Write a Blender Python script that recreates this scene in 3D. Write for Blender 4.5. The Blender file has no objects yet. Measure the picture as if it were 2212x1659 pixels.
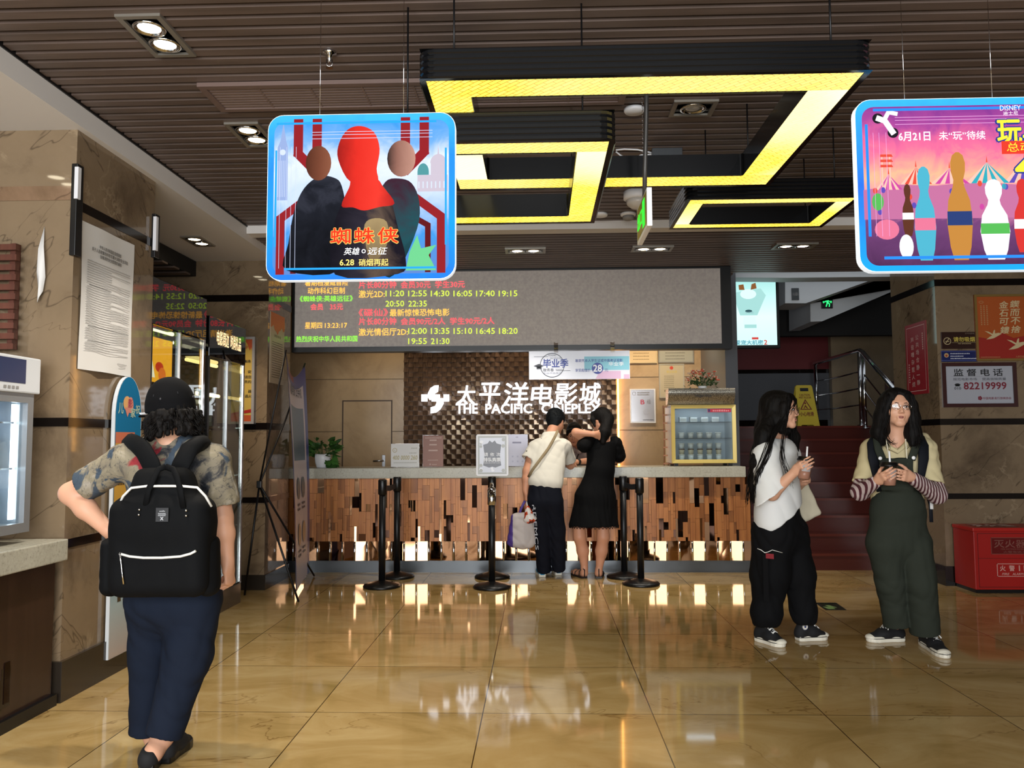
import bpy, bmesh, math, random
import numpy as np
from mathutils import Vector, Matrix, Euler

SC = bpy.context.scene
COL = SC.collection
W, H, FPX, EYE = 2212, 1659, 1770.0, 1.28

# ------------------------------------------------------------------ camera
_yaw, _pitch, _roll = math.radians(1.9), math.radians(4.04), math.radians(0.3)
_f = np.array([-math.sin(_yaw)*math.cos(_pitch), math.cos(_yaw)*math.cos(_pitch), math.sin(_pitch)])
_r0 = np.array([math.cos(_yaw), math.sin(_yaw), 0.0]); _u0 = np.cross(_r0, _f)
_r = _r0*math.cos(_roll) - _u0*math.sin(_roll)
_u = _u0*math.cos(_roll) + _r0*math.sin(_roll)
_C = np.array([0, 0, EYE])
cam_d = bpy.data.cameras.new('camera')
cam_d.sensor_fit = 'HORIZONTAL'; cam_d.sensor_width = 36.0; cam_d.lens = 36.0*FPX/W
cam_d.clip_start = 0.05; cam_d.clip_end = 200
cam = bpy.data.objects.new('camera', cam_d); COL.objects.link(cam)
cam.matrix_world = Matrix(((_r[0], _u[0], -_f[0], 0), (_r[1], _u[1], -_f[1], 0), (_r[2], _u[2], -_f[2], EYE), (0, 0, 0, 1)))
SC.camera = cam

# ------------------------------------------------------------------ world, exposure, daylight
SC.view_settings.view_transform = 'Standard'
SC.view_settings.look = 'None'
SC.view_settings.exposure = 0.45
SC.view_settings.gamma = 1.0
SC.view_settings.use_curve_mapping = False
wd = bpy.data.worlds.new('world'); SC.world = wd; wd.use_nodes = True
_bg = wd.node_tree.nodes['Background']
_bg.inputs[0].default_value = (0.86, 0.93, 1.0, 1); _bg.inputs[1].default_value = 0.55

def area_light(name, loc, target, size, power, col, sy=None):
    d = bpy.data.lights.new(name, 'AREA'); d.energy = power; d.color = col
    d.size = size
    if sy: d.shape = 'RECTANGLE'; d.size_y = sy
    o = bpy.data.objects.new(name, d); COL.objects.link(o)
    o.location = loc
    o.rotation_euler = (Vector(target)-Vector(loc)).to_track_quat('-Z', 'Y').to_euler()
    return o
def spot_light(name, loc, target, power, col, deg=80, blend=0.6, r=0.03):
    d = bpy.data.lights.new(name, 'SPOT'); d.energy = power; d.color = col
    d.spot_size = math.radians(deg); d.spot_blend = blend; d.shadow_soft_size = r
    o = bpy.data.objects.new(name, d); COL.objects.link(o); o.location = loc
    o.rotation_euler = (Vector(target)-Vector(loc)).to_track_quat('-Z', 'Y').to_euler()
    return o
# daylight coming in through the open street front behind the viewer
day = area_light('entrance_daylight', (-0.5, -2.3, 1.7), (-0.4, 6, 1.75), 5.6, 380, (0.95, 0.98, 1.0), 2.4)

# ------------------------------------------------------------------ pixel -> place on a known plane
def _ray(x, y): return _f + _r*((x-W/2)/FPX) - _u*((y-H/2)/FPX)
def aX(x, y, X): d = _ray(x, y); return _C + d*(X/d[0])
def aY(x, y, Y): d = _ray(x, y); return _C + d*(Y/d[1])
def aZ(x, y, Z): d = _ray(x, y); return _C + d*((Z-EYE)/d[2])

# ------------------------------------------------------------------ objects, tags
def tag(o, label=None, cat=None, group=None, kind=None):
    if label: o['label'] = label
    if cat: o['category'] = cat
    if group: o['group'] = group
    if kind: o['kind'] = kind
    return o
def thing(name, label, cat, loc=(0, 0, 0), rotz=0.0, group=None):
    o = bpy.data.objects.new(name, None); COL.objects.link(o)
    o.empty_display_size = 0.1
    o.location = tuple(float(v) for v in loc); o.rotation_euler = (0, 0, rotz)
    return tag(o, label, cat, group)
def link_mesh(name, verts, faces, mats, parent=None, mi=None, smooth=None, off=None):
    me = bpy.data.meshes.new(name)
    if off is not None:
        verts = [(v[0]-off[0], v[1]-off[1], v[2]-off[2]) for v in verts]
    me.from_pydata([tuple(map(float, v)) for v in verts], [], faces)
    for m in (mats if isinstance(mats, (list, tuple)) else [mats]): me.materials.append(m)
    if mi is not None: me.polygons.foreach_set('material_index', mi)
    if smooth is not None: me.polygons.foreach_set('use_smooth', smooth)
    me.update()
    o = bpy.data.objects.new(name, me); COL.objects.link(o)
    if parent: o.parent = parent
    return o

class MB:
    """collects shapes into one mesh; o = the thing whose base is the local origin when shapes are given in room coordinates"""
    def __init__(s, o=None):
        s.v = []; s.f = []; s.m = []; s.sm = []; s.M = None
        s.off = tuple(o.location) if o is not None and hasattr(o, 'location') else o
    def add(s, vs, fs, m=0, smooth=False):
        b = len(s.v)
        if s.M is not None: vs = [tuple(s.M @ Vector(tuple(map(float, v)))) for v in vs]
        s.v += [tuple(v) for v in vs]
        s.f += [tuple(i+b for i in f) for f in fs]
        s.m += [m]*len(fs); s.sm += [smooth]*len(fs)
        return s
    def box(s, x0, x1, y0, y1, z0, z1, m=0, bv=0.0):
        if bv <= 0:
            v = [(x, y, z) for z in (z0, z1) for y in (y0, y1) for x in (x0, x1)]
            f = [(0, 2, 3, 1), (4, 5, 7, 6), (0, 1, 5, 4), (2, 6, 7, 3), (0, 4, 6, 2), (1, 3, 7, 5)]
            return s.add(v, f, m)
        bm = bmesh.new(); bmesh.ops.create_cube(bm, size=1)
        for q in bm.verts:
            q.co = Vector(((x0+x1)/2+q.co.x*(x1-x0), (y0+y1)/2+q.co.y*(y1-y0), (z0+z1)/2+q.co.z*(z1-z0)))
        bmesh.ops.bevel(bm, geom=bm.edges[:], offset=bv, segments=2, affect='EDGES', profile=0.6)
        bm.verts.ensure_lookup_table()
        s.add([tuple(q.co) for q in bm.verts], [tuple(q.index for q in f.verts) for f in bm.faces], m)
        bm.free(); return s
    def obox(s, c, ax, ay, az, hx, hy, hz, m=0):
        c, ax, ay, az = map(lambda q: np.array(q, float), (c, ax, ay, az))
        v = [c+ax*hx*i+ay*hy*j+az*hz*k for k in (-1, 1) for j in (-1, 1) for i in (-1, 1)]
        f = [(0, 2, 3, 1), (4, 5, 7, 6), (0, 1, 5, 4), (2, 6, 7, 3), (0, 4, 6, 2), (1, 3, 7, 5)]
        return s.add(v, f, m)
    def quad(s, a, b, c, d, m=0): return s.add([a, b, c, d], [(0, 1, 2, 3)], m)
    def prism(s, poly, to3, depth, m=0):
        """poly in 2-D, to3(u, v, w) -> 3-D, from w=0 to w=depth"""
        n = len(poly)
        v = [to3(p[0], p[1], 0) for p in poly]+[to3(p[0], p[1], depth) for p in poly]
        f = [tuple(range(n-1, -1, -1)), tuple(range(n, 2*n))]
        f += [(i, (i+1) % n, n+(i+1) % n, n+i) for i in range(n)]
        return s.add(v, f, m)
    def tube(s, pts, r, seg=8, m=0, cap=True, flat=None):
        """round tube along pts; r number or list; flat=(vector, ratio) squashes along vector"""
        P = [np.array(p, float) for p in pts]; n = len(P)
        R = [r]*n if not hasattr(r, '__len__') else list(r)
        vs = []; fs = []
        t0 = P[1]-P[0]; t0 /= np.linalg.norm(t0)+1e-12
        a = np.array([0, 0, 1.0]) if abs(t0[2]) < 0.9 else np.array([1.0, 0, 0])
        nrm = np.cross(t0, a); nrm /= np.linalg.norm(nrm)
        for i in range(n):
            t = P[min(i+1, n-1)]-P[max(i-1, 0)]; t /= np.linalg.norm(t)+1e-12
            nrm = nrm-t*(nrm@t); nrm /= np.linalg.norm(nrm)+1e-12
            bn = np.cross(t, nrm)
            for k in range(seg):
                an = 2*math.pi*k/seg
                d = nrm*math.cos(an)+bn*math.sin(an)
                d = d*R[i]
                if flat is not None:
                    fv = np.array(flat[0], float); d = d-fv*(d@fv)*(1-flat[1])
                vs.append(P[i]+d)
        for i in range(n-1):
            for k in range(seg):
                k2 = (k+1) % seg
                fs.append((i*seg+k, i*seg+k2, (i+1)*seg+k2, (i+1)*seg+k))
        s.add(vs, fs, m, True)
        if cap:
            b = len(s.v)-n*seg
            s.f += [tuple(b+k for k in range(seg-1, -1, -1)), tuple(b+(n-1)*seg+k for k in range(seg))]
            s.m += [m, m]; s.sm += [False, False]
        return s
    def lathe(s, prof, c=(0, 0, 0), seg=24, m=0, smooth=True):
        """prof = [(radius, z)...] round the vertical through c"""
        vs = []; fs = []
        for (r, z) in prof:
            for k in range(seg):
                an = 2*math.pi*k/seg
                vs.append((c[0]+r*math.cos(an), c[1]+r*math.sin(an), c[2]+z))
        for i in range(len(prof)-1):
            for k in range(seg):
                k2 = (k+1) % seg
                fs.append((i*seg+k, i*seg+k2, (i+1)*seg+k2, (i+1)*seg+k))
        s.add(vs, fs, m, smooth)
        b = len(s.v)-len(vs)
        if prof[0][0] > 1e-6: s.f.append(tuple(b+k for k in range(seg-1, -1, -1))); s.m.append(m); s.sm.append(False)
        if prof[-1][0] > 1e-6: s.f.append(tuple(b+(len(prof)-1)*seg+k for k in range(seg))); s.m.append(m); s.sm.append(False)
        return s
    def ball(s, c, r, m=0, seg=12, rings=8):
        r = r if hasattr(r, '__len__') else (r, r, r)
        vs = [(c[0], c[1], c[2]-r[2])]; fs = []
        for i in range(1, rings):
            ph = -math.pi/2+math.pi*i/rings
            for k in range(seg):
                an = 2*math.pi*k/seg
                vs.append((c[0]+r[0]*math.cos(ph)*math.cos(an), c[1]+r[1]*math.cos(ph)*math.sin(an), c[2]+r[2]*math.sin(ph)))
        vs.append((c[0], c[1], c[2]+r[2])); top = len(vs)-1
        for k in range(seg):
            k2 = (k+1) % seg
            fs.append((0, 1+k2, 1+k)); fs.append((top, top-seg+k, top-seg+k2))
            for i in range(rings-2):
                a = 1+i*seg
                fs.append((a+k, a+k2, a+seg+k2, a+seg+k))
        return s.add(vs, fs, m, True)
    def build(s, name, mats, parent=None, label=None):
        o = link_mesh(name, s.v, s.f, mats, parent, s.m, s.sm, s.off)
        if label: o['label'] = label
        return o

def rrect(x0, x1, y0, y1, r, n=6):
    out = []
    for cx, cy, a0 in ((x1-r, y1-r, 0), (x0+r, y1-r, 90), (x0+r, y0+r, 180), (x1-r, y0+r, 270)):
        for i in range(n+1):
            a = math.radians(a0+90*i/n); out.append((cx+r*math.cos(a), cy+r*math.sin(a)))
    return out
def circ(cx, cy, rx, ry=None, n=20):
    ry = ry or rx
    return [(cx+rx*math.cos(2*math.pi*i/n), cy+ry*math.sin(2*math.pi*i/n)) for i in range(n)]

class Face:
    """a flat face in the room: u to the right, v up, w out of the face"""
    def __init__(s, org, u, v):
        s.o = np.array(org, float); s.u = np.array(u, float); s.u /= np.linalg.norm(s.u)
        s.v = np.array(v, float); s.v /= np.linalg.norm(s.v); s.w = np.cross(s.u, s.v)
    def __call__(s, u, v, w=0): return s.o+s.u*u+s.v*v+s.w*w
    def mat(s, u=0, v=0, w=0):
        p = s(u, v, w)
        return Matrix(((s.u[0], s.v[0], s.w[0], p[0]), (s.u[1], s.v[1], s.w[1], p[1]), (s.u[2], s.v[2], s.w[2], p[2]), (0, 0, 0, 1)))

_txt_cache = {}
def text_geo(string, bold=0.0, spacing=1.0, shear=0.0):
    key = (string, bold, spacing, shear)
    if key in _txt_cache: return _txt_cache[key]
    c = bpy.data.curves.new('t', 'FONT'); c.body = string; c.size = 1.0; c.offset = bold
    c.space_character = spacing; c.shear = shear; c.resolution_u = 2
    o = bpy.data.objects.new('t', c); COL.objects.link(o)
    dg = bpy.context.evaluated_depsgraph_get(); dg.update()
    me = bpy.data.meshes.new_from_object(o.evaluated_get(dg))
    vs = np.array([v.co[:] for v in me.vertices]).reshape(-1, 3); fs = [tuple(p.vertices) for p in me.polygons]
    bpy.data.meshes.remove(me); bpy.data.objects.remove(o); bpy.data.curves.remove(c)
    if len(vs):
        lo = vs.min(0); hi = vs.max(0); vs = vs-lo; sz = hi-lo
    else: sz = np.array([1, 1, 0.0])
    _txt_cache[key] = (vs, fs, sz); return _txt_cache[key]
def put_text(mb, face, string, u0, v0, u1, v1, w=0.002, bold=0.0, m=0, spacing=1.0, keep=None, shear=0.0, thick=0.0, mirror=False):
    """letters filling the box u0..u1 x v0..v1 of a face (keep='l'/'c': keep letter proportions, fitted by height)"""
    if bold > 0:
        b_ = min(bold, .03)*(v1-v0)*.9
        for i, (p, r_) in enumerate(((-1, -1), (1, -1), (1, 1), (-1, 1))):
            put_text(mb, face, string, u0+p*b_, v0+r_*b_, u1+p*b_, v1+r_*b_, w+.00004*i, 0.0, m, spacing, keep, shear, thick)
        return
    vs, fs, sz = text_geo(string, 0.0, spacing, shear)
    if not len(vs): return
    if string == '一': v0, v1 = v0+(v1-v0)*.42, v0+(v1-v0)*.56
    sx = (u1-u0)/max(sz[0], 1e-6); sy = (v1-v0)/max(sz[1], 1e-6)
    if keep:
        sx = sy; wd_ = sx*sz[0]
        if keep == 'c': u0 = (u0+u1)/2-wd_/2
    P = [face(u0+a[0]*sx, v0+a[1]*sy, w) for a in vs]
    if thick > 0:
        n = len(P); Q = [face(u0+a[0]*sx, v0+a[1]*sy, w-thick) for a in vs]
        cnt = {}
        for f in fs:
            for i in range(len(f)):
                a, b = f[i], f[(i+1) % len(f)]; cnt[(a, b)] = 1
        sides = [(b, a, a+n, b+n) for (a, b) in cnt if (b, a) not in cnt]
        mb.add(P+Q, fs+sides, m)
    else: mb.add(P, fs, m)
def text_lines(mb, face, u0, u1, v, hgt, rng, m=0, w=0.002):
    """a row of print too small to read: short dashes the size of characters"""
    u = u0
    while u < u1-hgt*0.5:
        l = hgt*rng.uniform(0.6, 1.0)
        mb.add([face(u, v, w), face(min(u+l, u1), v, w), face(min(u+l, u1), v+hgt*rng.uniform(0.55, 0.9), w), face(u, v+hgt*0.7, w)], [(0, 1, 2, 3)], m)
        u += l+hgt*0.28

# ------------------------------------------------------------------ materials
def lin(c):
    if isinstance(c, str):
        c = [int(c[i:i+2], 16)/255 for i in (0, 2, 4)]
        return tuple(x/12.92 if x <= 0.04045 else ((x+0.055)/1.055)**2.4 for x in c)
    return tuple(c)
def mat(name, col, rough=0.5, metal=0.0, emit=0.0, ecol=None, spec=0.5, trans=0.0, alpha=1.0, coat=0.0, ior=1.45):
    m = bpy.data.materials.new(name); m.use_nodes = True
    b = m.node_tree.nodes['Principled BSDF']; I = b.inputs
    c = lin(col)+(1,)
    I['Base Color'].default_value = c; I['Roughness'].default_value = rough; I['Metallic'].default_value = metal
    I['Specular IOR Level'].default_value = spec; I['IOR'].default_value = ior
    if emit > 0:
        I['Emission Color'].default_value = (lin(ecol)+(1,)) if ecol else c; I['Emission Strength'].default_value = emit
    if trans: I['Transmission Weight'].default_value = trans
    if alpha < 1: I['Alpha'].default_value = alpha
    if coat: I['Coat Weight'].default_value = coat; I['Coat Roughness'].default_value = 0.05
    return m
class NT:
    """small helper for node graphs"""
    def __init__(s, m): s.t = m.node_tree; s.b = s.t.nodes['Principled BSDF']
    def n(s, typ, **kw):
        q = s.t.nodes.new(typ)
        for k, v in kw.items():
            if k in q.inputs.keys() and not hasattr(q, k): q.inputs[k].default_value = v
            else: setattr(q, k, v)
        return q
    def l(s, a, b): s.t.links.new(a, b)
    def coord(s, scale=(1, 1, 1), kind='Object', loc=(0, 0, 0), rot=(0, 0, 0)):
        c = s.n('ShaderNodeTexCoord'); mp = s.n('ShaderNodeMapping')
        mp.inputs['Scale'].default_value = scale; mp.inputs['Location'].default_value = loc; mp.inputs['Rotation'].default_value = rot
        s.l(c.outputs[kind], mp.inputs[0]); return mp.outputs[0]
    def noise(s, vec, scale, detail=4, rough=0.55, dist=0.0):
        q = s.n('ShaderNodeTexNoise'); q.inputs['Scale'].default_value = scale; q.inputs['Detail'].default_value = detail
        q.inputs['Roughness'].default_value = rough; q.inputs['Distortion'].default_value = dist
        s.l(vec, q.inputs['Vector']); return q.outputs['Fac']
    def ramp(s, fac, stops, const=False):
        q = s.n('ShaderNodeValToRGB'); e = q.color_ramp.elements
        if const: q.color_ramp.interpolation = 'CONSTANT'
        while len(e) < len(stops): e.new(0.5)
        for i, (p, c) in enumerate(stops):
            e[i].position = p; e[i].color = (lin(c) if not isinstance(c, float) else (c, c, c))+(1,)
        s.l(fac, q.inputs[0]); return q.outputs[0]
    def mix(s, fac, a, b, mode='MIX'):
        q = s.n('ShaderNodeMix'); q.data_type = 'RGBA'; q.blend_type = mode
        for v, k in ((fac, 0), (a, 6), (b, 7)):
            if hasattr(v, 'is_output') or hasattr(v, 'links'): s.l(v, q.inputs[k])
            elif k == 0: q.inputs[0].default_value = v
            else: q.inputs[k].default_value = lin(v)+(1,)
        return q.outputs[2]
    def math(s, op, a, b=0.0):
        q = s.n('ShaderNodeMath'); q.operation = op
        for v, k in ((a, 0), (b, 1)):
            if hasattr(v, 'links'): s.l(v, q.inputs[k])
            else: q.inputs[k].default_value = v
        return q.outputs[0]
    def xyz(s, vec):
        q = s.n('ShaderNodeSeparateXYZ'); s.l(vec, q.inputs[0]); return q.outputs
    def bump(s, h, strength=0.2, dist=0.01):
        q = s.n('ShaderNodeBump'); q.inputs['Strength'].default_value = strength; q.inputs['Distance'].default_value = dist
        s.l(h, q.inputs['Height']); s.l(q.outputs[0], s.b.inputs['Normal'])
    def base(s, c): s.l(c, s.b.inputs['Base Color'])
    def emis(s, c, st=1.0):
        s.l(c, s.b.inputs['Emission Color']); s.b.inputs['Emission Strength'].default_value = st

def marble(name, base, dark, vein, rough=0.12, scale=1.0, seed=0.0, band=0.22, crack=True):
    """polished stone: cloudy ground, dark slanting cracks, a few pale chipped seams"""
    m = mat(name, base, rough); g = NT(m)
    v = g.coord((scale,)*3, loc=(seed, seed*1.7, seed*0.6), rot=(0.5, 0.4, 0.6))
    n1 = g.noise(v, 1.8, 7, 0.66, 0.5)
    c = g.ramp(n1, [(0.30, dark), (0.50, base), (0.72, tuple(min(1, x*1.12) for x in lin(base)))])
    s0 = g.coord(loc=(seed*2, 0, seed), rot=(0.75, 0.62, 0.0))
    mp = g.n('ShaderNodeMapping'); mp.inputs['Scale'].default_value = (scale*0.28, scale*0.5, scale*1.7); g.l(s0, mp.inputs[0]); s1 = mp.outputs[0]
    n3 = g.noise(s1, 1.1, 5, 0.6, 0.2)
    k3 = g.ramp(g.math('ABSOLUTE', g.math('SUBTRACT', n3, 0.5)), [(0.0, 1.0), (0.0045, 0.0)])
    if crack:
        c = g.mix(g.math('MULTIPLY', k3, 0.7), c, tuple(x*0.45 for x in lin(dark)))
        n4 = g.noise(s1, 2.2, 4, 0.6, 0.25)
        k4 = g.ramp(g.math('ABSOLUTE', g.math('SUBTRACT', n4, 0.46)), [(0.0, 1.0), (0.003, 0.0)])
        c = g.mix(g.math('MULTIPLY', k4, 0.45), c, tuple(x*0.5 for x in lin(dark)))
    n2 = g.noise(v, 0.8, 8, 0.62, 0.9)
    k = g.ramp(g.math('ABSOLUTE', g.math('SUBTRACT', n2, 0.5)), [(0.0, 1.0), (0.012, 0.0)])
    mk = g.ramp(g.noise(v, 1.6, 2, 0.5), [(0.50, 0.0), (0.60, 1.0)])
    c = g.mix(g.math('MULTIPLY', g.math('MULTIPLY', k, mk), band*2.4), c, vein)
    g.base(c); return m

M = {}
M['marble'] = marble('brown_marble', '7c6a54', '574838', '9f8c72', 0.05, 0.9, 3.1)
M['tan_wall'] = marble('tan_stone', 'b79c78', '9d8262', 'c3aa86', 0.22, 0.8, 7.7, 0.1, False)
M['black_stone'] = mat('black_stone', '120d0b', 0.08)
M['plinth'] = mat('dark_plinth', '2c2620', 0.15)
M['white_paint'] = mat('white_paint', 'd4d0cc', 0.6)
M['grey_paint'] = mat('grey_paint', 'b9bcbe', 0.65)
M['red_wall'] = mat('dark_red_paint', '66181a', 0.55)
M['dado'] = mat('grey_dado_stone', '55565a', 0.3)
M['stair'] = mat('dark_red_stone', '4d211b', 0.25)
M['black'] = mat('black_plastic', '0b0b0c', 0.35)
M['black_gloss'] = mat('black_gloss', '08080a', 0.02)
M['black_metal'] = mat('black_metal', '101012', 0.4, 0.2)
M['steel'] = mat('brushed_steel', 'b9babd', 0.28, 1.0)
M['chrome'] = mat('chrome', 'd8d8da', 0.08, 1.0)
M['kick'] = mat('grey_kick_plate', '585b5e', 0.3, 0.65)
M['white'] = mat('white_plastic', 'e6e6e8', 0.35)
M['paper'] = mat('white_paper', 'd7d5d2', 0.6)
M['ink'] = mat('black_ink', '1a1a1c', 0.6)
M['greyink'] = mat('grey_ink', '8b8987', 0.6)
M['gold'] = mat('pale_gold', 'c8ac5e', 0.35, 0.35)
M['glass'] = mat('clear_glass', 'ffffff', 0.0, 0, trans=1.0, ior=1.03)
def thin_glass(name, tint, refl=0.05, top=0.75):
    m = bpy.data.materials.new(name); m.use_nodes = True; t = m.node_tree; t.nodes.clear()
    o = t.nodes.new('ShaderNodeOutputMaterial'); mx = t.nodes.new('ShaderNodeMixShader')
    tr = t.nodes.new('ShaderNodeBsdfTransparent'); gl = t.nodes.new('ShaderNodeBsdfGlossy'); lw = t.nodes.new('ShaderNodeLayerWeight')
    tr.inputs[0].default_value = lin(tint)+(1,); gl.inputs['Roughness'].default_value = 0.0; lw.inputs[0].default_value = 0.5
    pw = t.nodes.new('ShaderNodeMath'); pw.operation = 'POWER'; pw.inputs[1].default_value = 4.0
    ad = t.nodes.new('ShaderNodeMath'); ad.operation = 'MULTIPLY_ADD'; ad.inputs[1].default_value = top; ad.inputs[2].default_value = refl; ad.use_clamp = True
    t.links.new(lw.outputs['Facing'], pw.inputs[0]); t.links.new(pw.outputs[0], ad.inputs[0]); t.links.new(ad.outputs[0], mx.inputs[0])
    t.links.new(tr.outputs[0], mx.inputs[1]); t.links.new(gl.outputs[0], mx.inputs[2]); t.links.new(mx.outputs[0], o.inputs[0])
    return m
M['pane'] = thin_glass('showcase_glass', 'e8eeea', 0.06)
M['door_pane'] = thin_glass('cooler_glass', 'eef4f6', 0.03)
M['cup_plastic'] = thin_glass('cup_plastic', 'e8e4e0', 0.05)
M['lens'] = thin_glass('spectacle_lens', 'f4f4f4', 0.06)

# ceiling slats
m = mat('brown_slat', '5c4d44', 0.45); g = NT(m)
v = g.coord((0.6, 6, 6)); g.base(g.ramp(g.noise(v, 2.0, 4), [(0.3, '4c3f37'), (0.7, '685850')])); M['slat'] = m
M['slat_dark'] = mat('slat_backing', '120f0d', 0.8)
# floor: polished amber stone tiles
m = mat('amber_floor_tile', 'c79d5c', 0.06, spec=0.55); g = NT(m)
v = g.coord((1, 1, 1)); x, y, z = g.xyz(v)
tx = g.math('DIVIDE', g.math('ADD', x, 0.278+8*0.8), 0.8); ty = g.math('DIVIDE', g.math('ADD', y, -3.97+8*0.8), 0.8)
fx = g.math('FRACT', tx); fy = g.math('FRACT', ty)
def edge(f): return g.math('MINIMUM', f, g.math('SUBTRACT', 1.0, f))
gr = g.math('LESS_THAN', g.math('MINIMUM', edge(fx), edge(fy)), 0.0032)
cmb = g.n('ShaderNodeCombineXYZ'); g.l(g.math('FLOOR', tx), cmb.inputs[0]); g.l(g.math('FLOOR', ty), cmb.inputs[1])
wn = g.n('ShaderNodeTexWhiteNoise'); g.l(cmb.outputs[0], wn.inputs['Vector'])
vo = g.n('ShaderNodeVectorMath'); vo.operation = 'MULTIPLY_ADD'; g.l(wn.outputs['Color'], vo.inputs[0]); vo.inputs[1].default_value = (9, 9, 9); g.l(v, vo.inputs[2])
vv = g.n('ShaderNodeMapping'); vv.inputs['Rotation'].default_value = (0, 0, 0.5); vv.inputs['Scale'].default_value = (1.0, 1.9, 1); g.l(vo.outputs[0], vv.inputs[0])
n1 = g.noise(vv.outputs[0], 1.5, 7, 0.62, 0.9)
c = g.ramp(n1, [(0.28, '8f7644'), (0.48, 'ab8f5c'), (0.72, 'bfa776')])
n2 = g.noise(vv.outputs[0], 0.9, 5, 0.55, 1.2)
k = g.ramp(g.math('ABSOLUTE', g.math('SUBTRACT', n2, 0.5)), [(0.0, 1.0), (0.008, 0.0)])
msk = g.ramp(g.noise(vo.outputs[0], 1.1, 2), [(0.5, 0.0), (0.62, 1.0)])
c = g.mix(g.math('MULTIPLY', g.math('MULTIPLY', k, msk), 0.8), c, '6e5026')
c = g.mix(g.math('MULTIPLY', wn.outputs['Value'], 0.16), c, 'b08345')
c = g.mix(gr, c, '4a371d'); g.base(c); M['floor'] = m
# counter tops
m = mat('speckled_terrazzo', 'a9a69b', 0.25); g = NT(m); v = g.coord()
c = g.ramp(g.noise(v, 60, 3, 0.7), [(0.30, '6f6c60'), (0.42, 'a3a091'), (0.75, 'b5b2a4')])
g.base(g.mix(0.25, c, g.ramp(g.noise(v, 6, 3), [(0.3, '8d8a7b'), (0.7, 'c0bdb0')]))); M['terrazzo'] = m
# counter front blocks
def woodish(name, a, b, rough, metal=0.0):
    m = mat(name, a, rough, metal); g = NT(m); v = g.coord((30, 30, 2.2))
    g.base(g.ramp(g.noise(v, 1.0, 4), [(0.3, a), (0.7, b)])); return m
M['block'] = woodish('copper_wood_block', '8e5428', 'b4753e', 0.32, 0.2)
M['block2'] = woodish('dark_copper_block', '74421e', '9a6232', 0.30, 0.2)
M['dark_mirror'] = mat('dark_bronze_mirror', '2a1a12', 0.05, 0.9)
M['rose_mirror'] = mat('rose_gold_mirror', 'b98c68', 0.04, 1.0)
M['weave'] = woodish('brown_weave_block', '54402f', '6e5543', 0.25)
M['dark_wood'] = woodish('dark_counter_panel', '2a1b15', '36241c', 0.2)
M['lattice'] = woodish('reddish_lattice_wood', '4c2a20', '62382b', 0.4)
def emis(name, col, st=1.0, base='050505'):
    return mat(name, base, 0.7, 0, st, col, spec=0.0)
M['lamp'] = emis('lamp_glow', 'fff1d0', 14)
M['sign_white'] = emis('sign_glow', 'f4f8ff', 2.0)
M['sign_side'] = emis('sign_side_glow', 'dfe9ff', 0.9)
M['led_red'] = emis('led_red', 'ff4a52', 1.5); M['led_green'] = emis('led_green', '8cff3a', 1.25); M['led_yel'] = emis('led_yellow', 'ffb648', 1.4)
M['led_lime'] = emis('led_lime', 'c8e848', 1.2)
# LED board face: fine pixel grid, faint grey glow added to brighten it
m = mat('led_board_face', '6e6763', 0.7); g = NT(m); v = g.coord((1, 1, 1)); x, y, z = g.xyz(v)
vv = g.coord((1, 1, 1)); nn = g.noise(vv, 40, 2, 0.6)
c = g.ramp(nn, [(0.35, '9c948f'), (0.65, 'aaa29b')])
sx = g.math('LESS_THAN', g.math('FRACT', g.math('MULTIPLY', x, 6.25)), 0.02); sz = g.math('LESS_THAN', g.math('FRACT', g.math('MULTIPLY', z, 6.25)), 0.02)
g.base(g.mix(g.math('MULTIPLY', g.math('MAXIMUM', sx, sz), 0.25), c, '7a7470')); g.b.inputs['Emission Color'].default_value = lin('7a736e')+(1,); g.b.inputs['Emission Strength'].default_value = 0.15; M['led_face'] = m
# woven yellow lamp panels
def woven_glow(name, st, hot):
    m = mat(name, 'e8c83c', 0.5); g = NT(m); v = g.coord((1, 1, 1), rot=(0, 0, math.radians(45)))
    br = g.n('ShaderNodeTexBrick'); g.l(v, br.inputs['Vector']); br.inputs['Scale'].default_value = 17
    br.inputs['Color1'].default_value = lin('ffec62')+(1,); br.inputs['Color2'].default_value = lin('fce04a')+(1,); br.inputs['Mortar'].default_value = lin('a87c1c')+(1,)
    br.inputs['Mortar Size'].default_value = 0.032; br.inputs['Brick Width'].default_value = 1.0; br.inputs['Row Height'].default_value = 0.36
    k = g.ramp(g.noise(g.coord((1.2, 0.8, 1)), 1.1, 1, 0.4), [(0.42, 0.0), (0.60, 1.0)])
    c = g.mix(g.math('MULTIPLY', k, hot), br.outputs['Color'], 'fff6cc')
    g.base(br.outputs['Color']); g.emis(c, st); return m
M['woven'] = woven_glow('woven_lamp_panel', 0.9, 0.25)
M['woven_hot'] = woven_glow('woven_lamp_panel_bright', 1.15, 0.95)
M['skin'] = mat('skin_light', 'cc9a7e', 0.5); M['skin2'] = mat('skin_warm', 'c98f70', 0.5)
for k in ('skin', 'skin2'):
    b = M[k].node_tree.nodes['Principled BSDF'].inputs
    b['Subsurface Weight'].default_value = 0.08; b['Subsurface Radius'].default_value = (0.012, 0.005, 0.003)
M['lip'] = mat('lip', 'a86a5e', 0.5); M['hair'] = mat('black_hair', '080706', 0.65, spec=0.16); M['eye_w'] = mat('eye_white', 'd8d4d0', 0.3); M['eye_d'] = mat('eye_dark', '140c08', 0.15)

g = NT(M['hair']); nz = g.noise(g.coord((150, 150, 5)), 1.0, 3, 0.6); g.bump(nz, 0.55, 0.004); g.base(g.ramp(nz, [(0.35, '050404'), (0.7, '14100e')]))
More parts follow.
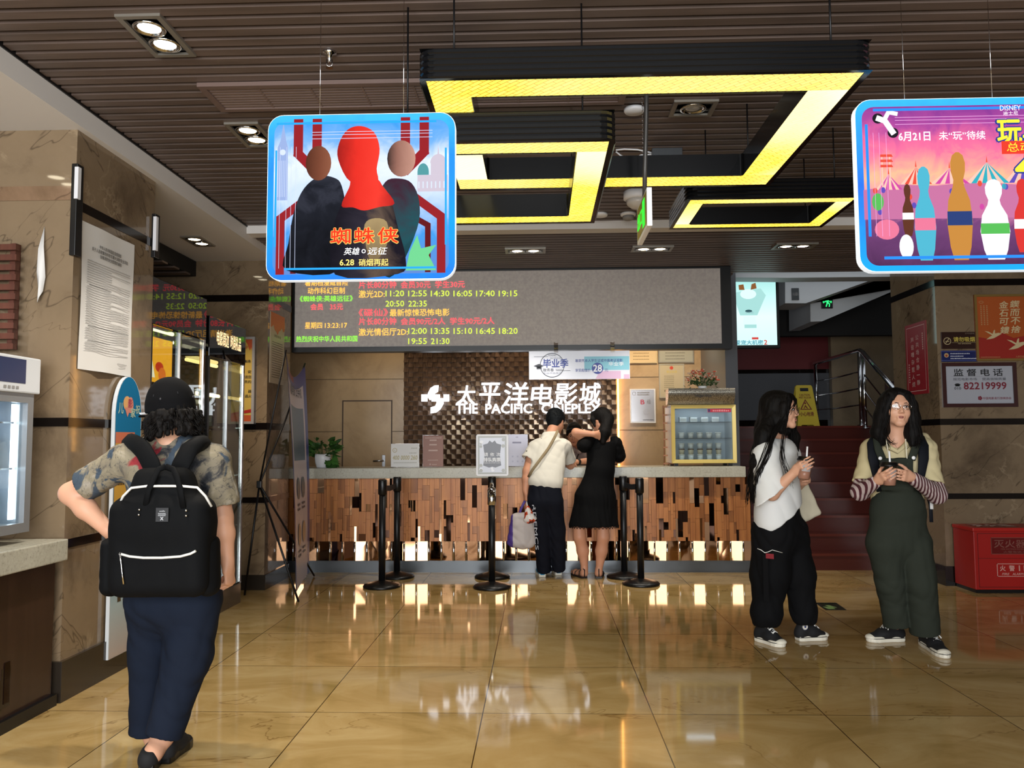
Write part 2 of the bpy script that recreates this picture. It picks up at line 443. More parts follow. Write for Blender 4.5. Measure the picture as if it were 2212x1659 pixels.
# ================================================================== THE SETTING
def struct(name, mb, mats, parent=None):
    o = mb.build(name, mats, parent)
    if parent is None: o['kind'] = 'structure'
    return o
XL = -2.40            # face of the left row of pillars
ZS, ZC = 2.92, 3.04   # left soffit, slatted ceiling
struct('floor', MB().box(-5.2, 6.4, -2.6, 13.6, -0.12, 0.0), M['floor'])
# ceiling: rows of brown slats under a dark backing
mb = MB().box(-2.36, 6.4, -2.6, 6.46, 3.13, 3.2, 1)
y = -2.56
while y < 6.44:
    mb.box(-2.36, 6.4, y, y+0.056, ZC, 3.125, 0); y += 0.088
mb.box(-2.36, 6.4, 6.62, 8.4, 3.05, 3.1, 1)
y = 6.60
while y < 8.3:
    mb.box(-2.36, 6.4, y, y+0.05, 2.985, 3.05, 0); y += 0.088
struct('ceiling', mb, [M['slat'], M['slat_dark']])
mb = MB().box(-5.2, -2.36, -2.6, 7.2, ZS, 3.2, 0)
struct('trim_1', mb, M['white_paint'])
struct('trim_2', MB().box(-2.36, 6.4, 6.462, 6.60, 2.975, 3.2), M['white_paint'])
struct('trim_3', MB().box(-2.375, -2.352, -2.6, 6.46, 3.028, 3.06), M['black_metal'])
# dark slatted beam over the gift shop
mb = MB().box(-5.0, -3.08, 5.2, 7.19, 2.78, 2.915, 1)
for i in range(9): mb.box(-5.0, -3.075, 5.2+i*0.22, 5.2+i*0.22+0.1, 2.765, 2.78, 0)
struct('trim_4', mb, [M['slat'], M['slat_dark']])

def bands(mb, x0, x1, y0, y1, zs, e=0.006):
    for z, t in zs: mb.box(x0-e, x1+e, y0-e, y1+e, z, z+t, 1)
# left pillar nearest the viewer
mb = MB().box(-5.2, XL, 4.10, 4.97, 0, ZS, 0)
bands(mb, -5.2, XL, 4.10, 4.97, [(1.37, 0.045), (0.755, 0.045)], 0.004)
mb.box(XL-0.02, XL+0.004, 4.10, 4.974, 2.50, 2.55, 1)
mb.box(-5.2, XL+0.02, 4.08, 4.99, 0, 0.20, 2)
mb.box(-5.2, XL-0.0, 4.094, 4.10, 2.545, 2.62, 3)
struct('wall_left', mb, [M['marble'], M['black_stone'], M['plinth'], marble('brown_marble_band', '8a6f58', '6a543f', 'a48d72', 0.08, 0.9, 1.1)])
# second left pillar and the wall piece between it and the showcases
mb = MB().box(-5.2, -2.42, 7.20, 7.86, 0, 3.1, 0).box(-5.2, -3.6, 7.86, 9.99, 0, 3.1, 0)
bands(mb, -5.2, -2.42, 7.2, 7.86, [(2.55, 0.06), (1.40, 0.06), (0.755, 0.05)], 0.005)
mb.box(-5.2, -2.405, 7.185, 7.865, 0, 0.13, 2)
struct('wall_left_pillar', mb, [M['marble'], M['black_stone'], M['plinth']])
struct('wall_left_shop', MB().box(-5.2, -5.0, -2.6, 7.2, 0, 2.92), marble('shop_wall_stone', '6b5a49', '4e4032', '8a7760', 0.3, 1.2, 5.5))
# wall behind the ticket counter
BY = 10.0
mb = MB().box(-3.62, 1.98, BY, BY+0.15, 0, 3.1, 0)
struct('wall_back', mb, M['tan_wall'])
mb = MB()
for yy in (819, 932):
    z = aY(800, yy, BY)[2]
    mb.box(-3.6, 1.97, BY-0.003, BY, z-0.004, z+0.004, 0)
for xx in (1332, ):
    pass
struct('trim_5', mb, mat('stone_joint', '6e5a40', 0.6))
a = aY(742, 867, BY); b = aY(845, 1003, BY)
d1 = MB().box(a[0], b[0], BY-0.008, BY, 0, a[2], 0)
d1 = struct('door_1', d1, M['tan_wall'])
mb = MB()
t = 0.012
mb.box(a[0]-t, a[0]+t*0.2, BY-0.011, BY-0.0005, 0, a[2]+t, 0).box(b[0]-t*0.2, b[0]+t, BY-0.011, BY-0.0005, 0, a[2]+t, 0).box(a[0], b[0], BY-0.011, BY-0.0005, a[2]-t*0.2, a[2]+t, 0)
mb.build('door_frame', mat('door_joint', '4a3626', 0.5), d1)
hx = b[0]-0.09
mb = MB().box(hx-0.02, hx+0.02, BY-0.02, BY-0.008, 0.98, 1.13, 0, 0.004)
mb.tube([(hx, BY-0.02, 1.06), (hx, BY-0.06, 1.06), (hx-0.12, BY-0.06, 1.055)], 0.011, 8, 0)
mb.build('door_handle', M['steel'], d1, 'steel lever handle')
# brown woven block panel with a warm strip of light down its right edge
rng = random.Random(5)
a = aY(872, 757, 9.94); b = aY(1334, 1003, 9.94)
px0, px1 = a[0], b[0]
n = 44; s = (px1-px0)/n; z = 0.9
mb = MB(); mb.box(px0, px1, 9.985, 10.0, 0.9, 2.75, 0)
j = 0
while z < 2.75:
    for i in range(n):
        x = px0+i*s; k = (i+j) % 2
        d = rng.uniform(-0.003, 0.003); tl = 0.022
        y_top = 9.957+d+(0.010 if k else -0.008); y_bot = 9.957+d-(tl if k else -0.004)
        x0, x1, z0, z1 = x+0.0015, x+s-0.0015, z+0.0015, z+s-0.0015
        sk = 0.009*(1 if k else -1)
        v = [(x0, y_bot-sk, z0), (x1, y_bot+sk, z0), (x1, y_top+sk, z1), (x0, y_top-sk, z1),
             (x0, 9.985, z0), (x1, 9.985, z0), (x1, 9.985, z1), (x0, 9.985, z1)]
        mb.add(v, [(0, 1, 2, 3), (0, 4, 5, 1), (3, 2, 6, 7), (0, 3, 7, 4), (1, 5, 6, 2)], 0)
    z += s; j += 1
struct('wall_back_panel', mb, M['weave'])
mb = MB().box(px1+0.012, px1+0.03, 9.955, 9.985, 0.95, 2.7, 0)
wl = mb.build('strip_light', emis('warm_strip', 'ffb45a', 7)); tag(wl, 'warm glowing light strip down the right edge of the brown woven wall panel', 'light')

# right part: landing, stairs and the red wall
ST_Y0, TREAD, RISE, NST = 8.29, 0.27, 0.162, 9
LZ = RISE*NST; LY = ST_Y0+TREAD*(NST-1)
mb = MB(); SX0, SX1 = 2.12, 4.35
for i in range(NST):
    y0 = ST_Y0+TREAD*i; y1 = LY+TREAD if i < NST-1 else 13.4
    mb.box(SX0, SX1 if i < NST-1 else 6.4, y0, y1, RISE*i, RISE*(i+1), 0)
    mb.box(SX0, SX1, y0-0.012, y0+0.03, RISE*(i+1)-0.022, RISE*(i+1)+0.002, 1)
st = struct('trim_stairs', mb, [M['stair'], mat('stair_nosing', '5d2a22', 0.2)])
struct('wall_right_stair', MB().box(SX1, SX1+0.12, 8.4, LY, 0, 2.0), M['stair'])
mb = MB().box(1.98, 5.0, 12.6, 12.75, 1.4, 4.6, 0)
mb.box(1.98, 5.0, 12.575, 12.6, LZ, 2.32, 1).box(1.98, 5.0, 12.565, 12.6, LZ, LZ+0.13, 2).box(1.98, 5.0, 12.57, 12.6, 2.30, 2.36, 2)
struct('wall_back_red', mb, [M['red_wall'], M['dado'], M['black_stone']])
a = aY(1797, 900, 12.5)
struct('wall_back_right', MB().box(a[0], 6.4, 12.45, 12.56, LZ, 4.6), marble('landing_stone', '8d7a60', '73624c', 'a08c70', 0.35, 0.7, 9.1, 0.1, False))
struct('wall_back_side', MB().box(1.97, 2.10, 8.7, 12.6, 0, 4.6), M['dado'])
# underside of the flight above: two stepped sloping pieces
def px_prism(pts, Y, depth, m):
    mb = MB(); P = [aY(x, y, Y) for x, y in pts]
    poly = [(p[0], p[2]) for p in P]
    mb.prism(poly, lambda u, v, w: (u, Y+w, v), depth, 0); return mb
struct('trim_6', px_prism([(1572, 567), (2080, 560), (2080, 596), (1700, 600), (1572, 599)], 8.9, 0.25, 0), M['grey_paint'])
struct('trim_7', px_prism([(1696, 590), (2100, 585), (1936, 586), (1741, 655), (1696, 655)], 9.9, 0.5, 0), M['grey_paint'])
struct('trim_8', px_prism([(1740, 590), (2140, 560), (2140, 540), (1945, 622), (1776, 694), (1751, 695), (1750, 640)], 10.5, 0.9, 0), M['grey_paint'])
struct('ceiling_stairwell', MB().box(1.0, 6.4, 9.9, 13.6, 4.6, 4.7), M['slat_dark'])
struct('wall_right_dark', MB().box(3.4, 6.4, 11.6, 11.75, 2.75, 4.6), M['slat_dark'])
# right pillar
mb = MB().box(3.57, 6.4, 7.43, 8.35, 0, 3.0, 0)
bands(mb, 3.57, 6.4, 7.43, 8.35, [(2.66, 0.06), (1.41, 0.055), (0.755, 0.05)], 0.005)
mb.box(3.55, 6.4, 7.41, 8.37, 0, 0.17, 2)
struct('wall_right_pillar', mb, [M['marble'], M['black_stone'], M['black_stone']])
struct('wall_right', MB().box(6.3, 6.4, -2.6, 13.6, 0, 3.2), M['marble'])
struct('wall_front_left', MB().box(-5.2, -2.9, -2.75, -2.6, 0, 3.2), M['marble'])
struct('wall_front_right', MB().box(5.2, 6.4, -2.75, -2.6, 0, 3.2), M['marble'])
struct('wall_front', MB().box(-2.9, 5.2, -2.75, -2.6, 2.75, 3.2), M['white_paint'])
# ================================================================== CEILING FIXTURES
R0 = random.Random(11)
def downlight(c, label, along='x', n=2, lit=True, power=30, z=ZC, L=0.36, Wd=0.19, group=None, target=None, col=(1.0, 0.92, 0.80), deg=95, cast=True):
    """square recessed lamp box with n round lamps in a row"""
    x, y = c[0], c[1]
    t = thing('ceiling_downlight', label, 'downlight', (x, y, z), 0 if along == 'x' else math.pi/2, group)
    hl, hw = L/2, Wd/2
    mb = MB()
    f = 0.024
    mb.box(-hl, hl, -hw, -hw+f, -0.012, 0.004).box(-hl, hl, hw-f, hw, -0.012, 0.004).box(-hl, -hl+f, -hw+f, hw-f, -0.012, 0.004).box(hl-f, hl, -hw+f, hw-f, -0.012, 0.004)
    mb.build('frame', M['steel_dull'], t)
    MB().box(-hl+f, hl-f, -hw+f, hw-f, 0.0, 0.003).build('back_plate', M['black'], t)
    for i in range(n):
        xx = (i-(n-1)/2)*0.145
        mb = MB().lathe([(0.066, -0.002), (0.068, -0.012), (0.056, -0.014), (0.050, -0.006)], (xx, 0, 0), 20)
        r = mb.build('lamp_ring', M['chrome'], t)
        MB().lathe([(0.0001, -0.0095), (0.03, -0.009), (0.050, -0.0055)], (xx, 0, 0), 18).build('lamp', M['lamp'] if lit else M['lamp_off'], r)
    if lit and cast:
        tg = target or (x, y, 0)
        spot_light('downlight_beam', (x, y, z-0.03), tg, power, col, deg)
    return t
M['steel_dull'] = mat('dull_silver', '9a948a', 0.35, 0.7)
M['lamp_off'] = mat('lamp_unlit', 'c9c7c4', 0.15, 0.3)
p = aZ(340, 76, ZC); downlight((p[0], p[1]), 'lit twin downlight in the slatted ceiling above left, largest and nearest', 'y', power=90)
p = aZ(545, 290, ZC); downlight((p[0], p[1]), 'lit twin downlight in the slats beside the upper left corner of the red hero poster', 'y', power=90)
p = aZ(1497, 232, ZC); downlight((p[0], p[1]), 'unlit single square downlight seen inside the large yellow lamp frame', 'x', 1, False, L=0.23, Wd=0.2)
for (x, y, lb) in ((1135, 540, 'left'), (1408, 536, 'middle'), (1716, 530, 'right')):
    p = aZ(x, y, 2.985)
    downlight((p[0], p[1]), 'lit twin downlight in the low ceiling above the LED board, %s one of three' % lb, 'x', power=70, z=2.983,
              group='downlights over the counter', target=(p[0], 7.75, 0.0) if lb != 'right' else (p[0], 7.9, 0), deg=76)
p = aZ(428, 520, ZS); downlight((p[0], p[1]), 'lit warm twin downlight in the white soffit over the glass showcases', 'y', power=60, z=ZS, L=0.32, Wd=0.16, col=(1, 0.78, 0.55))
p = (-2.95, 3.3); downlight(p, 'warm twin downlight in the white soffit left of the viewer', 'y', power=35, z=ZS, L=0.32, Wd=0.16)
# unseen fittings added toward the street, left side only, to keep the right dimmer
for (x, y) in ((-1.4, 0.9), (-1.5, 2.1)):
    downlight((x, y), 'added unseen twin downlight overhead near the street side of the slatted ceiling', 'y', power=45, group='added downlights near the street')

# long air grille in the slats
a = aZ(425, 178, ZC); b = aZ(575, 232, ZC)
t = thing('air_grille', 'long brown slotted air grille set in the slatted ceiling above the hanging hero poster', 'air grille', (0, (a[1]+b[1])/2, ZC))
gx0, gx1, gy0, gy1 = a[0], 0.45, a[1], b[1]
if gy0 > gy1: gy0, gy1 = gy1, gy0
mb = MB(t); f = 0.035
mb.box(gx0, gx1, gy0, gy0+f, ZC-0.022, ZC-0.001).box(gx0, gx1, gy1-f, gy1, ZC-0.022, ZC-0.001).box(gx0, gx0+f, gy0+f, gy1-f, ZC-0.022, ZC-0.001).box(gx1-f, gx1, gy0+f, gy1-f, ZC-0.022, ZC-0.001)
mb.build('frame', mat('grille_brown', '6a5750', 0.4), t)
mb = MB(t); k = 0
yy = gy0+f
while yy < gy1-f-0.01:
    mb.box(gx0+f, gx1-f, yy+0.004, yy+0.022, ZC-0.016, ZC-0.004); yy += 0.03
for q in np.linspace(gx0+f, gx1-f, 9)[1:-1]: mb.box(q-0.004, q+0.004, gy0+f, gy1-f, ZC-0.018, ZC-0.003)
mb.build('louvres', mat('grille_slat', '75625a', 0.4), t)

# sprinkler
p = aZ(712, 112, ZC)
t = thing('sprinkler_head', 'small chrome sprinkler head below the slats, left of the big lamp frame', 'sprinkler', (p[0], p[1], ZC))
MB().lathe([(0.03, 0), (0.032, -0.008), (0.012, -0.014), (0.009, -0.04), (0.005, -0.05)], seg=14).build('escutcheon', M['chrome'], t)
mb = MB().tube([(-0.012, 0, -0.035), (-0.014, 0, -0.06), (0, 0, -0.072)], 0.0025, 6).tube([(0.012, 0, -0.035), (0.014, 0, -0.06), (0, 0, -0.072)], 0.0025, 6).lathe([(0.016, -0.072), (0.016, -0.075)], seg=12)
mb.build('deflector', M['chrome'], t)
# smoke detectors, ceiling speakers, dome camera
def disc(px, py, r, label, name='smoke_detector', cat='smoke detector', prof=None):
    p = aZ(px, py, ZC)
    t = thing(name, label, cat, (p[0], p[1], ZC))
    MB().lathe(prof or [(r, 0), (r, -0.012), (r*0.9, -0.02), (0.001, -0.022)], seg=26).build('housing', M['white'], t)
    return t, p
disc(1370, 235, 0.055, 'round white ceiling speaker seen inside the large yellow lamp frame', 'ceiling_speaker', 'speaker')
disc(1296, 462, 0.06, 'flat round white ceiling disc right beside the narrow lamp frame edge', 'ceiling_disc', 'ceiling disc')
t, p = disc(1357, 461, 0.06, 'white smoke detector with dark vents near the hanging exit sign')
MB().lathe([(0.045, -0.022), (0.042, -0.045), (0.03, -0.052), (0.001, -0.053)], seg=20).build('sensor', M['greyink'], t)
p = aZ(1377, 415, ZC)
t = thing('dome_camera', 'white dome security camera under the far side of the large lamp frame', 'camera', (p[0], p[1], ZC))
MB().lathe([(0.10, 0), (0.10, -0.05), (0.085, -0.06)], seg=26).build('mount', M['white'], t)
MB().lathe([(0.084, -0.06), (0.075, -0.09), (0.045, -0.115), (0.001, -0.123)], seg=26).build('dome', mat('milky_dome', 'cfcac2', 0.2), t)

# ------------------------------------------------------------------ yellow woven lamp frames
def lamp_frame(label, x0, x1, y0, y1, z, bw, hgt, power):
    t = thing('ceiling_lamp', label, 'ceiling lamp', ((x0+x1)/2, (y0+y1)/2, z))
    mb = MB(t); o = 0.022
    def ring(X0, X1, Y0, Y1, r):
        return rrect(X0, X1, Y0, Y1, r, 4)
    out = ring(x0-o, x1+o, y0-o, y1+o, 0.06); n = len(out)
    inn = ring(x0+bw+0.004, x1-bw-0.004, y0+bw+0.004, y1-bw-0.004, 0.012)
    ribs = 5; zs = []
    for i in range(ribs):
        za = z+hgt*i/ribs; zb = z+hgt*(i+1)/ribs
        zs += [(za, 0.0), (za+0.006, 0.006), (zb-0.006, 0.006), (zb, 0.0)]
    vs = []; fs = []
    for (zz, e) in zs:
        for (x, y) in ring(x0-o-e, x1+o+e, y0-o-e, y1+o+e, 0.06): vs.append((x, y, zz))
    for i in range(len(zs)-1):
        for k in range(n): fs.append((i*n+k, i*n+(k+1) % n, (i+1)*n+(k+1) % n, (i+1)*n+k))
    mb.add(vs, fs, 0)
    m_ = len(inn)
    vs = [(x, y, z) for x, y in inn]+[(x, y, z+hgt) for x, y in inn]
    mb.add(vs, [(k, m_+k, m_+(k+1) % m_, (k+1) % m_) for k in range(m_)], 0)
    for zz in (z+0.0005, z+hgt):
        for (a0, a1, b0, b1) in ((x0-o, x1+o, y0-o, y0+bw*0.12 if False else y0), (x0-o, x1+o, y1, y1+o), (x0-o, x0, y0, y1), (x1, x1+o, y0, y1)):
            mb.add([(a0, b0, zz), (a1, b0, zz), (a1, b1, zz), (a0, b1, zz)], [(0, 1, 2, 3)], 0)
    for (a0, a1, b0, b1) in ((x0, x1, y0, y0+bw), (x0, x1, y1-bw, y1), (x0, x0+bw, y0+bw, y1-bw), (x1-bw, x1, y0+bw, y1-bw)):
        mb.add([(a0, b0, z+hgt), (a1, b0, z+hgt), (a1, b1, z+hgt), (a0, b1, z+hgt)], [(0, 1, 2, 3)], 0)
    mb.build('body', M['black_ribbed'], t)
    mb = MB(t); zz = z+0.004
    for i, (a0, a1, b0, b1) in enumerate(((x0, x1, y0, y0+bw), (x0, x1, y1-bw, y1), (x0, x0+bw, y0+bw, y1-bw), (x1-bw, x1, y0+bw, y1-bw))):
        mb = MB(t); mb.add([(a0, b0, zz), (a0, b1, zz), (a1, b1, zz), (a1, b0, zz)], [(0, 1, 2, 3)], 0)
        mb.build('glowing_panel', M['woven'] if i < 2 else M['woven_hot'], t, 'glowing yellow woven panel')
    for (xx, yy) in ((x0+0.1, y0+0.05), (x1-0.1, y0+0.05), (x0+0.1, y1-0.05), (x1-0.1, y1-0.05)):
        MB(t).tube([(xx, yy, z+hgt-0.002), (xx, yy, ZC)], 0.004, 6).build('hanger', M['black_metal'], t)
    return t
M['black_ribbed'] = mat('black_ribbed_casing', '141517', 0.16, 0.3)
Z1 = 2.62
a = aZ(920, 176, Z1); b = aZ(1868, 157, Z1); c = aZ(1648, 400, Z1)
lamp_frame('largest black framed ceiling lamp with glowing yellow woven underside', a[0], b[0], (a[1]+b[1])/2, c[1], Z1, 0.155, 0.115, 30)
Z2 = 2.45
a = aZ(1316, 306, Z2); b = aZ(1276, 480, Z2)
lamp_frame('middle ceiling lamp frame hanging lowest, partly behind the red hero poster', -0.62, a[0], a[1], b[1], Z2, 0.12, 0.12, 25)
a = aZ(1492, 432, Z1); b = aZ(1850, 428, Z1); c = aZ(1452, 494, Z1)
lamp_frame('smallest yellow ceiling lamp frame, left of the pink toy poster', a[0], b[0], (a[1]+b[1])/2, c[1], Z1, 0.085, 0.11, 20)
# loose cable and driver box above the frames
t = thing('lamp_driver', 'small grey driver box with loose white cable above the lamp frames', 'driver box', tuple(aZ(1440, 333, 2.98)))
MB().box(-0.09, 0.09, -0.03, 0.03, -0.02, 0.03, 0, 0.004).build('box', M['kick'], t)
MB().tube([(-0.09, 0, 0), (-0.15, 0.01, 0.0), (-0.21, 0, -0.03), (-0.27, 0, -0.005), (-0.30, 0, 0.02)], 0.005, 6).tube([(-0.09, 0, 0.01), (-0.17, 0, 0.03), (-0.25, 0, 0.035), (-0.30, 0, 0.03)], 0.005, 6).build('cable', M['white'], t)

# hanging exit sign seen nearly edge on, on a bent rod
YE = 3.75
a = aY(1400, 410, YE); b = aY(1390, 497, YE)
t = thing('hanging_exit_sign', 'thin exit sign seen almost edge on, hanging on a rod right of the lamp frames', 'exit sign', (a[0], YE, a[2]))
MB().box(-0.012, 0.012, -0.04, 0.34, -0.18, 0.0, 0, 0.003).build('case', M['white'], t)
f = Face((-0.0125, 0.33, -0.175), (0, -1, 0), (0, 0, 1))
mb = MB().add([f(0.012, 0.012, .001), f(0.35, 0.012, .001), f(0.35, 0.163, .001), f(0.012, 0.163, .001)], [(0, 1, 2, 3)], 0)
mb.add([f(0.22, 0.02, .002), f(0.30, 0.02, .002), f(0.30, 0.15, .002), f(0.22, 0.15, .002)], [(0, 1, 2, 3)], 1)
put_text(mb, f, '出口', 0.03, 0.05, 0.2, 0.13, 0.002, 0.02, 1)
mb.build('sign_face', [mat('exit_face', 'a89a3c', 0.3), emis('exit_green', '35e83a', 1.3)], t)
MB().tube([(0, 0.13, 0), (0, 0.10, 0.13), (0.0, 0.02, 0.35), (-0.0, -0.03, ZC-a[2])], 0.011, 10).build('rod', mat('grey_rod', '4a4846', 0.4, 0.3), t)
mb = MB()
for k in range(60):
    zz = 0.01+k*0.0115
    if zz < ZC-a[2]: mb.tube([(0.012, 0.25, zz-0.002), (0.012+0.004*(k % 2), 0.25+0.004*((k+1) % 2), zz+0.006), (0.012, 0.25, zz+0.011)], 0.0016, 5, cap=False)
mb.build('chain', M['chrome'], t)

# ================================================================== LED BOARD
LY0 = 8.0
tl = aY(632, 580, LY0); tr = aY(1578, 571, LY0); bl = aY(632, 758, LY0)
x0, x1, z1, z0 = tl[0], tr[0], aY(1100, 577, LY0)[2], aY(1100, 757, LY0)[2]
led = thing('led_display', 'long grey LED board with red and green showtimes above the ticket counter', 'display board', ((x0+x1)/2, LY0, z0))
fr = 0.05
mb = MB(led).box(x0, x1, LY0, LY0+0.14, z0, z0+fr).box(x0, x1, LY0, LY0+0.14, z1-0.035, z1).box(x0, x0+0.025, LY0, LY0+0.14, z0+fr, z1-0.035).box(x1-0.10, x1, LY0, LY0+0.14, z0+fr, z1-0.035)
mb.build('frame', M['black'], led)
MB(led).box(x0+0.025, x1-0.10, LY0+0.012, LY0+0.13, z0+fr, z1-0.035).build('panel', M['led_face'], led)
def led_text(name, items, mat_):
    mb = MB(led); ff = Face((0, LY0+0.012, 0), (1, 0, 0), (0, 0, 1))
    for (s, xa, xb, yc, hp) in items:
        p0 = aY(xa, yc+hp/2, LY0+0.012); p1 = aY(xb, yc-hp/2, LY0+0.012)
        put_text(mb, ff, s, p0[0], p0[2], p1[0], p1[2], 0.004, 0.0)
    mb.build(name, mat_, led)
led_text('red_text', [('会员', 671, 698, 663, 14), ('35元', 713, 741, 663, 13), ('片长80分钟', 775, 856, 615, 17), ('会员30元', 866, 930, 615, 16), ('学生30元', 940, 1004, 614, 16),
                     ('《碟仙》', 775, 838, 675, 17), ('片长80分钟', 775, 856, 694, 17), ('会员90元/2人', 866, 962, 694, 16), ('学生90元/2人', 972, 1068, 693, 16)], M['led_red'])
led_text('yellow_text', [('暑期档漫威首险', 659, 752, 611, 14), ('动作科幻巨制', 665, 745, 628, 15), ('星期四', 659, 696, 703, 14), ('13:23:17', 702, 750, 703, 11), ('激光2D:', 775, 831, 635, 17),
                        ('最新惊悚恐怖电影', 842, 971, 675, 17), ('激光情侣厅2D:', 775, 881, 717, 17)], M['led_yel'])
led_text('green_text', [('《蜘蛛侠:英雄远征》', 648, 762, 645, 14), ('热烈庆祝中华人民共和国', 640, 772, 732, 14)], M['led_green'])
tms = [(t_, 833+i*48.9, 873+i*48.9, 634, 13) for i, t_ in enumerate(('11:20', '12:55', '14:30', '16:05', '17:40', '19:15'))]
tms += [(t_, 833+i*49, 873+i*49, 656, 13) for i, t_ in enumerate(('20:50', '22:35'))]
tms += [(t_, 882+i*49, 922+i*49, 715, 13) for i, t_ in enumerate(('12:00', '13:35', '15:10', '16:45', '18:20'))]
tms += [(t_, 882+i*49, 922+i*49, 737, 13) for i, t_ in enumerate(('19:55', '21:30'))]
led_text('showtime_text', tms, M['led_lime'])
MB(led).box(x0+0.2, x0+0.24, LY0+0.02, LY0+0.06, z1, 2.99).box(x1-0.3, x1-0.26, LY0+0.02, LY0+0.06, z1, 2.99).box(0.2, 0.24, LY0+0.02, LY0+0.06, z1, 2.99).build('hanger', M['black_metal'], led)

# graduation-season acrylic sign clipped under the board
YB = 7.985
a = aY(1143, 820, YB); b = aY(1360, 757, YB)
t = thing('promo_sign', 'white and blue student offer sign clipped under the LED board', 'sign', (a[0], YB, a[2]))
w_, h_ = b[0]-a[0], b[2]-a[2]
MB().box(0, w_, 0, 0.008, 0, h_).build('board', M['promo'] if 'promo' in M else mat('promo_white', 'dfe3f0', 0.25), t)
ff = Face((0, 0, 0), (1, 0, 0), (0, 0, 1))
mb = MB()
def R4(mb, f, u0, v0, u1, v1, m=0, w=0.001): mb.add([f(u0, v0, w), f(u1, v0, w), f(u1, v1, w), f(u0, v1, w)], [(0, 1, 2, 3)], m)
R4(mb, ff, w_*0.55, h_*0.32, w_*0.995, h_*0.80, 1); R4(mb, ff, w_*0.70, h_*0.01, w_*0.91, h_*0.28, 2); R4(mb, ff, w_*0.94, h_*0.01, w_*0.995, h_*0.16, 2)
mb.add([ff(w_*0.70, h_*0.28, .001), ff(w_*0.66, h_*0.01, .001), ff(w_*0.70, h_*0.01, .001)], [(0, 1, 2)], 2)
def ringflat(mb, f, c, r, t_, m, n=40, w=0.002, ry=None, a0=0, a1=360):
    ry = ry or r
    vs = []; k = n
    for i in range(n+1):
        a = math.radians(a0+(a1-a0)*i/n)
        vs += [f(c[0]+r*math.cos(a), c[1]+ry*math.sin(a), w), f(c[0]+(r-t_)*math.cos(a), c[1]+(ry-t_)*math.sin(a), w)]
    mb.add(vs, [(2*i, 2*i+2, 2*i+3, 2*i+1) for i in range(n)], m)
def discflat(mb, f, c, r, m, n=28, w=0.002, ry=None):
    ry = ry or r
    mb.add([f(c[0]+r*math.cos(2*math.pi*i/n), c[1]+ry*math.sin(2*math.pi*i/n), w) for i in range(n)], [tuple(range(n))], m)
ringflat(mb, ff, (w_*0.23, h_*0.5), h_*0.43, 0.006, 0)
put_text(mb, ff, '毕业季', w_*0.14, h_*0.42, w_*0.39, h_*0.72, 0.003, 0.02, 3)
put_text(mb, ff, 'YOUNG', w_*0.19, h_*0.82, w_*0.27, h_*0.88, 0.003, 0, 0); put_text(mb, ff, '致青春', w_*0.14, h_*0.28, w_*0.245, h_*0.39, 0.003, 0, 0)
put_text(mb, ff, 'SCHOOL', w_*0.265, h_*0.32, w_*0.335, h_*0.37, 0.003, 0, 0)
put_text(mb, ff, '我们毕业啦', w_*0.21, h_*0.72, w_*0.32, h_*0.78, 0.003, 0, 4); put_text(mb, ff, '永/远/不/说/再/见', w_*0.145, h_*0.19, w_*0.32, h_*0.25, 0.003, 0, 4)
mb.add([ff(w_*0.045, h_*0.48, .004), ff(w_*0.10, h_*0.41, .004), ff(w_*0.145, h_*0.48, .004), ff(w_*0.10, h_*0.55, .004)], [(0, 1, 2, 3)], 0)
R4(mb, ff, w_*0.075, h_*0.37, w_*0.125, h_*0.45, 0, 0.004)
for (u0, u1, v) in ((0.05, 0.19, 0.8), (0.27, 0.41, 0.30)): R4(mb, ff, w_*u0, h_*v, w_*u1, h_*(v+0.012), 0, 0.002)
put_text(mb, ff, '暑期凭本人学生证或中高考证观影', w_*0.46, h_*0.60, w_*0.93, h_*0.71, 0.003, 0.006, 3)
put_text(mb, ff, '享受超值价', w_*0.46, h_*0.26, w_*0.61, h_*0.37, 0.003, 0.006, 3); put_text(mb, ff, '元', w_*0.75, h_*0.26, w_*0.785, h_*0.36, 0.003, 0, 3)
put_text(mb, ff, '毕业季', w_*0.79, h_*0.46, w_*0.94, h_*0.6, 0.0025, 0.01, 5)
discflat(mb, ff, (w_*0.68, h_*0.38), h_*0.2, 3, 28, 0.003); put_text(mb, ff, '28', w_*0.638, h_*0.26, w_*0.722, h_*0.5, 0.005, 0.03, 5)
mb.build('print', [mat('promo_ink', '3a3d48', 0.5), mat('promo_cyan', '86c8dc', 0.4), mat('promo_pink', 'dcb8d8', 0.4), mat('promo_blue', '2b3f9a', 0.4), mat('promo_grey', '8a90a4', 0.5), mat('promo_white2', 'eef2fa', 0.4)], t)
for u in (0.27, 0.83):
    MB().box(w_*u-0.02, w_*u+0.02, -0.012, 0.012, h_-0.015, h_+0.085).build('clip', M['cup_plastic'], t)

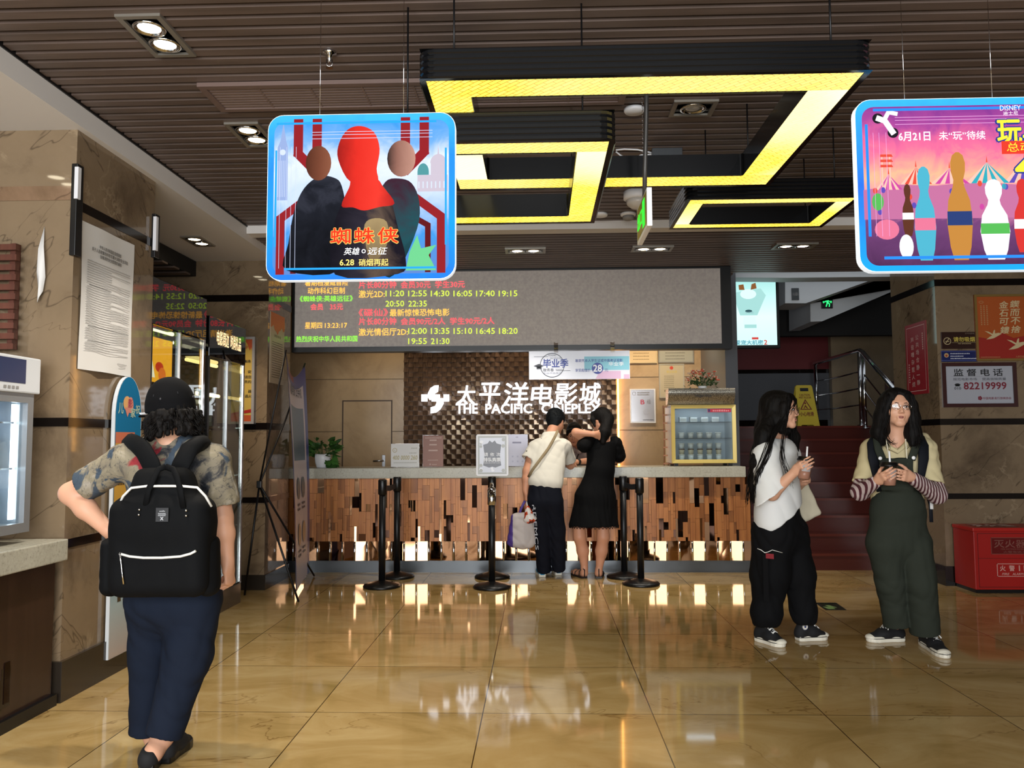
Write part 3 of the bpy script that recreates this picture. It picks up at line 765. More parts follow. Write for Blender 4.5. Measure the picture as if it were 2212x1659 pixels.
# ================================================================== HANGING LIGHTBOX POSTERS
def grad(name, stops, st=1.0, axis=2, lo=0.0, hi=1.0, noise=0.0):
    m = mat(name, '050505', 0.7, spec=0.0); g = NT(m); v = g.coord(); xyz = g.xyz(v)
    f = g.math('DIVIDE', g.math('SUBTRACT', xyz[axis], lo), hi-lo)
    if noise: f = g.math('ADD', f, g.math('MULTIPLY', g.math('SUBTRACT', g.noise(v, 9, 5, 0.6, 0.8), 0.5), noise))
    g.emis(g.ramp(f, stops), st); return m
def lightbox(name, label, px, Y, label_wires=True):
    a = aY(px[0], px[3], Y); b = aY(px[1], px[2], Y)
    w, h = b[0]-a[0], b[2]-a[2]
    t = thing(name, label, 'poster', (a[0], Y, a[2]))
    mb = MB(); mb.prism(rrect(0, w, 0, h, 0.06), lambda u, v, d: (u, d, v), 0.035, 0)
    mb.build('light_panel', mat(name+'_edge', 'dfe8f2', 0.3, 0, 0.5), t)
    for q in (0.27, 0.72): MB().tube([(w*q, 0.017, h), (w*q, 0.017, ZC-a[2])], 0.0012, 5).build('hanging_wire', M['chrome'], t)
    return t, w, h, Face((0, 0, 0), (1, 0, 0), (0, 0, 1))
def PF(mb, f, pts, m, w, sc=(1, 1)): mb.add([f(x*sc[0], y*sc[1], w) for x, y in pts], [tuple(range(len(pts)))], m)
def bold_text(mb, f, s_, u0, v0, u1, v1, w, b, m):
    for i in range(8):
        a = 2*math.pi*i/8; put_text(mb, f, s_, u0+b*math.cos(a), v0+b*math.sin(a), u1+b*math.cos(a), v1+b*math.sin(a), w+.00008*i, 0, m)
def soft(pts, n=4):
    P = [np.array(p, float) for p in pts]; L = len(P); out = []
    for j in range(L):
        p0, p1, p2, p3 = P[j-1], P[j], P[(j+1) % L], P[(j+2) % L]
        for k in range(n):
            t = k/n; out.append(tuple(.5*((2*p1)+(-p0+p2)*t+(2*p0-5*p1+4*p2-p3)*t*t+(-p0+3*p1-3*p2+p3)*t**3)))
    return out
def ribbon(mb, f, pts, wd, m, w, sc):
    """flat band along a polyline"""
    for (a, b) in zip(pts[:-1], pts[1:]):
        w = w+.00015
        d = np.array([(b[0]-a[0])*sc[0], (b[1]-a[1])*sc[1]]); L = np.linalg.norm(d); n = np.array([-d[1], d[0]])/L*wd/2; e = d/L*wd*0.3
        A = np.array([a[0]*sc[0], a[1]*sc[1]])-e; B = np.array([b[0]*sc[0], b[1]*sc[1]])+e
        mb.add([f(*(A-n), w), f(*(B-n), w), f(*(B+n), w), f(*(A+n), w)], [(0, 1, 2, 3)], m)
ES = 1.0
# --- left poster: the film art itself is replaced by plain shapes of the same colours
t, w, h, f = lightbox('red_hero_poster', 'lit square poster with red, blue and black art and gold Chinese title, hanging left', (574, 984, 242, 607), 3.08)
S = (w, h)
mb = MB()
mb.add([f(x, y, 0.001) for x, y in rrect(0.002, w-0.002, 0.002, h-0.002, 0.058)], [tuple(range(28))], 0)
mb.build('blue_border', grad('poster_border', [(0, '2a7be0'), (0.3, '1f9cf0'), (0.7, '2a8ae8'), (1, '3fb4f6')], ES, 2, 0, h, 0.3), t)
mb = MB(); mb.add([f(x, y, 0.002) for x, y in rrect(w*0.035, w*0.965, h*0.035, h*0.955, 0.045)], [tuple(range(28))], 0)
mb.build('sky_print', grad('poster_sky', [(0.0, '5d7fc0'), (0.25, '3f8fd8'), (0.5, 'b9cdea'), (0.68, 'd4def0'), (0.85, '6fa6e0'), (1, '3c92dc')], ES, 2, 0, h, 0.35), t)
mb = MB()
for mir in (0, 1):
    X = (lambda q: 1-q) if mir else (lambda q: q)
    ribbon(mb, f, [(X(.165), .955), (X(.165), .76), (X(.26), .65)], w*0.05, 0, .004, S)
    ribbon(mb, f, [(X(.265), .955), (X(.265), .70)], w*0.05, 0, .004, S)
    ribbon(mb, f, [(X(.30), .56), (X(.075), .37), (X(.075), .05)], w*0.045, 0, .004, S)
    ribbon(mb, f, [(X(.30), .42), (X(.145), .32), (X(.145), .05)], w*0.03, 1, .0038, S)
mb.build('red_bars', [emis('poster_maroon', '8c2026', ES), emis('poster_maroon_dark', '5d161c', ES)], t)
mb = MB()   # clock tower and domed church skyline
PF(mb, f, [(.055, .48), (.11, .48), (.11, .80), (.10, .84), (.085, .95), (.07, .84), (.055, .80)], 0, .005, S)
discflat(mb, f, (w*.083, h*.77), w*.016, 1, 20, .006)
for q in range(6): R4(mb, f, w*(.058+q*.009), h*.5, w*(.060+q*.009), h*.72, 1, .0055)
PF(mb, f, [(.80, .52), (.96, .52), (.96, .62), (.80, .62)], 2, .005, S)
PF(mb, f, [(.87, .62), (.95, .62), (.95, .69)]+[(.91+.043*math.cos(a), .69+.055*math.sin(a)) for a in np.linspace(0, math.pi, 12)]+[(.87, .69)], 2, .0052, S)
PF(mb, f, [(.905, .74), (.915, .74), (.91, .80)], 2, .0052, S)
PF(mb, f, [(.80, .62), (.86, .62)]+[(.83+.03*math.cos(a), .64+.05*math.sin(a)) for a in np.linspace(0, math.pi, 10)], 3, .0054, S)
for q in range(7): R4(mb, f, w*(.805+q*.022), h*.54, w*(.811+q*.022), h*.58, 1, .006)
mb.build('skyline_print', [emis('poster_tower', '8fa3cf', ES), emis('poster_pale', 'c8d4ee', ES), emis('poster_church', 'c0b6c4', ES), emis('poster_dome', '4f8f94', ES)], t)
mb = MB()   # plain standing shapes in the poster's colours: dark, red, dark teal
PF(mb, f, soft([(.11, .06), (.40, .06), (.42, .40), (.40, .56), (.36, .61), (.28, .62), (.20, .55), (.15, .42), (.12, .22)]), 0, .007, S)
PF(mb, f, circ(.275, .70, .068, .105, 24), 1, .0072, S)
PF(mb, f, soft([(.70, .05), (.80, .30), (.81, .46), (.77, .57), (.70, .60), (.63, .58), (.60, .45), (.62, .05)]), 2, .007, S)
PF(mb, f, circ(.715, .72, .075, .11, 24), 3, .0072, S)
PF(mb, f, soft([(.37, .03), (.36, .30), (.40, .45), (.46, .56), (.60, .57), (.66, .47), (.70, .30), (.74, .12), (.70, .03)]), 4, .008, S)
PF(mb, f, soft([(.40, .44), (.44, .55), (.46, .60), (.58, .60), (.62, .55), (.68, .45), (.60, .43), (.52, .41), (.46, .43)]), 5, .0085, S)
PF(mb, f, soft([(.45, .58), (.38, .72), (.385, .82), (.43, .90), (.50, .92), (.57, .88), (.60, .78), (.585, .66), (.585, .58)]), 5, .009, S)
PF(mb, f, soft([(.56, .10), (.64, .20), (.64, .34), (.56, .36), (.52, .30)]), 6, .0088, S)
PF(mb, f, [(.74, .05), (.90, .05), (.86, .14), (.90, .20), (.82, .18), (.80, .26), (.76, .16)], 7, .0075, S)
mb.build('figure_print', [grad('poster_black', [(0, '0c0d12'), (.45, '1c1e26'), (.6, '2c2e38'), (1, '14151b')], ES, 2, 0, h, .9), grad('poster_brown', [(0, '4a261a'), (.5, '70402e'), (1, '8a5640')], ES, 0, w*.2, w*.36, .3), grad('poster_teal', [(0, '10242a'), (.5, '1f4a52'), (1, '3a2230')], ES, 2, 0, h*.6, .8), grad('poster_tan', [(0, '2c2422'), (.35, '8a6054'), (1, 'b88a7a')], ES, 0, w*.64, w*.79, .3),
                          grad('poster_ink', [(0, '14121a'), (.5, '2a2630'), (.7, '5a4a40'), (1, '1a1620')], ES, 0, w*.34, w*.72, .7), grad('poster_red', [(0, '8c1a18'), (.35, 'd42c22'), (.7, 'e0382c'), (1, 'a82220')], ES, 0, w*.37, w*.68, .25), grad('poster_gold', [(0, '5a4834'), (1, 'a08a62')], ES, 2, 0, h*.4, .6), emis('poster_green', '69c487', ES)], t)
mb = MB()
for v in (.885, .868, .845): R4(mb, f, w*.24, h*v, w*.88, h*(v+.003), 0, .0095)
for u in (.07, .105, .13, .155): R4(mb, f, w*u, h*.07, w*(u+.002), h*.8, 0, .0095)
mb.build('fine_lines', emis('poster_line', 'cfd8f4', 0.9), t)
mb = MB()
R4(mb, f, w*.05, h*.935, w*.9, h*.947, 0, .0097); R4(mb, f, w*.1, h*.06, w*.9, h*.072, 0, .0097); R4(mb, f, w*.045, h*.2, w*.055, h*.78, 0, .0097); R4(mb, f, w*.945, h*.2, w*.955, h*.78, 0, .0097)
mb.build('inner_frame', emis('poster_cyan', '2aa0f4', 1.0), t)
mb = MB()
for i, ch in enumerate('蜘蛛侠'):
    u0 = w*(.345+i*.125); bold_text(mb, f, ch, u0, h*.212, u0+w*.105, h*.305, .0105, .0035, 1); bold_text(mb, f, ch, u0, h*.212, u0+w*.105, h*.305, .013, .0012, 0)
put_text(mb, f, '英雄', w*.415, h*.145, w*.50, h*.188, .012, .004, 2, shear=.2); put_text(mb, f, '远征', w*.54, h*.145, w*.645, h*.188, .012, .004, 2, shear=.2)
ringflat(mb, f, (w*.52, h*.166), .008, .003, 2, 16, .012)
put_text(mb, f, '6.28', w*.395, h*.083, w*.47, h*.118, .012, .02, 3); put_text(mb, f, '硝烟再起', w*.495, h*.078, w*.65, h*.12, .012, .01, 3)
mb.build('title_lettering', [emis('title_red', 'dd3a20', ES), emis('title_gold', 'f0c060', 1.1), emis('title_white', 'ffffff', 1.2), emis('title_pale_gold', 'f2d878', 1.1)], t)
# --- right poster
t, w, h, f = lightbox('pink_sky_poster', 'lit square poster with pink sunset sky and yellow title, cut by the right picture edge', (1858, 2268, 208, 588), 3.08)
S = (w, h)
mb = MB(); mb.add([f(x, y, 0.001) for x, y in rrect(0.002, w-0.002, 0.002, h-0.002, 0.058)], [tuple(range(28))], 0)
mb.build('blue_border', grad('poster2_border', [(0, '1fa2f2'), (0.5, '2d6ee0'), (1, '38b0f4')], ES, 2, 0, h, 0.3), t)
mb = MB(); mb.add([f(x, y, 0.002) for x, y in rrect(w*0.035, w*0.965, h*0.035, h*0.955, 0.045)], [tuple(range(28))], 0)
mb.build('sunset_print', grad('poster2_sky', [(0.0, '4a2a4e'), (0.28, '6d3f70'), (0.42, 'd07aa0'), (0.55, 'f4b08a'), (0.70, 'ea6a92'), (0.85, 'a04490'), (1, '7a3488')], ES, 2, 0, h, 0.3), t)
mb = MB()
rr = random.Random(3)
for (cx, by, sw, sh, mm) in ((.66, .50, .11, .12, 0), (.85, .50, .11, .13, 3), (.47, .50, .10, .09, 1), (.30, .50, .08, .10, 2), (.16, .47, .07, .09, 1)):
    for q in range(8):
        a0 = cx-sw+2*sw*q/8; a1 = cx-sw+2*sw*(q+1)/8
        PF(mb, f, [(a0, by), (a1, by), (cx, by+sh)], mm if q % 2 else 4, .004+.0002*(q % 2), S)
    PF(mb, f, [(cx-.004, by+sh), (cx+.004, by+sh), (cx, by+sh+.04)], 2, .0045, S)
PF(mb, f, [(.03, .30), (.96, .30), (.96, .51), (.8, .49), (.6, .51), (.4, .49), (.2, .50), (.03, .47)], 5, .0035, S)
for q in range(26): PF(mb, f, circ(rr.uniform(.05, .95), rr.uniform(.34, .5), .012, .018, 8), rr.randint(0, 4), .0052, S)
R4(mb, f, w*.125, h*.47, w*.132, h*.66, 4, .005); R4(mb, f, w*.165, h*.47, w*.172, h*.66, 4, .005)
for q in range(3): PF(mb, f, [(.115+q*.002, .60+q*.03), (.185, .60+q*.03), (.178, .615+q*.03), (.12, .615+q*.03)], 2, .0054, S)
mb.build('fairground_print', [emis('fair_teal', '2fa0b0', ES), emis('fair_magenta', 'c04496', ES), emis('fair_red', 'd64a3a', ES), emis('fair_violet', '5a48a8', ES), emis('fair_cream', 'e8b8a8', ES), emis('fair_haze', 'b86a94', ES)], t)
mb = MB()   # plain skittle and ball shapes in the poster's colours
def skittle(cx, by, sw, sh, m0, m1, w_):
    prof = [(0.55, 0), (0.8, .12), (1, .35), (.85, .55), (.45, .68), (.38, .74), (.55, .82), (.58, .9), (.42, .97), (0.12, 1)]
    L = [(cx-sw*a, by+sh*b) for a, b in prof]; Rr = [(cx+sw*a, by+sh*b) for a, b in reversed(prof)]
    PF(mb, f, L+Rr, m0, w_, S); PF(mb, f, [(cx-sw*.97, by+sh*.32), (cx+sw*.97, by+sh*.32), (cx+sw*.95, by+sh*.45), (cx-sw*.95, by+sh*.45)], m1, w_+.0003, S)
skittle(.335, .06, .055, .54, 0, 1, .007); skittle(.51, .06, .065, .62, 2, 3, .0075); skittle(.685, .06, .075, .46, 4, 5, .008); skittle(.83, .10, .05, .42, 6, 4, .007); skittle(.93, .06, .045, .50, 3, 2, .0078); skittle(.25, .2, .03, .30, 7, 4, .0065)
PF(mb, f, circ(.14, .24, .062, .058, 20), 1, .0072, S); PF(mb, f, circ(.235, .14, .036, .07, 20), 4, .0082, S); PF(mb, f, circ(.10, .40, .03, .05, 16), 5, .006, S)
PF(mb, f, circ(.115, .885, .028, .03, 18), 8, .006, S); PF(mb, f, circ(.19, .80, .028, .03, 18), 8, .006, S); ribbon(mb, f, [(.115, .885), (.15, .87), (.19, .80)], w*.03, 4, .0065, S); ribbon(mb, f, [(.15, .88), (.17, .92), (.21, .91)], w*.022, 4, .0066, S)
mb.build('toy_print', [emis('toy_teal', '4aa8c0', ES), emis('toy_pink', 'd8708e', ES), emis('toy_ochre', 'b87f3a', ES), emis('toy_navy', '2a3c70', ES), emis('toy_white', 'e4e2e6', ES), emis('toy_green', '52ae52', ES), emis('toy_red', 'c83430', ES), emis('toy_brown', '5a3224', ES), emis('toy_black', '1d1a22', ES)], t)
mb = MB()
for v in (.885, .868, .845): R4(mb, f, w*.2, h*v, w*.96, h*(v+.003), 0, .0095)
for u in (.085, .115, .15): R4(mb, f, w*u, h*.2, w*(u+.002), h*.8, 0, .0095)
mb.build('fine_lines', emis('poster2_line', 'e8a8e0', 0.9), t)
mb = MB()
R4(mb, f, w*.09, h*.925, w*.95, h*.94, 0, .0097); R4(mb, f, w*.12, h*.068, w*.95, h*.085, 0, .0097); R4(mb, f, w*.045, h*.2, w*.06, h*.85, 0, .0097)
mb.build('inner_frame', emis('poster2_cyan', '2a86f0', 1.0), t)
mb = MB()
put_text(mb, f, '6月21日', w*.215, h*.748, w*.375, h*.80, .011, .02, 0); put_text(mb, f, '未“玩”待续', w*.42, h*.75, w*.655, h*.80, .011, .006, 0)
for q, (wt, mt) in enumerate(((.0110, 2), (.0125, 1))):
    bold_text(mb, f, '玩具', w*.715, h*.72, w*1.0-.03, h*.86, wt+q*.002, .008-.0055*q, mt); bold_text(mb, f, '4', w*.80, h*.52, w*.90, h*.655, wt+q*.002, .010-.005*q, mt)
R4(mb, f, w*.73, h*.66, w*.955, h*.735, 3, .0162); put_text(mb, f, '总动员', w*.755, h*.672, w*.95, h*.725, .0175, 0, 1)
put_text(mb, f, 'DISNEY', w*.735, h*.915, w*.84, h*.945, .011, .0, 0); put_text(mb, f, '迪士尼', w*.75, h*.888, w*.825, h*.91, .011, 0, 0)
mb.build('title_lettering', [emis('title2_white', 'f8eef6', 1.1), emis('title2_yellow', 'f6d83a', 1.1), emis('title2_blue', '28408e', 0.9), emis('title2_red', 'd83a2a', ES)], t)

# lamps in the ceiling over the clerk's side of the counter, hidden behind the LED board
for k, x in enumerate((-1.75, -0.35, 0.75, 1.55)):
    downlight((x, 9.25), 'lit twin downlight over the clerk\'s side, behind the LED board', 'x', power=(10, 20, 30, 36)[k], z=2.983, group='downlights behind the LED board', target=(x, 9.75, 1.2), deg=110, col=(1, 0.80, 0.55))
mb = MB().box(-3.6, 2.0, 8.4, 10.0, 2.985, 3.05, 0); o_ = mb.build('ceiling_counter', M['slat']); o_['kind'] = 'structure'
# ================================================================== TICKET COUNTER
CY = 8.06
top_z = aY(1300, 1009, CY)[2]; und_z = aY(1300, 1032, CY)[2]
cxr = aY(1611, 1015, CY)[0]; pxr = aY(1624, 1100, 8.15)[0]
t = thing('ticket_counter', 'long ticket counter with copper coloured block front and grey speckled top', 'counter', (0, CY, 0))
MB(t).box(-2.95, cxr, CY, 8.62, und_z, top_z, 0, 0.006).build('countertop', M['terrazzo'], t)
zb0 = aY(1300, 1169, 8.15)[2]; zk = aY(1300, 1211, 8.15)[2]
mb = MB(t).box(-2.95, pxr, 8.172, 8.6, 0.0, und_z, 2)
rng = random.Random(21)
cw, chh = 0.0235, 0.037; nc = int((pxr+2.95)/cw); nr = int((und_z-zb0)/chh)+1
chh = (und_z-zb0)/nr
used = np.zeros((nr, nc), bool)
for j in range(nr):
    for i in range(nc):
        if used[j, i]: continue
        bw_ = rng.choice((1, 2, 2, 3)); bh_ = rng.choice((2, 3, 4, 5, 6, 7))
        wi = 1
        while wi < bw_ and i+wi < nc and not used[j, i+wi]: wi += 1
        hj = 1
        while hj < bh_ and j+hj < nr and not used[j+hj, i:i+wi].any(): hj += 1
        used[j:j+hj, i:i+wi] = True
        r = rng.random()
        cxm = -2.95+cw*(i+wi/2)
        if r < 0.66: mm, d = 0, rng.uniform(0.006, 0.018)
        elif r < 0.80: mm, d = 1, rng.uniform(0.002, 0.014)
        elif r < 0.90: mm, d = 2, rng.uniform(-0.003, 0.004)
        else: mm, d = 3, rng.uniform(-0.003, 0.004)
        x0_ = -2.95+cw*i+0.0008; x1_ = -2.95+cw*(i+wi)-0.0008; z1_ = und_z-chh*j-0.0008; z0_ = und_z-chh*(j+hj)+0.0008
        tilt = rng.uniform(-0.002, 0.002) if mm >= 2 else 0
        v = [(x0_, 8.16-d-tilt, z0_), (x1_, 8.16-d+tilt, z0_), (x1_, 8.16-d+tilt, z1_), (x0_, 8.16-d-tilt, z1_), (x0_, 8.172, z0_), (x1_, 8.172, z0_), (x1_, 8.172, z1_), (x0_, 8.172, z1_)]
        mb.add(v, [(0, 1, 2, 3), (0, 4, 5, 1), (3, 2, 6, 7), (0, 3, 7, 4), (1, 5, 6, 2)], mm)
mb.build('block_front', [M['block'], M['block2'], M['dark_mirror'], M['rose_mirror']], t)
mb = MB(t); rng = random.Random(4)
x = -2.945
while x < pxr-0.02:
    x2 = min(x+0.123, pxr)
    tl = rng.uniform(-0.012, 0.012)
    mb.add([(x, 8.150+tl, zk), (x2, 8.150-tl, zk), (x2, 8.150-tl*1.4, zb0), (x, 8.150+tl*0.5, zb0)], [(0, 1, 2, 3)], 0)
    x = x2
mb.build('mirror_strip', M['rose_mirror'], t)
x = -2.945
while x < pxr: MB(t).tube([(x, 8.146, zk), (x, 8.146, zb0)], 0.011, 10).build('chrome_rod', M['chrome'], t); x += 0.123
MB(t).box(-2.95, pxr-0.02, 8.155, 8.172, 0.015, zk).box(-2.95, pxr-0.02, 8.165, 8.172, 0, 0.015).build('kick_plate', M['kick'], t)

# ------------------------------------------------------------------ queue posts
def stanchion(x, y, label, belt_to=None, sign=False):
    t = thing('queue_post', label, 'queue post', (x, y, 0), 0, 'black queue posts')
    MB().lathe([(0.165, 0), (0.168, 0.012), (0.155, 0.028), (0.09, 0.045), (0.05, 0.055), (0.03, 0.06)], seg=40).build('base', M['black'], t)
    hh = 0.95 if not sign else 0.86
    MB().lathe([(0.030, 0.055), (0.030, hh-0.13)], seg=24).build('post', M['black_metal'], t)
    if not sign:
        MB().lathe([(0.030, hh-0.14), (0.039, hh-0.13), (0.039, hh-0.01), (0.034, hh), (0.001, hh)], seg=24).build('head', M['black'], t)
    else:
        MB().lathe([(0.030, hh-0.14), (0.039, hh-0.13), (0.039, hh), (0.034, hh)], seg=24).build('head', M['chrome'], t)
        MB().lathe([(0.034, hh), (0.036, hh+0.01), (0.02, hh+0.02), (0.016, hh+0.06)], seg=16).build('neck', M['chrome'], t)
    if belt_to is not None:
        d = np.array(belt_to)-np.array((x, y)); L = np.linalg.norm(d); e = d/L; n_ = np.array([-e[1], e[0]])*0.0015
        a0 = e*0.036; a1 = d-e*0.036; z0, z1 = 0.845, 0.895
        if sign: z0, z1 = 0.78, 0.83
        s1 = 0.012
        pts = [(0.0, 0.0), (0.5, -s1), (1.0, 0.0)]
        mb = MB(); vs = []
        for q, dz in pts:
            p = a0*(1-q)+a1*q
            for sg in (-1, 1):
                for zz in (z0, z1): vs.append((p[0]+n_[0]*sg, p[1]+n_[1]*sg, zz+dz))
        fs = []
        for i in range(2):
            b = i*4; c_ = b+4
            fs += [(b, c_, c_+1, b+1), (b+2, b+3, c_+3, c_+2), (b+1, c_+1, c_+3, b+3), (b, b+2, c_+2, c_)]
        mb.add(vs, fs+[(0, 1, 3, 2), (8, 10, 11, 9)], 0)
        mb.build('belt', mat('belt_black', '17171a', 0.6), t)
    if sign:
        a = aY(1029, 1028, y); b = aY(1098, 938, y)
        w, h = b[0]-a[0], b[2]-a[2]; f = Face((a[0]-x, -0.018, a[2]), (1, 0, 0), (0, 0, 1))
        mb = MB(); mb.prism(rrect(0, w, 0, h, 0.018), lambda u, v, d: tuple(f(u, v, -d)), 0.03, 0)
        fr_ = mb.build('sign_frame', M['white'], t)
        mb = MB(); m_ = 0.022
        R4(mb, f, m_*0.7, m_*0.7, w-m_*0.7, h-m_*0.7, 1, .001); R4(mb, f, m_*1.4, m_*1.4, w-m_*1.4, h-m_*1.4, 0, .002)
        mb.add([f(w*q, h*r_, .003) for q, r_ in ((.22, .75), (.36, .78), (.42, .85), (.5, .80), (.58, .85), (.64, .78), (.78, .75), (.74, .5), (.78, .25), (.6, .2), (.5, .22), (.4, .2), (.22, .25), (.26, .5))], [tuple(range(13, -1, -1))], 2)
        rr = random.Random(8)
        for q in range(16):
            cx, cy = rr.choice(((.14, .2), (.14, .8), (.86, .8), (.86, .15), (.5, .1))); cx += rr.uniform(-.04, .04); cy += rr.uniform(-.1, .1)
            discflat(mb, f, (w*min(max(cx, .15), .85), h*min(max(cy, .13), .87)), w*rr.uniform(.03, .06), 3 if q % 2 else 1, 10, .0025+.0001*q)
        for q, ch in enumerate('请依次'): put_text(mb, f, ch, w*(.25+q*.19), h*.47, w*(.37+q*.19), h*.56, .004+.001, .01, 4)
        put_text(mb, f, '排队购票', w*.24, h*.34, w*.76, h*.44, .005, .02, 4); put_text(mb, f, 'PLEASE LINE UP FOR TICKETS', w*.24, h*.30, w*.76, h*.325, .005, 0, 4)
        mb.build('sign_print', [mat('sign_lilac', 'c9ccd8', 0.25), mat('sign_grey', 'a3a49f', 0.3), mat('sign_dark', '55555f', 0.3), mat('sign_pale', 'e8eaf0', 0.3), mat('sign_letters', 'f4f4f6', 0.4)], fr_)
    return t
FL, FM_, FR = (-1.409, 7.345), (-0.427, 7.303), (0.898, 7.471)
BL, BM, BR = (-1.366, 7.86), (-0.456, 7.84), (0.79, 7.86)
stanchion(*FL, 'black queue post nearest the leaning banner, belted to the one behind it', BL)
stanchion(*BL, 'black queue post against the counter at the left, behind the left front post')
stanchion(*FM_, 'black queue post carrying a white framed queue sign on top', BM, True)
stanchion(*BM, 'black queue post hidden behind the post with the white framed sign')
stanchion(*FR, 'black queue post right of the woman in the black dress, out in front', BR)
stanchion(*BR, 'black queue post against the counter just right of the black dress')

# ------------------------------------------------------------------ things standing on the counter
def stand_sign(name, label, px, Y, matc, lean=0.0):
    a = aY(px[0], px[3], Y); b = aY(px[1], px[2], Y); w, h = b[0]-a[0], b[2]-top_z
    t = thing(name, label, 'sign', (a[0], Y, top_z))
    MB().box(0, w, 0, 0.006, 0.004, h).box(0, w, 0.0, 0.07, 0, 0.004).build('acrylic_holder', M['cup_plastic'], t)
    f = Face((0, -0.0005, 0), (1, 0, 0), (0, 0, 1))
    return t, w, h, f
t, w, h, f = stand_sign('phone_number_sign', 'white card stand with gold telephone number on the counter, left of the brown card', (844, 906, 958, 1003), 8.22, None)
mb = MB(); R4(mb, f, 0.002, 0.006, w-.002, h-.002, 0, 0)
discflat(mb, f, (w*.14, h*.72), w*.08, 1, 20, .001); discflat(mb, f, (w*.14, h*.72), w*.06, 0, 20, .0014); ringflat(mb, f, (w*.14, h*.72), w*.03, .003, 1, 10, .0018, a0=90, a1=330)
put_text(mb, f, '400 0000 260', w*.07, h*.32, w*.93, h*.50, .0015, .02, 1, shear=.15); rr = random.Random(1)
text_lines(mb, f, w*.72, w*.92, h*.78, .014, rr, 2, .001); text_lines(mb, f, w*.65, w*.92, h*.58, .014, rr, 2, .001); text_lines(mb, f, w*.1, w*.92, h*.18, .012, rr, 2, .001)
mb.build('card', [M['paper'], mat('dull_gold_ink', 'a89b6c', 0.4), mat('pale_ink', 'aaa89f', 0.5)], t)
t, w, h, f = stand_sign('notice_card', 'brown notice card in clear stand on the counter, right of the white number card', (913, 958, 940, 1003), 8.26, None)
mb = MB(); R4(mb, f, 0.002, 0.006, w-.002, h-.002, 0, 0)
for v, u in ((.82, .33), (.68, .32), (.5, .28)): R4(mb, f, w*u, h*v, w*(1-u), h*(v+.045), 1, .001)
text_lines(mb, f, w*.12, w*.9, h*.9, .012, rr, 1, .001); text_lines(mb, f, w*.25, w*.75, h*.21, .01, rr, 1, .001); discflat(mb, f, (w*.36, h*.09), .008, 1, 12, .001); text_lines(mb, f, w*.45, w*.7, h*.07, .012, rr, 1, .001)
mb.build('card', [mat('brown_card', '8a6154', 0.45), mat('card_pale_ink', 'b59a90', 0.5)], t)
t, w, h, f = stand_sign('payment_card', 'tall white card stand on the counter beside the man in the white shirt', (1096, 1140, 938, 1003), 8.3, None)
mb = MB(); R4(mb, f, 0.002, 0.006, w-.002, h-.002, 0, 0)
R4(mb, f, w*.25, h*.72, w*.68, h*.77, 1, .001); text_lines(mb, f, w*.42, w*.55, h*.9, .012, rr, 1, .001)
for q in range(3):
    for r_ in range(2): R4(mb, f, w*(.22+q*.24), h*(.14+r_*.15), w*(.30+q*.24), h*(.19+r_*.15), 2, .001)
mb.build('card', [mat('lilac_card', 'cbcde2', 0.4), mat('lilac_grey', '8d8fa6', 0.5), mat('lilac_pale', 'b9bcd4', 0.5)], t)

# pothos in a white pot
p = aY(697, 1003, 8.25)
t = thing('potted_pothos', 'leafy green pothos in a white ribbed pot at the left end of the counter', 'plant', (p[0], 8.25, top_z))
MB().lathe([(0.055, 0), (0.062, 0.01), (0.074, 0.05), (0.08, 0.10), (0.078, 0.135), (0.072, 0.14), (0.068, 0.125), (0.0001, 0.12)], seg=28).build('pot', M['white'], t)
rng = random.Random(2); mb = MB(); ms = MB()
for i in range(120):
    an = rng.uniform(0, 2*math.pi); el_ = rng.uniform(-0.2, 1.1); rad = rng.uniform(0.08, 0.16)
    if i > 100: an = rng.uniform(-1.2, 0.3); el_ = rng.uniform(-1.3, -0.3); rad = rng.uniform(0.11, 0.15)
    c = np.array([rad*math.cos(an)*math.cos(el_*.6)*1.15, rad*math.sin(an)*math.cos(el_*.6)*0.9, 0.15+rad*math.sin(el_)*0.95])
    if c[2] < 0.02: c[2] = 0.03
    d = c-np.array([0, 0, 0.10]); d /= np.linalg.norm(d); d[2] -= 0.5; d /= np.linalg.norm(d)
    nrm = np.array([rng.gauss(0, .5), rng.gauss(-.5, .5), rng.gauss(.8, .3)]); nrm -= d*(nrm@d); nrm /= np.linalg.norm(nrm); s_ = np.cross(d, nrm)
    L = rng.uniform(0.045, 0.075); Wd = L*0.42
    pr = [(0, 0), (-.12, .55), (.15, 1), (.55, .8), (1, 0)]
    left = [c+d*L*a+s_*Wd*b-nrm*L*.12*b for a, b in pr]; right = [c+d*L*a-s_*Wd*b-nrm*L*.12*b for a, b in pr[1:-1]]
    mid = [c+d*L*a for a, b in pr[1:-1]]
    V = left+right+mid
    mb.add(V, [(0, 1, 8), (1, 2, 9, 8), (2, 3, 10, 9), (3, 4, 10), (0, 8, 5), (8, 9, 6, 5), (9, 10, 7, 6), (10, 4, 7)], i % 2, True)
    if i % 3 == 0: ms.tube([(0.02*math.cos(an), 0.02*math.sin(an), 0.12), tuple(c*0.6+np.array([0, 0, .06])), tuple(c)], 0.0018, 5)
mb.build('leaves', [mat('leaf_green', '2c4d20', 0.3), mat('leaf_green_light', '3f6a2c', 0.35)], t); ms.build('stems', mat('stem_green', '4d6a34', 0.5), t)

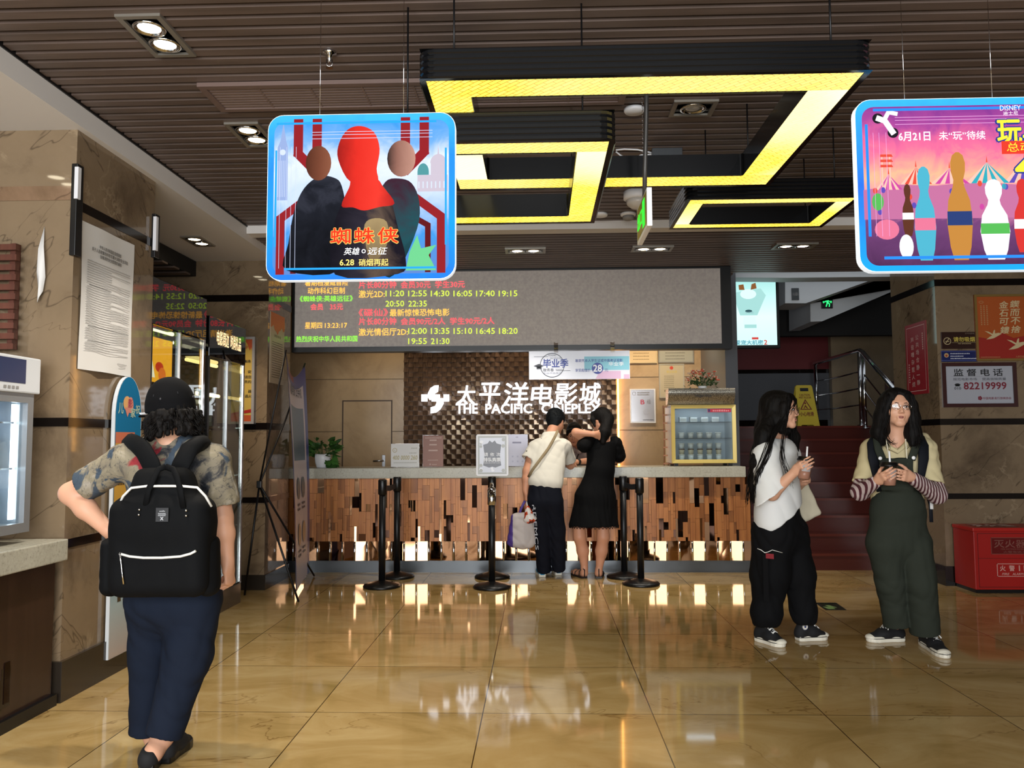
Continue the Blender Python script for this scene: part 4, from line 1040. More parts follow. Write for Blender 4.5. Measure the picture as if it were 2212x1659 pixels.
# ice cream cooler
KY = 8.22
a = aY(1452, 997, KY); b = aY(1589, 874, KY); kx0, kx1, kz0, kz1 = a[0], b[0], top_z+0.03, b[2]
hz = aY(1500, 841, KY)[2]; dep = 0.40
t = thing('display_freezer', 'small glass door ice cream freezer with gold frame on the counter top', 'freezer', (kx0, KY, top_z))
fz = t
mb = MB(t)
th = 0.03
mb.box(kx0, kx0+th, KY+0.03, KY+dep, kz0, kz1).box(kx1-th, kx1, KY+0.03, KY+dep, kz0, kz1).box(kx0+th, kx1-th, KY+0.03, KY+dep, kz1-0.02, kz1).box(kx0+th, kx1-th, KY+0.03, KY+dep, kz0, kz0+0.03).box(kx0+th, kx1-th, KY+dep-0.02, KY+dep, kz0+0.03, kz1-0.02)
mb.build('cabinet', mat('freezer_white', 'c9ced2', 0.3), t)
mb = MB(t)
gf = 0.036
o_ = [(kx0, kz0), (kx1, kz0), (kx1, kz1), (kx0, kz1)]; i_ = [(kx0+gf, kz0+gf), (kx1-gf, kz0+gf), (kx1-gf, kz1-gf), (kx0+gf, kz1-gf)]
for k in range(4):
    k2 = (k+1) % 4
    A, B, C_, D_ = o_[k], o_[k2], i_[k2], i_[k]
    mb.add([(A[0], KY+0.0, A[1]), (B[0], KY+0.0, B[1]), (C_[0], KY+0.006, C_[1]), (D_[0], KY+0.006, D_[1]),
            (A[0], KY+0.028, A[1]), (B[0], KY+0.028, B[1]), (C_[0], KY+0.028, C_[1]), (D_[0], KY+0.028, D_[1])],
           [(0, 1, 2, 3), (0, 4, 5, 1), (3, 2, 6, 7), (4, 7, 6, 5)], 0)
dr = mb.build('door', mat('freezer_gold', 'c8b164', 0.35, 0.15), t, 'gold framed glass door')
MB(t).box(kx0+gf, kx1-gf, KY+0.012, KY+0.016, kz0+gf, kz1-gf).build('door_glass', M['door_pane'], dr)
mb = MB(t); ff = Face((0, KY+0.011, 0), (1, 0, 0), (0, 0, 1))
R4(mb, ff, kx1-gf-0.24, kz1-gf-0.038, kx1-gf-0.008, kz1-gf-0.004, 0, .001); text_lines(mb, ff, kx1-gf-0.19, kx1-gf-0.02, kz1-gf-0.03, .02, rr, 1, .002)
R4(mb, ff, kx1-gf-0.235, kz1-gf-0.034, kx1-gf-0.215, kz1-gf-0.008, 2, .002)
mb.build('red_sticker', [mat('sticker_red', 'b3243a', 0.4), mat('sticker_pale', 'd98f98', 0.4), mat('sticker_navy', '2a2f6a', 0.4)], dr)
mb = MB(t); n = 10
hx0, hx1 = aY(1443, 860, KY-0.05)[0], aY(1587, 860, KY-0.05)[0]
prof = [(0.0, kz1+0.004)]+[(-0.07*math.sin(q/n*math.pi*0.62)-0.012, kz1+0.006+(hz-kz1)*(q/n)) for q in range(n+1)]+[(0.10, hz), (0.10, kz1+0.004)]
mb.prism([(y_, z_) for y_, z_ in prof], lambda u, v, d: (hx0+d, KY+u, v), hx1-hx0, 0)
g_m = mat('silver_glitter', '8d8a84', 0.25, 0.8); g = NT(g_m); v = g.coord(); g.base(g.ramp(g.noise(v, 150, 2, 0.7), [(0.35, '4a4640'), (0.5, '9a958a'), (0.62, 'c4bfae')]))
hd = mb.build('header', g_m, t)
mb = MB(t); ff = Face((0, KY-0.083, 0), (1, 0, 0), (0, 0, 1)); put_text(mb, ff, 'Häagen-Dazs', hx0+(hx1-hx0)*.40, kz1+(hz-kz1)*.42, hx0+(hx1-hx0)*.64, kz1+(hz-kz1)*.62, .003, .02, 0)
mb.build('header_lettering', M['ink'], hd)
mb = MB(t)
for zz in (0.42, 0.70): mb.box(kx0+th, kx1-th, KY+0.07, KY+dep-0.03, kz0+(kz1-kz0)*zz, kz0+(kz1-kz0)*zz+0.006)
mb.build('shelves', M['cup_plastic'], t)
MB(t).box(kx0+0.10, kx1-0.10, KY+0.05, KY+0.07, kz1-0.034, kz1-0.024).build('light_tube', emis('cold_tube', 'dff0ff', 9), t)
MB(t).box(kx0+0.03, kx0+0.07, KY+0.06, KY+0.10, top_z, kz0).box(kx1-0.07, kx1-0.03, KY+0.06, KY+0.10, top_z, kz0).box(kx0+0.03, kx0+0.07, KY+0.30, KY+0.34, top_z, kz0).box(kx1-0.07, kx1-0.03, KY+0.30, KY+0.34, top_z, kz0).build('feet', M['black'], t)
# tubs of ice cream inside
def tub(x, y, z, kind, label, grp):
    t = thing('ice_cream_tub', label, 'tub', (x, y, z), 0, grp)
    MB().lathe([(0.022, 0), (0.029, 0.042), (0.0295, 0.046)], seg=16).build('cup', tub_m[kind], t)
    MB().lathe([(0.031, 0.044), (0.031, 0.052), (0.027, 0.055), (0.0001, 0.055)], seg=16).build('lid', tub_l[kind], t)
tub_m = [mat('tub_white', 'd9d7d2', 0.4), mat('tub_beige', 'c4b59a', 0.4)]; tub_l = [mat('tub_lid_pale', 'bdb9b0', 0.4), mat('tub_lid_brown', '5a463a', 0.4)]
kw = kx1-kx0; kh = kz1-kz0
for r_ in range(4):
    for q in range(5):
        base = kz0+0.03 if r_ < 3 else kz0+kh*0.42+0.006
        tub(kx0+kw*(.19+q*.145), KY+0.15, base+0.0565*(r_ if r_ < 3 else 0), r_ % 2 if r_ < 3 else 0,
            'small round ice cream tub in the stacks at the bottom of the glass freezer' if r_ < 3 else 'small white ice cream tub on the middle shelf of the glass freezer',
            'ice cream tubs at the freezer bottom' if r_ < 3 else 'ice cream tubs on the freezer middle shelf')
for q in range(4):
    t = thing('ice_cream_box', 'pale bar box on the top shelf of the glass freezer', 'box', (kx0+kw*(.22+q*.17), KY+0.16, kz0+kh*.70+0.006), 0, 'boxes on the freezer top shelf')
    MB().box(-0.035, 0.035, -0.02, 0.05, 0, 0.05, 0, 0.003).build('carton', tub_m[0], t); MB().box(-0.03, 0.03, -0.0212, -0.02, 0.012, 0.035).build('print', tub_l[0], t)
# flowers on top of the freezer
p = aY(1513, 841, KY+0.15)
t = thing('flower_bunch', 'bunch of coral and cream artificial flowers standing on top of the freezer', 'flowers', (p[0], KY+0.05, hz))
MB().lathe([(0.035, 0), (0.045, 0.03), (0.04, 0.035), (0.0001, 0.033)], seg=18).build('bowl', M['white'], t)
rng = random.Random(6); ms = MB(); ml = MB(); mf = MB()
for i in range(34):
    x, y, z = rng.uniform(-.15, .15), rng.uniform(-.05, .08), 0
    z = 0.09+rng.uniform(0, 0.16)*(1-abs(x)/.26)+(0.05 if abs(x-.02) < .03 and i % 5 == 0 else 0)
    ms.tube([(x*.12, y*.2, 0.02), (x*.6, y*.7, z*.6), (x, y, z)], 0.0016, 5)
    for k in range(5):
        an = 2*math.pi*k/5+i
        mf.ball((x+.010*math.cos(an), y+.010*math.sin(an)-.004, z+.002), (.011, .009, .008), 0 if rng.random() < .65 else 1, 8, 5)
    mf.ball((x, y-.006, z+.004), .006, 1, 6, 4)
    for k in range(4):
        c = np.array([x*.8+rng.gauss(0, .02), y*.8+rng.gauss(0, .02), max(.01, z*.5+rng.gauss(0, .02))]); d = np.array([rng.gauss(0, 1), rng.gauss(0, 1), rng.gauss(.3, .6)]); d /= np.linalg.norm(d); s_ = np.cross(d, [0.3, .5, .8]); s_ /= np.linalg.norm(s_)
        ml.add([c, c+d*.02+s_*.009, c+d*.04, c+d*.02-s_*.009], [(0, 1, 2, 3)], 0, True)
ms.build('stems', mat('flower_stem', '3f5a2a', 0.6), t); ml.build('leaves', mat('flower_leaf', '35522a', 0.5), t); mf.build('blossoms', [mat('coral_petal', 'd8664e', 0.6), mat('cream_petal', 'e4c8aa', 0.6)], t)
# slim brown wicker rack beside the freezer
a = aY(1433, 998, 8.5); b = aY(1452, 876, 8.5)
t = thing('wicker_rack', 'slim brown woven rack standing on the counter left of the freezer', 'rack', (a[0], 8.5, top_z))
mb = MB(); w, h = b[0]-a[0], b[2]-top_z
for x in (0.008, w/2, w-0.008): mb.tube([(x, 0, 0), (x+0.006, 0, h*.5), (x, 0, h)], 0.006, 6)
mb.build('uprights', mat('wicker', '8e5a3a', 0.5), t)
mb = MB()
for q in range(8): mb.box(0, w, -0.009, 0.009, h*(0.02+q*.135), h*(0.02+q*.135)+.014)
mb.build('rungs', mat('wicker_light', 'a06a48', 0.5), t)

# ------------------------------------------------------------------ lit name on the woven wall
f = Face((0, 9.93, 0), (1, 0, 0), (0, 0, 1))
def sign_part(name, items, parent, thick=0.03):
    mb = MB(parent)
    for (s, u0, u1, v0, v1, bold, sh) in items:
        A = aY(u0, v1, 9.90); B = aY(u1, v0, 9.90)
        for dx, dz in ((0, 0), (bold, 0), (0, bold*.7), (bold, bold*.7)): put_text(mb, f, s, A[0]+dx-bold/2, A[2]+dz-bold/3, B[0]+dx-bold/2, B[2]+dz-bold/3, 0.03+dx*.02+dz*.01, 0.0, 0, shear=sh, thick=0.025)
    return mb.build(name, M['sign_white'], parent)
p = aY(1100, 870, 9.9)
sg = thing('cinema_sign', 'glowing white cinema name in Chinese and English on the brown woven wall', 'sign', (p[0], 9.93, p[2]))
xs = [(986, 1026), (1036, 1080), (1088, 1141), (1147, 1193), (1198, 1246), (1252, 1297)]; ys = [(833, 874), (827, 873), (826, 877), (830, 874), (828, 873), (827, 873)]
for ch, (u0, u1), (v0, v1) in zip('太平洋电影城', xs, ys): sign_part('chinese_character', [(ch, u0, u1, v0, v1, .0065, .10)], sg)
for ch, u0, u1 in (('THE', 985, 1031), ('PACIFIC', 1049, 1149), ('CINEPLEX', 1170, 1297)): sign_part('english_word', [(ch, u0, u1, 872, 893, .007, 0)], sg)
mb = MB(sg)
def lgpoly(pts):
    P = [aY(x, y, 9.90) for x, y in pts]
    mb.prism([(q[0], q[2]) for q in P], lambda u, v, d: (u, 9.90+d, v), 0.025, 0)
lgpoly([(910, 852), (923, 852), (923, 867), (910, 867)]); lgpoly([(958, 852), (970, 852), (970, 867), (958, 867)])
def arcband(c0, R_, r_, a0, a1, n=14):
    o_ = [(c0[0]+R_*math.cos(math.radians(a0+(a1-a0)*i/n)), c0[1]-R_*math.sin(math.radians(a0+(a1-a0)*i/n))) for i in range(n+1)]
    i2 = [(c0[0]+r_*math.cos(math.radians(a0+(a1-a0)*i/n)), c0[1]-r_*math.sin(math.radians(a0+(a1-a0)*i/n))) for i in range(n, -1, -1)]
    return o_+i2
lgpoly([(947, 832), (946, 846), (939, 850), (938, 855), (940, 862), (928, 864), (924, 858), (924, 850), (930, 838), (938, 833)])
lgpoly([(932, 852), (950, 852), (950, 867), (932, 867)])
lgpoly([(942, 860), (957, 860), (958, 872), (951, 884), (942, 891), (930, 893), (930, 880), (940, 877), (943, 870)])
mb.build('logo_mark', M['sign_white'], sg)

# ------------------------------------------------------------------ certificates on the wall behind the counter
def wall_frame(name, label, px, fm, pm, cat='certificate', draw=None, Y=10.0, fw=0.014):
    a = aY(px[0], px[3], Y); b = aY(px[1], px[2], Y); w, h = b[0]-a[0], b[2]-a[2]
    t = thing(name, label, cat, (a[0], Y, a[2])); f = Face((0, -0.018, 0), (1, 0, 0), (0, 0, 1))
    mb = MB().box(0, w, -0.022, 0, 0, fw).box(0, w, -0.022, 0, h-fw, h).box(0, fw, -0.022, 0, fw, h-fw).box(w-fw, w, -0.022, 0, fw, h-fw)
    mb.build('frame', fm, t)
    mb = MB().box(fw, w-fw, -0.017, 0, fw, h-fw)
    f = Face((0, -0.017, 0), (1, 0, 0), (0, 0, 1))
    if draw: draw(mb, f, w, h)
    mb.build('print', pm, t)
    return t, w, h, f
rr = random.Random(12)
def d1_(mb, f, w, h):
    put_text(mb, f, 'B', w*.42, h*.55, w*.57, h*.68, .001, .03, 1); put_text(mb, f, '级', w*.66, h*.55, w*.82, h*.69, .001, .0, 2)
    text_lines(mb, f, w*.3, w*.8, h*.87, .018, rr, 2, .001); text_lines(mb, f, w*.3, w*.76, h*.81, .018, rr, 2, .001); ringflat(mb, f, (w*.17, h*.86), w*.07, .004, 2, 20, .001)
    ringflat(mb, f, (w*.64, h*.32), w*.11, .003, 2, 24, .001); R4(mb, f, w*.59, h*.335, w*.61, h*.35, 2, .001); R4(mb, f, w*.67, h*.335, w*.69, h*.35, 2, .001); R4(mb, f, w*.60, h*.28, w*.68, h*.285, 2, .001)
    text_lines(mb, f, w*.5, w*.92, h*.08, .012, rr, 3, .001)
wall_frame('hygiene_grade_plaque', 'silver plaque with red letter B and a plain smiling face on the tan wall', (1361, 1415, 840, 914), M['white'], [mat('plaque_silver', 'bdbcc0', 0.25, 0.6), mat('plaque_red', 'c4465a', 0.4), mat('plaque_grey', '77726e', 0.5), M['ink']], 'plaque', d1_)
def d2_(mb, f, w, h):
    for q in range(6): text_lines(mb, f, w*.2, w*.75, h*(.12+q*.11), .014, rr, 1, .001)
wall_frame('tan_licence', 'cream framed licence on the wall behind the promo sign, left of the grey one', (1355, 1418, 724, 785), mat('licence_frame', 'c8b48e', 0.4), [mat('licence_cream', 'd3b98f', 0.4), mat('licence_ink', '8a7352', 0.5)], 'licence', d2_)
wall_frame('grey_licence', 'greyish framed licence on the wall above the emblem certificate', (1422, 1497, 724, 784), mat('licence_frame2', '9c988c', 0.3, 0.4), [mat('licence_grey', 'a5a394', 0.3), mat('licence_ink2', '6e6b60', 0.5)], 'licence', d2_)
def d3_(mb, f, w, h):
    discflat(mb, f, (w*.5, h*.88), w*.07, 1, 20, .001); put_text(mb, f, '营业执照', w*.3, h*.73, w*.72, h*.80, .001, .01, 2)
    for q in range(7): text_lines(mb, f, w*.2, w*.6, h*(.3+q*.055), .011, rr, 3, .001)
    R4(mb, f, w*.2, h*.18, w*.3, h*.24, 3, .001)
wall_frame('business_licence', 'tall beige certificate with red emblem, partly behind the freezer header', (1424, 1477, 786, 860), mat('licence_frame3', 'b8ae98', 0.3, 0.3), [mat('licence_beige', 'bfb090', 0.3), mat('emblem_red', 'c8442a', 0.4), mat('emblem_gold', 'cdb45a', 0.4), mat('licence_ink3', '857a62', 0.5)], 'certificate', d3_)

# ------------------------------------------------------------------ portrait screen by the stairs
TY = 9.3
a = aY(1570, 746, TY); b = aY(1675, 592, TY)
t = thing('portrait_screen', 'upright lit screen with pale turquoise picture on a black post by the stairs', 'screen', (a[0], TY, a[2])); w, h = b[0]-a[0], b[2]-a[2]
MB().box(-0.045, w+0.035, 0.004, 0.07, -0.035, h+0.075, 0, 0.006).build('bezel', M['black'], t)
f = Face((0, 0.0035, 0), (1, 0, 0), (0, 0, 1))
mb = MB(); mb.add([f(0, 0, 0), f(w, 0, 0), f(w, h, 0), f(0, h, 0)], [(0, 1, 2, 3)], 0)
sc_ = mb.build('display', grad('screen_turquoise', [(0, 'c8f4f0'), (0.4, 'd6f6f4'), (1, '93d2ce')], 0.95, 2, 0, h), t)
mb = MB()   # plain paper cone and glass shapes
PF(mb, f, [(.28, .42), (.62, .42), (.80, .70), (.70, .80), (.14, .74)], 0, .001, (w, h)); PF(mb, f, circ(.45, .72, .16, .07, 20), 1, .002, (w, h)); PF(mb, f, circ(.45, .48, .07, .02, 14), 2, .003, (w, h))
PF(mb, f, [(.33, .28), (.60, .28), (.58, .40), (.35, .40)], 1, .002, (w, h)); PF(mb, f, [(.36, .24), (.60, .24), (.60, .29), (.36, .29)], 0, .0025, (w, h))
PF(mb, f, [(.27, .78), (.38, .78), (.36, .86), (.26, .85)], 3, .003, (w, h)); PF(mb, f, [(.50, .78), (.62, .80), (.60, .88), (.52, .86)], 3, .003, (w, h))
put_text(mb, f, '爱宠大机密', w*.17, h*.005, w*.72, h*.07, .003, .03, 4); put_text(mb, f, '2', w*.74, h*.005, w*.80, h*.07, .003, .04, 5); R4(mb, f, w*.50, h*.08, w*.63, h*.11, 5, .003)
put_text(mb, f, '不许笑!', w*.38, h*.455-.01, w*.55, h*.475, .004, 0, 6)
mb.build('picture', [emis('scr_shade', 'a8dcd8', .8), emis('scr_white', 'd4f2f0', .9), emis('scr_dark', '31535a', .8), emis('scr_brown', '8a5a34', .8), emis('scr_blue', '5e9fb0', .9), emis('scr_red', 'c8403a', .9), emis('scr_grey', '7aa0a4', .9)], sc_)
mb = MB().tube([(-0.09, 0.10, 2.98-a[2]), (-0.09, 0.10, 0.02), (-0.085, 0.10, -0.25), (-0.04, 0.10, -0.6), (-0.02, 0.10, -a[2])], 0.035, 12).box(-0.09, 0.2, 0.07, 0.10, 0.3, 0.36)
mb.build('post', M['black'], t)
MB().box(-0.22, 0.18, -0.08, 0.28, -a[2], -a[2]+0.02, 0, 0.005).build('foot', M['black'], t)

# ------------------------------------------------------------------ stairs: rail, exit signs, wet floor sign
XR = 4.07
t = thing('stair_handrail', 'bent stainless steel handrail with three bars on the dark red stairs', 'handrail', (XR, LY, LZ))
top = LZ+0.955
def stair_z(y): return LZ-(LY-y)*RISE/TREAD
ybot = ST_Y0+0.2; yb2 = 12.2
mb = MB(t).tube([(XR, ybot, stair_z(ybot)+0.95), (XR, LY-0.05, top-0.03), (XR, LY+0.03, top), (XR, yb2, top)], 0.028, 14); mb.build('top_rail', M['chrome'], t)
for (yy, zz) in ((LY-0.06, stair_z(LY-0.06)-0.0), (LY+0.06, LZ), (yb2-0.03, LZ), (ybot+0.03, RISE)):
    MB(t).tube([(XR, yy, zz), (XR, yy, (top if yy > LY else stair_z(yy)+0.95))], 0.024, 12).lathe([(0.05, 0), (0.05, 0.012), (0.024, 0.02)], (XR, yy, zz), 16).build('post', M['chrome'], t)
for k in (0.28, 0.50, 0.72):
    MB(t).tube([(XR, ybot+0.03, stair_z(ybot+0.03)+0.95*k), (XR, LY-0.06, stair_z(LY-0.06)+0.95*k)], 0.010, 8).build('lower_bar', M['chrome'], t)
    MB(t).tube([(XR, LY+0.06, LZ+0.955*k), (XR, (LY+yb2)/2, LZ+0.955*k-0.01), (XR, yb2-0.03, LZ+0.955*k)], 0.010, 8).build('upper_bar', M['chrome'], t)
# green running-man exit sign on the sloping soffit
a = aY(1776, 666, 10.45); b = aY(1799, 638, 10.45)
t = thing('exit_sign', 'small black sign glowing green on the grey sloping soffit over the stairs', 'exit sign', (a[0], 10.49, a[2])); w, h = b[0]-a[0], b[2]-a[2]
MB().box(0, w, -0.03, 0.0, 0, h, 0, 0.004).build('case', M['black'], t)
f = Face((0, -0.031, 0), (1, 0, 0), (0, 0, 1)); mb = MB()
for pts in ([(.40, .70), (.56, .70), (.60, .40), (.44, .36)], [(.44, .40), (.34, .15), (.42, .12), (.54, .38)], [(.54, .40), (.66, .30), (.62, .12), (.70, .12), (.74, .34), (.60, .48)], [(.40, .68), (.26, .52), (.30, .46), (.44, .58)], [(.56, .66), (.72, .56), (.70, .50), (.56, .58)],
            [(.08, .5), (.18, .62), (.18, .54), (.26, .54), (.26, .46), (.18, .46), (.18, .38)], [(.92, .5), (.82, .62), (.82, .54), (.74, .54), (.74, .46), (.82, .46), (.82, .38)]): PF(mb, f, pts[::-1], 0, .002, (w, h))
discflat(mb, f, (w*.52, h*.80), h*.09, 0, 14, .002); mb.build('running_man', emis('exit_green2', '2cf070', 1.6), t)
a = aY(1711, 648, 9.88); b = aY(1726, 622, 9.88)
t = thing('small_dark_sign', 'small dark framed plate on the grey soffit left of the green exit sign', 'sign', (a[0], 9.899, a[2])); w, h = b[0]-a[0], b[2]-a[2]
MB().box(0, w, -0.015, 0, 0, h, 0, 0.002).build('plate', mat('plate_dark', '35393b', 0.4), t)
f = Face((0, -0.0155, 0), (1, 0, 0), (0, 0, 1)); mb = MB(); put_text(mb, f, '小心碰头', w*.1, h*.35, w*.9, h*.65, .001, 0, 0); mb.build('lettering', M['greyink'], t)
# wet floor sign
WY = LY+0.28
a = aY(1713, 924, WY); b = aY(1763, 924, WY); h = aY(1735, 831, WY)[2]-LZ; w = b[0]-a[0]
t = thing('wet_floor_sign', 'yellow folding wet floor sign standing at the head of the dark red stairs', 'warning sign', ((a[0]+b[0])/2, WY, LZ))
for sgn, nm in ((1, 'front_board'), (-1, 'rear_board')):
    dy = 0.13*sgn
    mb = MB(); f = Face((0, -dy, 0), (1, 0, 0), (0, dy*0.9, h)) if sgn > 0 else Face((0, -dy, 0), (1, 0, 0), (0, dy*0.9, h))
    hw, tw = w*.52, w*.36
    def tp(u, v, d): return tuple(f(u, v, -d if sgn > 0 else d))
    L = math.hypot(h, .12)*0.985
    mb.prism([(-hw, 0), (-hw*.55, 0), (-hw*.45, .02), (hw*.45, .02), (hw*.55, 0), (hw, 0), (tw, L*.96), (tw*.85, L), (-tw*.85, L), (-tw, L*.96)], tp, 0.012, 0)
    o_ = mb.build(nm, mat('wet_yellow', 'b9a22c', 0.4) if sgn > 0 else bpy.data.materials['wet_yellow'], t)
    if sgn > 0:
        mb = MB(); fr = f
        put_text(mb, fr, 'CAUTION', -tw*.62, L*.735, tw*.62, L*.785, .002, .02, 0); put_text(mb, fr, 'WET FLOOR', -tw*.74, L*.67, tw*.74, L*.72, .002, .02, 0)
        PF(mb, fr, [(-tw*.72, L*.40), (tw*.72, L*.40), (0, L*.66)], 0, .002, (1, 1)); PF(mb, fr, [(-tw*.52, L*.42), (tw*.52, L*.42), (0, L*.61)], 1, .003, (1, 1))
        PF(mb, fr, [(-tw*.3, L*.43), (-tw*.05, L*.52), (tw*.02, L*.50), (tw*.25, L*.425), (tw*.15, L*.425), (-.01, L*.47), (-tw*.2, L*.425)], 0, .004, (1, 1)); discflat(mb, fr, (-.004, L*.555), .012, 0, 12, .004)
        put_text(mb, fr, '小心地滑', -tw*.8, L*.245, tw*.85, L*.35, .002, .02, 0)
        R4(mb, fr, -tw*.5, L*.85, tw*.5, L*.93, 2, .002)
        mb.build('print', [mat('wet_ink', '6a1e10', 0.5), bpy.data.materials['wet_yellow'], M['black']], o_)
# floor arrow sticker
a = aZ(1759, 1302, 0); b = aZ(1806, 1302, 0); c = aZ(1829, 1318, 0); d = aZ(1783, 1318, 0)
t = thing('floor_sticker', 'black floor sticker with green arrow on the amber tiles between the two girls', 'sticker', tuple((a+b+c+d)/4))
o_ = (a+b+c+d)/4
L_ = lambda u, v, z: tuple((d*(1-u)*(1-v)+c*u*(1-v)+b*u*v+a*(1-u)*v)-o_+np.array([0, 0, z]))
MB().add([L_(0, 0, .0015), L_(1, 0, .0015), L_(1, 1, .0015), L_(0, 1, .0015), L_(0, 0, 0), L_(1, 0, 0), L_(1, 1, 0), L_(0, 1, 0)], [(0, 1, 2, 3), (0, 4, 5, 1), (1, 5, 6, 2), (2, 6, 7, 3), (3, 7, 4, 0)], 0).build('vinyl', mat('sticker_black', '15211a', 0.3), t)
mb = MB(); mb.add([L_(u, v, .002) for u, v in ((.2, .1), (.55, .1), (.5, .3), (.72, .3), (.5, .62), (.28, .62), (.38, .42), (.1, .42))], [tuple(range(8))], 0)
ff = lambda u, v, w_: L_(u, v, .002); put_text(mb, ff, '安全出口', .22, .72, .85, .92, 0, .01, 0)
mb.build('arrow', mat('sticker_green', '7a9a5e', 0.4), t)
# ================================================================== LEFT SIDE
def sideface(y0, z, X=XL): return Face((X, y0, z), (0, 1, 0), (0, 0, 1))      # u runs away from the viewer
FX = lambda X, y0, z: Face((X, y0, z), (0, -1, 0), (0, 0, 1))
# big paper notice on the pillar side
a = aX(170, 795, XL); b = aX(288, 500, XL); c = aX(176, 476, XL)
y0, y1 = (c[1]+0.0), b[1]; zt0 = c[2]
zlo = a[2]-0.005; w = y1-y0; h = zt0-zlo
t = thing('paper_notice', 'tall white printed paper notice taped to the side of the nearest left pillar', 'notice', (XL, y0, zlo))
f = Face((0.004, 0, 0), (0, 1, 0), (0, 0, 1)); f.w = np.array([1.0, 0, 0])
mb = MB(); n = 8; vs = []; fs = []
for j in range(n+1):
    for i in range(n+1):
        u, v = i/n, j/n
        vs.append((0.004+0.006*math.sin(u*5+v*3)**2+(0.012 if j == 0 and 2 < i < 6 else 0), w*u, h*v))
for j in range(n):
    for i in range(n): q = j*(n+1)+i; fs.append((q, q+1, q+n+2, q+n+1))
mb.add(vs, fs, 0, True)
mb.build('sheet', M['paper'], t)
mb = MB(); rr = random.Random(33); f = Face((0.0125, 0, 0), (0, 1, 0), (0, 0, 1)); f.w = np.array([1.0, 0, 0])
put_text(mb, f, '中华人民共和国应急管理部', w*.30, h*.855, w*.72, h*.882, .0, .006, 0); put_text(mb, f, '关于人员密集场所防范重大消防安全风险', w*.16, h*.822, w*.86, h*.85, .0, .006, 0); put_text(mb, f, '加强消防安全管理的通告', w*.31, h*.79, w*.73, h*.817, .0, .006, 0)
v = .745
while v > .13:
    bold = rr.random() < .14
    text_lines(mb, f, w*(.09 if not bold else .13), w*(.92 if rr.random() < .8 else .55), h*v, h*.009, rr, 0 if bold else 1, .0); v -= .0165
text_lines(mb, f, w*.7, w*.9, h*.075, h*.009, rr, 1, .0); text_lines(mb, f, w*.75, w*.87, h*.055, h*.008, rr, 1, .0)
mb.build('print', [mat('notice_ink', '4a4848', 0.6), mat('notice_grey', '9b9896', 0.6)], t)
# black holders with pale inserts on the pillar's two upright edges
for k, (X, yy, za, zb, zw, lab) in enumerate(((XL+0.012, 4.10, aX(157, 553, XL)[2], aX(157, 352, XL)[2], aX(157, 430, XL)[2], 'black upright holder with white strip on the near edge of the left pillar'),
                                              (XL+0.012, 4.965, aX(304, 545, XL)[2], aX(304, 447, XL)[2], aX(304, 530, XL)[2], 'black upright holder with white strip on the far edge of the left pillar'))):
    t = thing('edge_holder', lab, 'holder', (X, yy, za))
    MB().box(-0.02, 0.012, -0.03, 0.03, 0, zb-za, 0, 0.004).build('channel', M['black'], t)
    MB().box(0.0, 0.02, -0.036, -0.008, zw-za, zb-za-0.02).build('insert', mat('insert_white', 'd8d8dc', 0.5), t)
# arched height board leaning on the pillar: 1.6 m tall children's measure
a = aX(231, 1440, XL+0.03); b = aX(300, 1405, XL+0.03)
y0 = aX(232, 1440, XL+0.03)[1]; y1 = aX(302, 1000, XL+0.03)[1]; w = y1-y0; zb = 0.10; h = aX(270, 812, XL+0.03)[2]-zb
t = thing('height_board', 'blue arched children\'s height board standing against the left pillar behind the backpack woman', 'board', (XL+0.012, y0, 0.0))
outl = [(0, zb), (w, zb), (w, zb+h-w*.75)]+[(w/2+w/2*math.cos(q), zb+h-w*.75+w*.75*math.sin(q)) for q in np.linspace(0.1, math.pi-.1, 16)]+[(0, zb+h-w*.75)]
mb = MB(); mb.prism(outl, lambda u, v, d: (d, u, v), 0.02, 0); mb.build('panel', mat('board_edge_white', 'cfd4d8', 0.4), t)
f = Face((0.02, 0, 0), (0, 1, 0), (0, 0, 1)); f.w = np.array([1.0, 0, 0])
mb = MB(); ins = [(w/2+(u-w/2)*.965, zb+(v-zb)*.997+.002) for u, v in outl]; PF(mb, f, ins, 0, .001); mb.build('print', grad('board_blue', [(0, 'b9a9a0'), (.18, 'a8b8bc'), (.34, '5d93ac'), (.45, '246e98'), (1, '1f6a96')], 0.0, 2, zb, zb+h), t)
gm = bpy.data.materials['board_blue']; g = NT(gm); 
for l_ in list(gm.node_tree.links):
    if l_.to_socket.name == 'Emission Color': src = l_.from_socket
g.base(src); gm.node_tree.nodes['Principled BSDF'].inputs['Emission Strength'].default_value = 0
mb = MB()
R4(mb, f, w*.03, zb+h*.53, w*.74, zb+h*.775, 0, .002); R4(mb, f, w*.03, zb+h*.755, w*.74, zb+h*.795, 1, .0025)
rr = random.Random(3)
for q in range(6): text_lines(mb, f, w*.1, w*(.7 if q % 3 != 2 else .45), zb+h*(.725-q*.022-(.01 if q > 2 else 0)), h*.011, rr, 2, .003)
PF(mb, f, circ(w*.42, zb+h*.90, w*.14, h*.027, 16), 3, .002); PF(mb, f, circ(w*.55, zb+h*.895, w*.11, h*.03, 16), 4, .0025); PF(mb, f, [(w*.33, zb+h*.885), (w*.56, zb+h*.885), (w*.44, zb+h*.85)], 4, .0028)
put_text(mb, f, '儿', w*.10, zb+h*.862, w*.28, zb+h*.90, .003, .02, 5); put_text(mb, f, '影', w*.46, zb+h*.885, w*.62, zb+h*.917, .003, .02, 6); put_text(mb, f, '家', w*.56, zb+h*.85, w*.74, zb+h*.885, .003, .02, 5); put_text(mb, f, '祝', w*.75, zb+h*.865, w*.92, zb+h*.897, .003, .02, 5)
for q in range(26): R4(mb, f, w*.79, zb+h*(.36+q*.0165), w*(.86 if q % 5 else .92), zb+h*(.3625+q*.0165), 5, .002)
